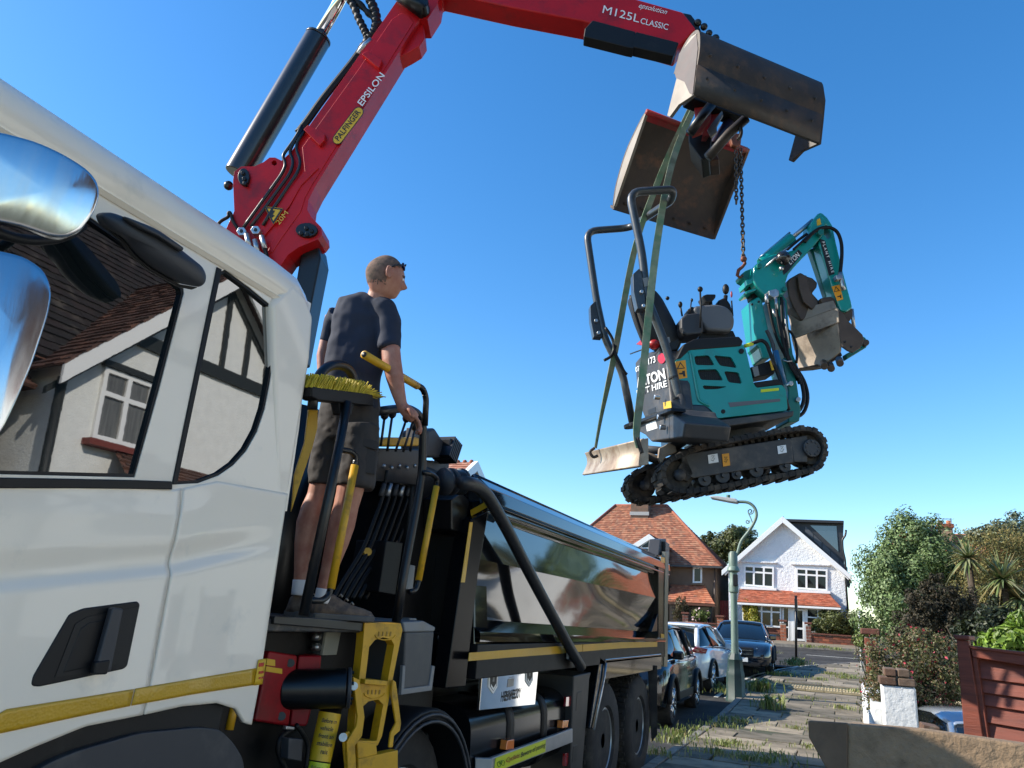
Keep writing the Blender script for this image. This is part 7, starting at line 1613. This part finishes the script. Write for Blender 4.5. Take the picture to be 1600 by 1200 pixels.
# ---- seat, consoles, levers
seat_m = mat('seat_vinyl', (.015, .015, .016), .55, bump=.2, bscale=90)
sb_ = [U(x, y, E_(.16)) for x, y in [(984, 462), (996, 452), (1022, 452), (1034, 466), (1052, 500), (1066, 532), (1060, 548), (1042, 550), (1008, 530), (996, 500)]]
pillow('seat_back', roundpoly(sb_, .03), EN, .06, .1, seat_m, exc); S('seat_pan', [(1030, 540), (1062, 526), (1066, 534), (1060, 548), (1034, 552)], E_(.2), .42, seat_m, exc, bevel=.03)
T('seat_tube', [(986, 462), (992, 490), (1003, 525), (1010, 538)], E_(.2), .016, black_plastic, exc, 8, curve=4)
MB().ball(U(1043, 466, E_(.1)), .016, 8).build('seat_knob', black_plastic, exc, True)
S('seat_belt', [(1036, 536), (1046, 532), (1050, 546), (1042, 552)], E_(.3), .03, seat_m, exc, bevel=.008); S('buckle', [(1040, 528), (1046, 526), (1048, 534), (1043, 540)], E_(.32), .012, light_grey, exc, bevel=.003)
S('console', [(1064, 497), (1072, 490), (1090, 488), (1098, 492), (1100, 516), (1096, 522), (1070, 524), (1064, 512)], E_(.3), .2, dark_grey, exc, bevel=.02, seg=3)
S('console', [(1083, 484), (1086, 477), (1120, 474), (1136, 478), (1146, 488), (1149, 500), (1147, 512), (1140, 518), (1104, 516), (1098, 506)], E_(.22), .34, console, exc, bevel=.03, seg=3, rnd=.03)
S('console_foot', [(1095, 518), (1146, 516), (1152, 530), (1090, 534)], E_(.15), .3, black_plastic, exc, bevel=.01); disc(1068, 520, 2.5, 2.5, E_(.3), .006, black_letter, exc, 'knob', 10)
for pts, r_, knob, d in (([(1066, 494), (1063, 478)], .007, (1063, 476, .016, 1.6), .25), ([(1094, 512), (1095, 480), (1094, 455)], .007, (1094, 452, .02, 1.1), .34), ([(1078, 492), (1080, 472)], .005, (1081, 469, .01, 1.5), .2), ([(1132, 480), (1134, 462)], .016, (1134, 452, .026, 1.7), .1), ([(1145, 494), (1143, 470)], .006, (1143, 460, .008, 3.4), .16)):
    lv = T('control_lever', pts, E_(d), r_, black_plastic, exc, 8); x, y, rr, sz = knob; MB().ball(U(x, y, E_(d)), rr, 12, sc=(1, 1, sz)).build('knob', black_plastic if rr != .008 else mat('red_grip', (.3, .01, .02), .4), lv, True)
S('lever_boot', [(1118, 480), (1124, 468), (1134, 463), (1142, 474), (1147, 490), (1130, 484)], E_(.12), .1, black_plastic, exc, bevel=.02); S('travel_pedal', [(1097, 462), (1105, 459), (1119, 459), (1119, 464), (1112, 472), (1103, 473)], E_(.15), .12, black_plastic, exc, bevel=.012); T('pedal_post', [(1110, 470), (1111, 482)], E_(.1), .014, black_plastic, exc)
S('switch_box', [(1074, 484), (1082, 478), (1088, 482), (1088, 490), (1076, 492)], E_(.2), .1, black_plastic, exc, bevel=.01)
# ---- guard rail and front pillar hoses
tubeE('yellow_rail', [(1163, 541, .3), (1176, 537, .3)], .014, lime_label, 10); tubeE('front_rail', [(1174, 537, .3), (1190, 531, .3), (1198, 537, .3), (1210, 570, .3), (1218, 590, .3), (1232, 640, .38)], .014, black_plastic, 10, .06)
S('lamp_box', [(1172, 574), (1206, 562), (1212, 578), (1210, 584), (1177, 590)], E_(.24), .16, blk, exc, bevel=.008); S('lamp_lens', [(1175, 574), (1184, 571), (1187, 586), (1179, 589)], E_(.245), .006, light_grey, exc, bevel=.003); S('lamp_label', [(1202, 563), (1209, 561), (1213, 576), (1206, 579)], E_(.245), .004, yellow_label, exc, bevel=0)
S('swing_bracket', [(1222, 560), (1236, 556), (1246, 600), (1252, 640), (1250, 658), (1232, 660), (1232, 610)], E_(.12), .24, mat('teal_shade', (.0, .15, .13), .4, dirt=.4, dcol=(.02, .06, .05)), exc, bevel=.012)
for x, y in ((1234.5, 600), (1246, 625)): disc(x, y, 4, 4, E_(.125), .02, zinc, exc, 'pivot_pin', 12)
T('swing_ram', [(1212, 548), (1218, 572), (1226, 600)], E_(.2), .02, mat('ram_blue', (.02, .12, .25), .3), exc, 12)
# ---- boom with its guard post, cylinders
yo = lambda L: [(1130 + x * .2332, 320 + y * .2332) for x, y in L]
S('boom_post', yo([(180, 645), (240, 612), (262, 640), (310, 860), (330, 930), (318, 1030), (262, 1030), (240, 960), (225, 940)]), E_(.06), .2, teal, exc, bevel=.012)
for x, y in yo([(193, 668), (238, 650)]): disc(x, y, 1.8, 1.8, E_(.06), .008, black_letter, exc, 'bolt', 8)
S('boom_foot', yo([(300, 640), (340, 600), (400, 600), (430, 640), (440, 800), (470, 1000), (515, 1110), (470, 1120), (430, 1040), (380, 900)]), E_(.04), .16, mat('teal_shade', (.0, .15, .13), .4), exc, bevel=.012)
S('boom', yo([(200, 500), (207, 410), (235, 385), (330, 330), (400, 320), (470, 300), (560, 215), (585, 170), (590, 120), (640, 52), (662, 60), (690, 120), (672, 200), (610, 275), (520, 370), (440, 460), (420, 520), (425, 580), (400, 605), (350, 600), (285, 615), (240, 570), (215, 540)]), E_(.1), .16, teal, exc, bevel=.014, rnd=.015)
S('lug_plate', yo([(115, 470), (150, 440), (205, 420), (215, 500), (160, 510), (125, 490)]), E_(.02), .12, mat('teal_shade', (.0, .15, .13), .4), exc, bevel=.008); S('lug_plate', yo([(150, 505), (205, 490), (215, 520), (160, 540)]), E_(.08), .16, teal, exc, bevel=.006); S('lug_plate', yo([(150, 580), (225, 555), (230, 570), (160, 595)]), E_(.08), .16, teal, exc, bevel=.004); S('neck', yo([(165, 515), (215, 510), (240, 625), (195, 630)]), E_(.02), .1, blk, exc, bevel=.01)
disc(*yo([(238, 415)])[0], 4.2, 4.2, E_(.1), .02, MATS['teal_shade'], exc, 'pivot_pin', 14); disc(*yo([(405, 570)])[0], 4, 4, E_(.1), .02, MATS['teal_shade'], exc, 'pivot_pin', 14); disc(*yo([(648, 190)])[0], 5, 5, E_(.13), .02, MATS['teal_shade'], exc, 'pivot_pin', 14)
a, b = U(*yo([(255, 395)])[0], E_(.02)), U(*yo([(458, 225)])[0], E_(.02)); MB().cyl(a, b, .048, 20).build('boom_cylinder', teal, exc, True, bevel=.006); c = U(*yo([(600, 105)])[0], E_(.02)); MB().cyl(b, c, .018, 14).build('cylinder_rod', steel, exc, True); tube('oil_pipe', [a + upx * .05, b + upx * .052], .009, zinc, exc, 8)
MB().ball(U(*yo([(402, 358)])[0], E_(.16)), .058, 18).build('accumulator', mat('accumulator_black', (.01, .01, .011), .25, coat=.5), exc, True)
S('black_sticker', yo([(420, 385), (505, 300), (530, 325), (440, 440), (405, 470), (400, 440)]), E_(.104), .003, black_letter, exc, bevel=0); textpix('LTON', yo([(450, 405)])[0], yo([(515, 345)])[0], yo([(430, 375)])[0], E_(.105), white_letter, exc, bold=.02)
S('yellow_mark', yo([(628, 100), (648, 88), (658, 130), (630, 140)]), E_(.104), .003, yellow_label, exc, bevel=0)
# arm
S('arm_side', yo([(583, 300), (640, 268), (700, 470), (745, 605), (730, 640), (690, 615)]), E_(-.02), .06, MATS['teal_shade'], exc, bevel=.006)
S('arm', yo([(640, 268), (650, 220), (660, 110), (640, 52), (664, 52), (700, 85), (735, 140), (760, 260), (800, 430), (835, 560), (860, 650), (868, 690), (830, 715), (785, 705), (745, 600), (690, 430)]), E_(.09), .13, teal, exc, bevel=.012, holes=[yo([(668, 150), (690, 135), (715, 175), (722, 215), (700, 225), (680, 200)])])
S('black_sticker', yo([(646, 225), (682, 240), (746, 462), (709, 475)]), E_(.094), .003, black_letter, exc, bevel=0)
textpix('P L A N T   H I R E', yo([(660, 250)])[0], yo([(726, 458)])[0], yo([(677, 244.5)])[0], E_(.0955), white_letter, exc, bold=.015)
ws = S('warning_sticker', yo([(727, 547), (780, 535), (805, 632), (764, 645)]), E_(.094), .003, orange_label, exc, bevel=0); S('warning_triangle', yo([(742, 585), (782, 575), (754, 545)]), E_(.0955), .001, black_letter, ws, bevel=0, holes=[yo([(748, 580), (775, 573), (755, 552)])]); S('pictogram', yo([(765, 612), (785, 606), (788, 598), (793, 622), (785, 625), (782, 616), (768, 618)]), E_(.0955), .001, black_letter, ws, bevel=0)
T('hose', yo([(545, 250), (575, 215), (610, 180), (660, 155), (720, 155), (765, 185), (790, 250), (795, 330), (788, 420), (783, 460)]), E_(.14), .014, hose_rubber, exc, curve=4)
T('hose_fitting', yo([(783, 455), (790, 500), (800, 545), (808, 570)]), E_(.14), .017, zinc, exc, 10); MB().box(U(*yo([(768, 492)])[0], E_(.14)), (.05, .05, .04), ROT).build('hose_fitting', zinc, exc, bevel=.005)
T('hose', yo([(430, 300), (500, 240), (560, 195)]), E_(.12), .011, hose_rubber, exc, curve=4); T('hose', yo([(470, 300), (520, 255), (590, 190)]), E_(.13), .01, hose_rubber, exc, curve=4); T('oil_pipe', yo([(290, 410), (380, 330), (445, 280)]), E_(.12), .008, zinc, exc, 8)
S('valve_block', yo([(305, 575), (355, 562), (375, 575), (375, 610), (335, 622), (310, 605)]), E_(.16), .06, zinc, exc, bevel=.005); T('hose_fitting', yo([(290, 600), (292, 660)]), E_(.16), .014, zinc, exc); T('hose_fitting', yo([(352, 620), (358, 700)]), E_(.16), .012, zinc, exc); T('hose_fitting', yo([(335, 700), (345, 750)]), E_(.16), .01, zinc, exc); T('hose_fitting', yo([(380, 430), (400, 425)]), E_(.16), .016, zinc, exc)
for i, pts in enumerate([[(300, 650), (330, 800), (370, 920), (410, 1000), (450, 1100), (490, 1180)], [(355, 690), (375, 820), (410, 950), (440, 1020), (480, 1110), (510, 1200)], [(390, 620), (395, 760), (420, 900), (440, 1030), (500, 1150), (520, 1200)], [(370, 750), (395, 880), (420, 990), (450, 1080), (500, 1160)]]):
    T('hose', yo(pts), E_(.1 + .015 * i), .011, hose_rubber, exc, curve=4)
T('cable_tie', yo([(400, 1040), (430, 1050), (460, 1045)]), E_(.17), .006, zinc, exc, 6); T('oil_pipe', yo([(405, 640), (420, 800), (440, 960)]), E_(.09), .009, steel, exc, 8); T('guard', yo([(290, 840), (310, 880), (330, 930), (345, 1000), (360, 1080), (372, 1150)]), E_(.15), .014, dark_grey, exc, curve=4)
for pts, d in (([(1238, 567), (1250, 590), (1256, 620), (1250, 640), (1236, 650)], .1), ([(1240, 570), (1256, 595), (1262, 622), (1255, 645), (1238, 655)], .06)): T('hose', pts, E_(d), .014, hose_rubber, exc, curve=4)
T('hose', yo([(405, 840), (450, 850), (485, 920), (495, 1000), (490, 1060)]), E_(.06), .01, hose_rubber, exc, curve=4)
# bucket and linkage, folded under the arm
bk = E_(.05)
S('hitch', yo([(428, 520), (450, 490), (520, 450), (560, 475), (600, 488), (635, 520), (630, 550), (598, 590), (630, 625), (660, 660), (690, 700), (525, 775), (470, 680), (440, 610)]), E_(.0), .14, bronze, exc, bevel=.014); S('hitch_ear', yo([(500, 470), (560, 470), (590, 580), (640, 660), (600, 700), (540, 650), (510, 560)]), E_(.04), .03, bronze, exc, bevel=.008); S('hitch_ear', yo([(650, 625), (720, 612), (752, 630), (762, 670), (720, 690), (680, 700)]), E_(.08), .05, bronze, exc, bevel=.01)
def bloft(L, R_, dl, dr, m, name='bucket'):
    a = [U(x, y, E_(d)) for (x, y), d in zip(yo(L), dl)]; b = [U(x, y, E_(d)) for (x, y), d in zip(yo(R_), dr)]
    o = loft(name, [a, b], m, exc, closed=False); so = o.modifiers.new('t', 'SOLIDIFY'); so.thickness = .016; smooth_angle(o, 25); return o
bloft([(440, 715), (458, 800), (468, 900), (490, 985), (500, 1040), (515, 1095)], [(735, 690), (772, 790), (778, 840), (795, 930), (790, 985), (680, 1078)], [-.27, -.25, -.24, -.26, -.28, -.3], [.14, .16, .17, .15, .12, .0], bucket_m)
S('wear_band', yo([(455, 800), (768, 690), (776, 786), (470, 898)]), (U(*yo([(775, 790)])[0], E_(.185)), (EN * .70 - EF * .71).normalized()), .012, bucket_m, exc, bevel=.004)
S('top_plate', yo([(440, 715), (735, 640), (760, 690), (455, 800)]), (U(*yo([(760, 690)])[0], E_(.17)), (EN * .66 - EF * .70 + Vector((0, 0, .25))).normalized()), .012, bucket_m, exc, bevel=.004)
S('bucket_side', yo([(772, 700), (800, 720), (830, 770), (880, 815), (935, 870), (945, 905), (920, 960), (870, 990), (835, 975), (800, 950), (775, 860), (776, 790)]), E_(.17), .02, bronze, exc, bevel=.005)
for x, y in yo([(815, 918), (858, 952)]): disc(x, y, 2, 2, E_(.17), .006, black_letter, exc, 'bolt_hole', 8)
S('arm_tip', yo([(785, 705), (868, 690), (872, 740), (850, 780), (800, 770)]), E_(.06), .1, bronze, exc, bevel=.01); T('link_rod', yo([(862, 700), (875, 820)]), E_(.04), .014, steel, exc, 10); S('link_bar', yo([(900, 860), (955, 890), (972, 930), (960, 955), (830, 1035), (820, 1000), (920, 950)]), E_(.04), .06, MATS['teal_shade'], exc, bevel=.008); disc(*yo([(950, 928)])[0], 5, 5, E_(.05), .02, bronze, exc, 'pivot_pin')
for k, (x, y) in enumerate(yo([(670, 1070), (715, 1085), (775, 1050)])): MB().cyl(U(x, y - 3, E_(.0)), U(x + 2, y + 3, E_(.14)), .028, 10).build('bucket_tooth', bronze, exc, True, bevel=.005)
S('lip_plate', yo([(505, 1095), (660, 1060), (790, 985), (800, 1010), (700, 1075), (640, 1085)]), E_(-.05), .1, bronze, exc, bevel=.006)
# ================================================================ man on the platform
MP = U(515, 955, PX(XT - .12)); MN = Vector((-MP.x * -1 * -1, -MP.y, 0)); MN = Vector((0 - MP.x, 0 - MP.y, 0)).normalized()
def MPl(d=0): return (MP + MN * d, MN)
MR = Vector((-MN.y, MN.x, 0)) if Vector((-MN.y, MN.x, 0)).dot(CAMR @ Vector((1, 0, 0))) > 0 else Vector((MN.y, -MN.x, 0))
man = thing('person', 'man in navy t-shirt and dark cargo shorts standing on the lorry platform', 'person', tuple(MP))
PPM = FPX / (MP - EYE).dot(CAMR @ Vector((0, 0, -1)))
def limb(mb, pts, n=16, caps=True):
    """pts: (px, py, half width px, offset towards street, depth ratio)"""
    C = [U(p[0], p[1], MPl(p[3])) for p in pts]; rings = []
    for i, p in enumerate(pts):
        t = (C[min(i + 1, len(C) - 1)] - C[max(i - 1, 0)]).normalized(); u_ = MN.cross(t).normalized(); w_ = t.cross(u_).normalized()
        if u_.dot(MR) < 0: u_ = -u_
        r_ = p[2] / PPM; rt = p[4] if len(p) > 4 else 1
        rings.append([C[i] + u_ * r_ * math.cos(6.2832 * k / n) + w_ * r_ * rt * math.sin(6.2832 * k / n) for k in range(n)])
    R2 = []
    for a, b in zip(rings, rings[1:]):
        for s_ in (0, .33, .66): R2.append([p.lerp(q, s_) for p, q in zip(a, b)])
    R2.append(rings[-1]); v, f = loft_geo(R2, True, caps); mb.add(v, f)
skin = mat('sunburnt_skin', (.44, .21, .135), .55, col2=(.33, .12, .075), vscale=14, dirt=.25, dcol=(.3, .13, .09), dscale=11, bump=.3, bscale=60, bdist=.002)
hairm = mat('cropped_hair', (.07, .048, .034), .85, col2=(.19, .11, .075), vscale=42, bump=.6, bscale=220, bdist=.003)
HF = (MR * .93 - MN * .26 + Vector((0, 0, -.14))).normalized(); HU = (Vector((0, 0, 1)) - HF * HF.z).normalized(); HS = HU.cross(HF)
HC = U(602, 433, MPl(.05)); HSC = 41.5 / PPM / .125
def headpt(th, ph, grow=0):
    d = Vector((math.sin(th) * math.cos(ph), math.sin(th) * math.sin(ph), math.cos(th)))
    x, y, z = d; p = Vector((x * .098, y * .077, z * .122))
    if z < 0: p.y *= 1 + .22 * z; p.x *= 1 + .10 * z if x < 0 else 1 - .0 * z
    def bump(c, s_, a):
        nonlocal p
        c = Vector(c).normalized(); w = math.exp(-((d - c).length / s_) ** 2); p = p + d * a * w
    bump((1, 0, -.13), .15, .026); bump((1, 0, -.02), .13, .012); bump((1, 0, .22), .3, .006); bump((1, .34, .08), .16, -.010); bump((1, -.34, .08), .16, -.010)
    bump((.85, 0, -.78), .26, .016); bump((.95, 0, -.42), .12, .006); bump((.97, 0, -.36), .05, -.004); bump((-1, 0, .1), .5, .010); bump((.7, .7, -.15), .3, .004); bump((.7, -.7, -.15), .3, .004); bump((1, 0, .55), .4, .004)
    p = p * (1 + grow)
    return HC + (HF * p.x + HS * p.y + HU * p.z) * HSC
def headmesh(mb, grow=0, keep=None, nt=56, np_=72):
    idx = {}; V = []; F = []
    for i in range(nt + 1):
        for j in range(np_): idx[i, j] = len(V); V.append(headpt(math.pi * i / nt, 2 * math.pi * j / np_, grow))
    for i in range(nt):
        for j in range(np_):
            th = math.pi * (i + .5) / nt; ph = 2 * math.pi * (j + .5) / np_; d = Vector((math.sin(th) * math.cos(ph), math.sin(th) * math.sin(ph), math.cos(th)))
            if keep is None or keep(d): F.append((idx[i, j], idx[i + 1, j], idx[i + 1, (j + 1) % np_], idx[i, (j + 1) % np_]))
    mb.add(V, F)
body = MB(); headmesh(body)
limb(body, [(585, 482, 25, 0, .8), (589, 468, 19, .02, 1), (594, 452, 18, .03, 1.05), (598, 440, 17, .04, 1)])
limb(body, [(560, 495, 40, 0, .5), (560, 540, 44, 0, .55), (550, 600, 40, 0, .6), (546, 640, 38, 0, .6), (544, 685, 28, 0, .6)])
# ears
for s_ in (1, -1):
    c = HC + (HF * -.008 + HS * .076 * s_ + HU * -.005) * HSC
    P = [c + (HF * (.016 * math.cos(t) - .003 * math.sin(t)) + HU * (.031 * math.sin(t)) + HS * s_ * (.012 - .008 * math.cos(t))) * HSC for t in [6.2832 * k / 14 for k in range(15)]]; v, f = tube_geo(P, .0062 * HSC, 8, False); body.add(v, f); body.ball(c + HS * s_ * .003, .018 * HSC, 10, sc=(.8, .8, 1.3))
# arms and hands
limb(body, [(604, 492, 15, .05), (608, 515, 16, .072), (609, 535, 17, .092), (612, 565, 16.5, .112), (617, 590, 15, .12), (622, 612, 12, .12), (627, 630, 9.5, .13), (630, 638, 9, .13)])
limb(body, [(520, 495, 14, -.12), (510, 530, 11, -.14), (503, 556, 9.5, -.14), (503, 585, 8, -.12), (512, 610, 7, -.08)])
def hand(w, out, curl, side, s_=1.0):
    """wrist point, pointing direction, curl direction, sideways direction"""
    body.ball(w + out * .045 * s_, .04 * s_, 14, sc=(1, 1, .75)); body.tube([w - out * .02, w + out * .03, w + out * .075 * s_], [.028, .034, .03], 10)
    for i, L in enumerate((.07, .08, .076, .06)):
        b = w + out * .06 * s_ + side * (.03 - i * .0195) * s_; body.tube(smoothpath([b, b + out * L * .5, b + out * L * .75 + curl * .025, b + out * L * .6 + curl * .055], 4), [.0095] * 12 + [.0075], 8)
    b = w + out * .015 + side * .03; body.tube(smoothpath([b, b + side * .025 + out * .02, b + side * .03 + out * .045 + curl * .02], 4), [.0115] * 8 + [.008], 8)
wp_ = U(631, 638, MPl(.13)); hand(wp_, (MR * .75 + Vector((0, 0, -.55)) - MN * .2).normalized(), Vector((0, 0, -1)), MN)
wp_ = U(512, 612, MPl(-.08)); hand(wp_, (MR * .6 + Vector((0, 0, -.7))).normalized(), (MR * .5 + Vector((0, 0, -.8))).normalized(), -MN)
# legs
limb(body, [(520, 680, 22, -.03), (507, 730, 19, -.03), (501, 757, 18, -.03), (496, 775, 17, -.03), (489, 795, 19, -.03, 1.1), (482, 818, 19.5, -.04, 1.15), (476, 848, 16, -.03), (471, 880, 11.5, -.02), (469, 905, 10, -.02), (467, 925, 10, -.02)])
limb(body, [(556, 690, 25, .06), (552, 735, 23, .06), (547, 765, 22, .06), (541, 790, 20, .06), (534, 820, 21, .05, 1.1), (526, 850, 18, .05), (514, 890, 13, .04), (506, 920, 11, .04), (503, 938, 11, .04)])
bo = body.build('body', skin, man, True)
rm = bo.modifiers.new('fuse', 'REMESH'); rm.mode = 'VOXEL'; rm.voxel_size = .0052; rm.use_smooth_shade = True; sm_ = bo.modifiers.new('soft', 'SMOOTH'); sm_.iterations = 2; sm_.factor = .5
hb = MB(); headmesh(hb, .016, lambda d: (d.z > -.52 + .22 * noise.noise(d * 14) + max(0, d.x) * 2.0 and d.x < .52 - .0 * d.z and d.z < .985 and (d.x < .22 or d.z > .42) and (abs(d.y) < .86 or d.x < -.1 or d.z > .3)), 64, 84); ho = hb.build('hair', hairm, man, True)
eb = MB(); eyem = mat('eye_white', (.7, .65, .6), .2)
for s_ in (1, -1): eb.ball(HC + (HF * .083 + HS * .031 * s_ + HU * .01) * HSC, .0115 * HSC, 10)
eb.build('eye', eyem, man, True)
bw_ = MB()
for s_ in (1, -1): bw_.tube([HC + (HF * .096 + HS * .014 * s_ + HU * .026) * HSC, HC + (HF * .09 + HS * .034 * s_ + HU * .03) * HSC, HC + (HF * .078 + HS * .05 * s_ + HU * .022) * HSC], [.004, .005, .003], 6)
bw_.build('eyebrow', hairm, man, True)
# clothes
def cloth(name, mb, m, vox, strength, scale):
    o = mb.build(name, m, man, True); r_ = o.modifiers.new('fuse', 'REMESH'); r_.mode = 'VOXEL'; r_.voxel_size = vox; r_.use_smooth_shade = True
    s_ = o.modifiers.new('soft', 'SMOOTH'); s_.iterations = 5; s_.factor = .5
    tx = bpy.data.textures.new(name + '_folds', 'CLOUDS'); tx.noise_scale = scale; tx.noise_depth = 2; d = o.modifiers.new('folds', 'DISPLACE'); d.texture = tx; d.strength = strength; d.mid_level = .5; d.texture_coords = 'GLOBAL'
    return o
navy = mat('navy_cotton', (.017, .022, .04), .85, bump=.25, bscale=350, bdist=.001, vary=.15); short_m = mat('charcoal_shorts', (.045, .038, .034), .85, bump=.3, bscale=260, bdist=.0015, vary=.25, vscale=12)
tb2 = MB()
limb(tb2, [(586, 466, 20.5, .02, .95), (580, 474, 30, .01, .8), (568, 484, 48, 0, .52), (566, 500, 55, 0, .52), (562, 530, 52, .0, .56), (555, 565, 50, 0, .58), (550, 595, 49.5, .0, .6), (548, 625, 51, 0, .64), (547, 640, 51, 0, .64)])
limb(tb2, [(588, 476, 20, .03), (600, 484, 22, .045), (607, 503, 22, .06), (609, 525, 20.5, .085), (609.5, 546, 20, .10)])
limb(tb2, [(528, 489, 18, -.06), (519, 505, 17, -.11), (513, 520, 15, -.13), (509, 535, 13.5, -.14)])
cloth('t_shirt', tb2, navy, .009, .034, .17)
sb2 = MB()
limb(sb2, [(547, 622, 50, 0, .62), (546, 645, 51, 0, .68), (545, 668, 50, 0, .7), (544, 690, 46, 0, .72)])
limb(sb2, [(522, 665, 29, -.03, 1.05), (512, 700, 28, -.03, 1.05), (506, 735, 25, -.03, 1.1), (503, 757, 23, -.03, 1.1)])
limb(sb2, [(563, 665, 33, .06, 1), (559, 705, 34.5, .06, 1), (556, 740, 33, .06, 1.05), (553, 763, 32, .06, 1.05)])
cloth('shorts', sb2, short_m, .009, .02, .07)
PK_ = MPl(.06 + 31 / PPM)
S('pocket_flap', [(551, 677), (592, 690), (591, 704), (549, 692)], off(PK_, .004), .014, short_m, man, bevel=.005); S('pocket', [(550, 694), (590, 705), (586, 742), (546, 734)], off(PK_, -.002), .014, short_m, man, bevel=.006)
sock = mat('white_sock', (.72, .7, .68), .9, bump=.3, bscale=300, bdist=.001); k = MB(); limb(k, [(469, 906, 11.5, -.02), (468, 916, 11.5, -.02), (466, 930, 11, -.02)]); k.build('sock', sock, man, True)
k = MB(); limb(k, [(507, 920, 12.5, .04), (505, 930, 12.5, .04), (502, 942, 12, .04)]); k.build('sock', sock, man, True)
shoe_m = mat('brown_trainer', (.17, .115, .075), .75, col2=(.06, .045, .038), vscale=22, bump=.3, bscale=120, dirt=.3, dcol=(.2, .16, .12), dscale=14); sole_m = mat('grey_sole', (.09, .085, .08), .8, dirt=.5, dcol=(.2, .17, .13))
def shoe(hp, d, L):
    d = d.normalized(); s_ = d.cross(Vector((0, 0, 1))); z0 = zp - .018; rings = []; sole = []
    for t, w, h, w2 in ((-.02, .025, .05, .02), (0, .038, .095, .03), (.12, .042, .115, .034), (.3, .043, .112, .036), (.48, .046, .085, .034), (.66, .052, .068, .032), (.84, .05, .056, .03), (.95, .038, .046, .02), (1.0, .02, .03, .012)):
        c = Vector((hp.x, hp.y, z0)) + d * L * t; rings.append([c + s_ * w * math.cos(a) * (1 if math.sin(a) < .3 else .72) + Vector((0, 0, .022 + (h - .022) * max(0, math.sin(a)) ** .8)) for a in [6.2832 * k / 16 for k in range(16)]])
        sole.append([c + s_ * x + Vector((0, 0, z)) for x, z in ((-w - .006, .0), (w + .006, .0), (w + .008, .026), (-w - .008, .026))])
    o = loft('shoe', rings, shoe_m, man, bevel=0); loft('sole', sole, sole_m, o, smooth=False, bevel=.006)
    for t in (.42, .52, .62): c = Vector((hp.x, hp.y, z0 + .105 - (t - .42) * .16)) + d * L * t; tube('lace', [c - s_ * .025, c + Vector((0, 0, .008)), c + s_ * .025], .004, mat('lace', (.3, .25, .2), .8), o, 6)
a = U(455, 948, MPl(-.04)); shoe(a, MR * .7 - MN * .75, .28); a = U(489, 952, MPl(.05)); shoe(a, MR * .95 - MN * .3, .29)
# sunglasses pushed up on the head
sgm = mat('sunglass_frame', (.01, .01, .012), .3); lens = mat('sunglass_lens', (.01, .015, .12), .05, metal=.3, coat=1)
gl_ = thing('sunglasses', 'blue lensed sunglasses pushed up on the man\'s head', 'sunglasses', tuple(HC))
for s_ in (1, -1):
    tube('temple', [HC + (HF * x + HS * y * s_ + HU * z) * HSC for x, y, z in ((-.012, .084, .02), (.015, .083, .045), (.045, .074, .066), (.068, .056, .078))], .0042, sgm, gl_, 6)
    P = [HC + (HF * (.080 - .011 * math.sin(t) - .012 * (.5 + .5 * math.cos(t))) + HS * s_ * (.034 + .026 * math.cos(t)) + HU * (.082 + .018 * math.sin(t))) * HSC for t in [6.2832 * k / 14 for k in range(14)]]; v, f = slab_geo(P, (HF * .85 + HU * .5), .006); fixn(mesh('lens', v, f, lens, gl_))
tube('bridge', [HC + (HF * (.083 - .01 * abs(y) * 15) + HS * y + HU * .086) * HSC for y in (-.058, -.012, .012, .058)], .004, sgm, gl_, 6)
# ================================================================ broom stowed head up on the guard
BP = PX(XT + .03)
br = thing('broom', 'broom with yellow bristles standing head up beside the cab', 'broom', tuple(U(478, 955, BP)))
S('stock', [(488, 604), (583, 616), (584.5, 634), (497, 625), (488, 620)], BP, .075, black_plastic, br, bevel=.006)
T('handle', [(543, 628), (516, 765), (474, 962)], BP, .0215, black_paint, br, 12); S('socket', [(528, 622), (556, 626), (549, 650), (533, 648)], off(BP, -.02), .05, black_plastic, br, bevel=.008)
bm_ = mat('yellow_bristle', (.62, .47, .03), .6, vary=.35, vscale=30); mb = MB(); cu_ = U(500, 600, BP) ; 
Lx = (U(583, 616, BP) - U(488, 604, BP)); back = Vector((-1, 0, 0))
for i in range(26):
    for j in range(4):
        s_ = i / 25; b = U(488, 605, BP) + Lx * s_ + back * (.008 + j * .02); fan = max(0, s_ - .72) / .28
        for k in range(5):
            d = (Vector((random.uniform(-.1, .35) - j * .05, .22 + fan * 1.5 * random.uniform(.5, 1.2) + random.uniform(-.06, .06), 1 - fan * .75)) ).normalized(); L = .062 * random.uniform(.85, 1.15) * (1 + fan * .5); q = b + Vector((random.uniform(-.006, .006), random.uniform(-.007, .007), 0)); mb.tube([q, q + d * L], [.0026, .0032], 4)
o = mb.build('bristles', bm_, br); o['kind'] = 'stuff'
for i in range(7): pass
flush_texts()
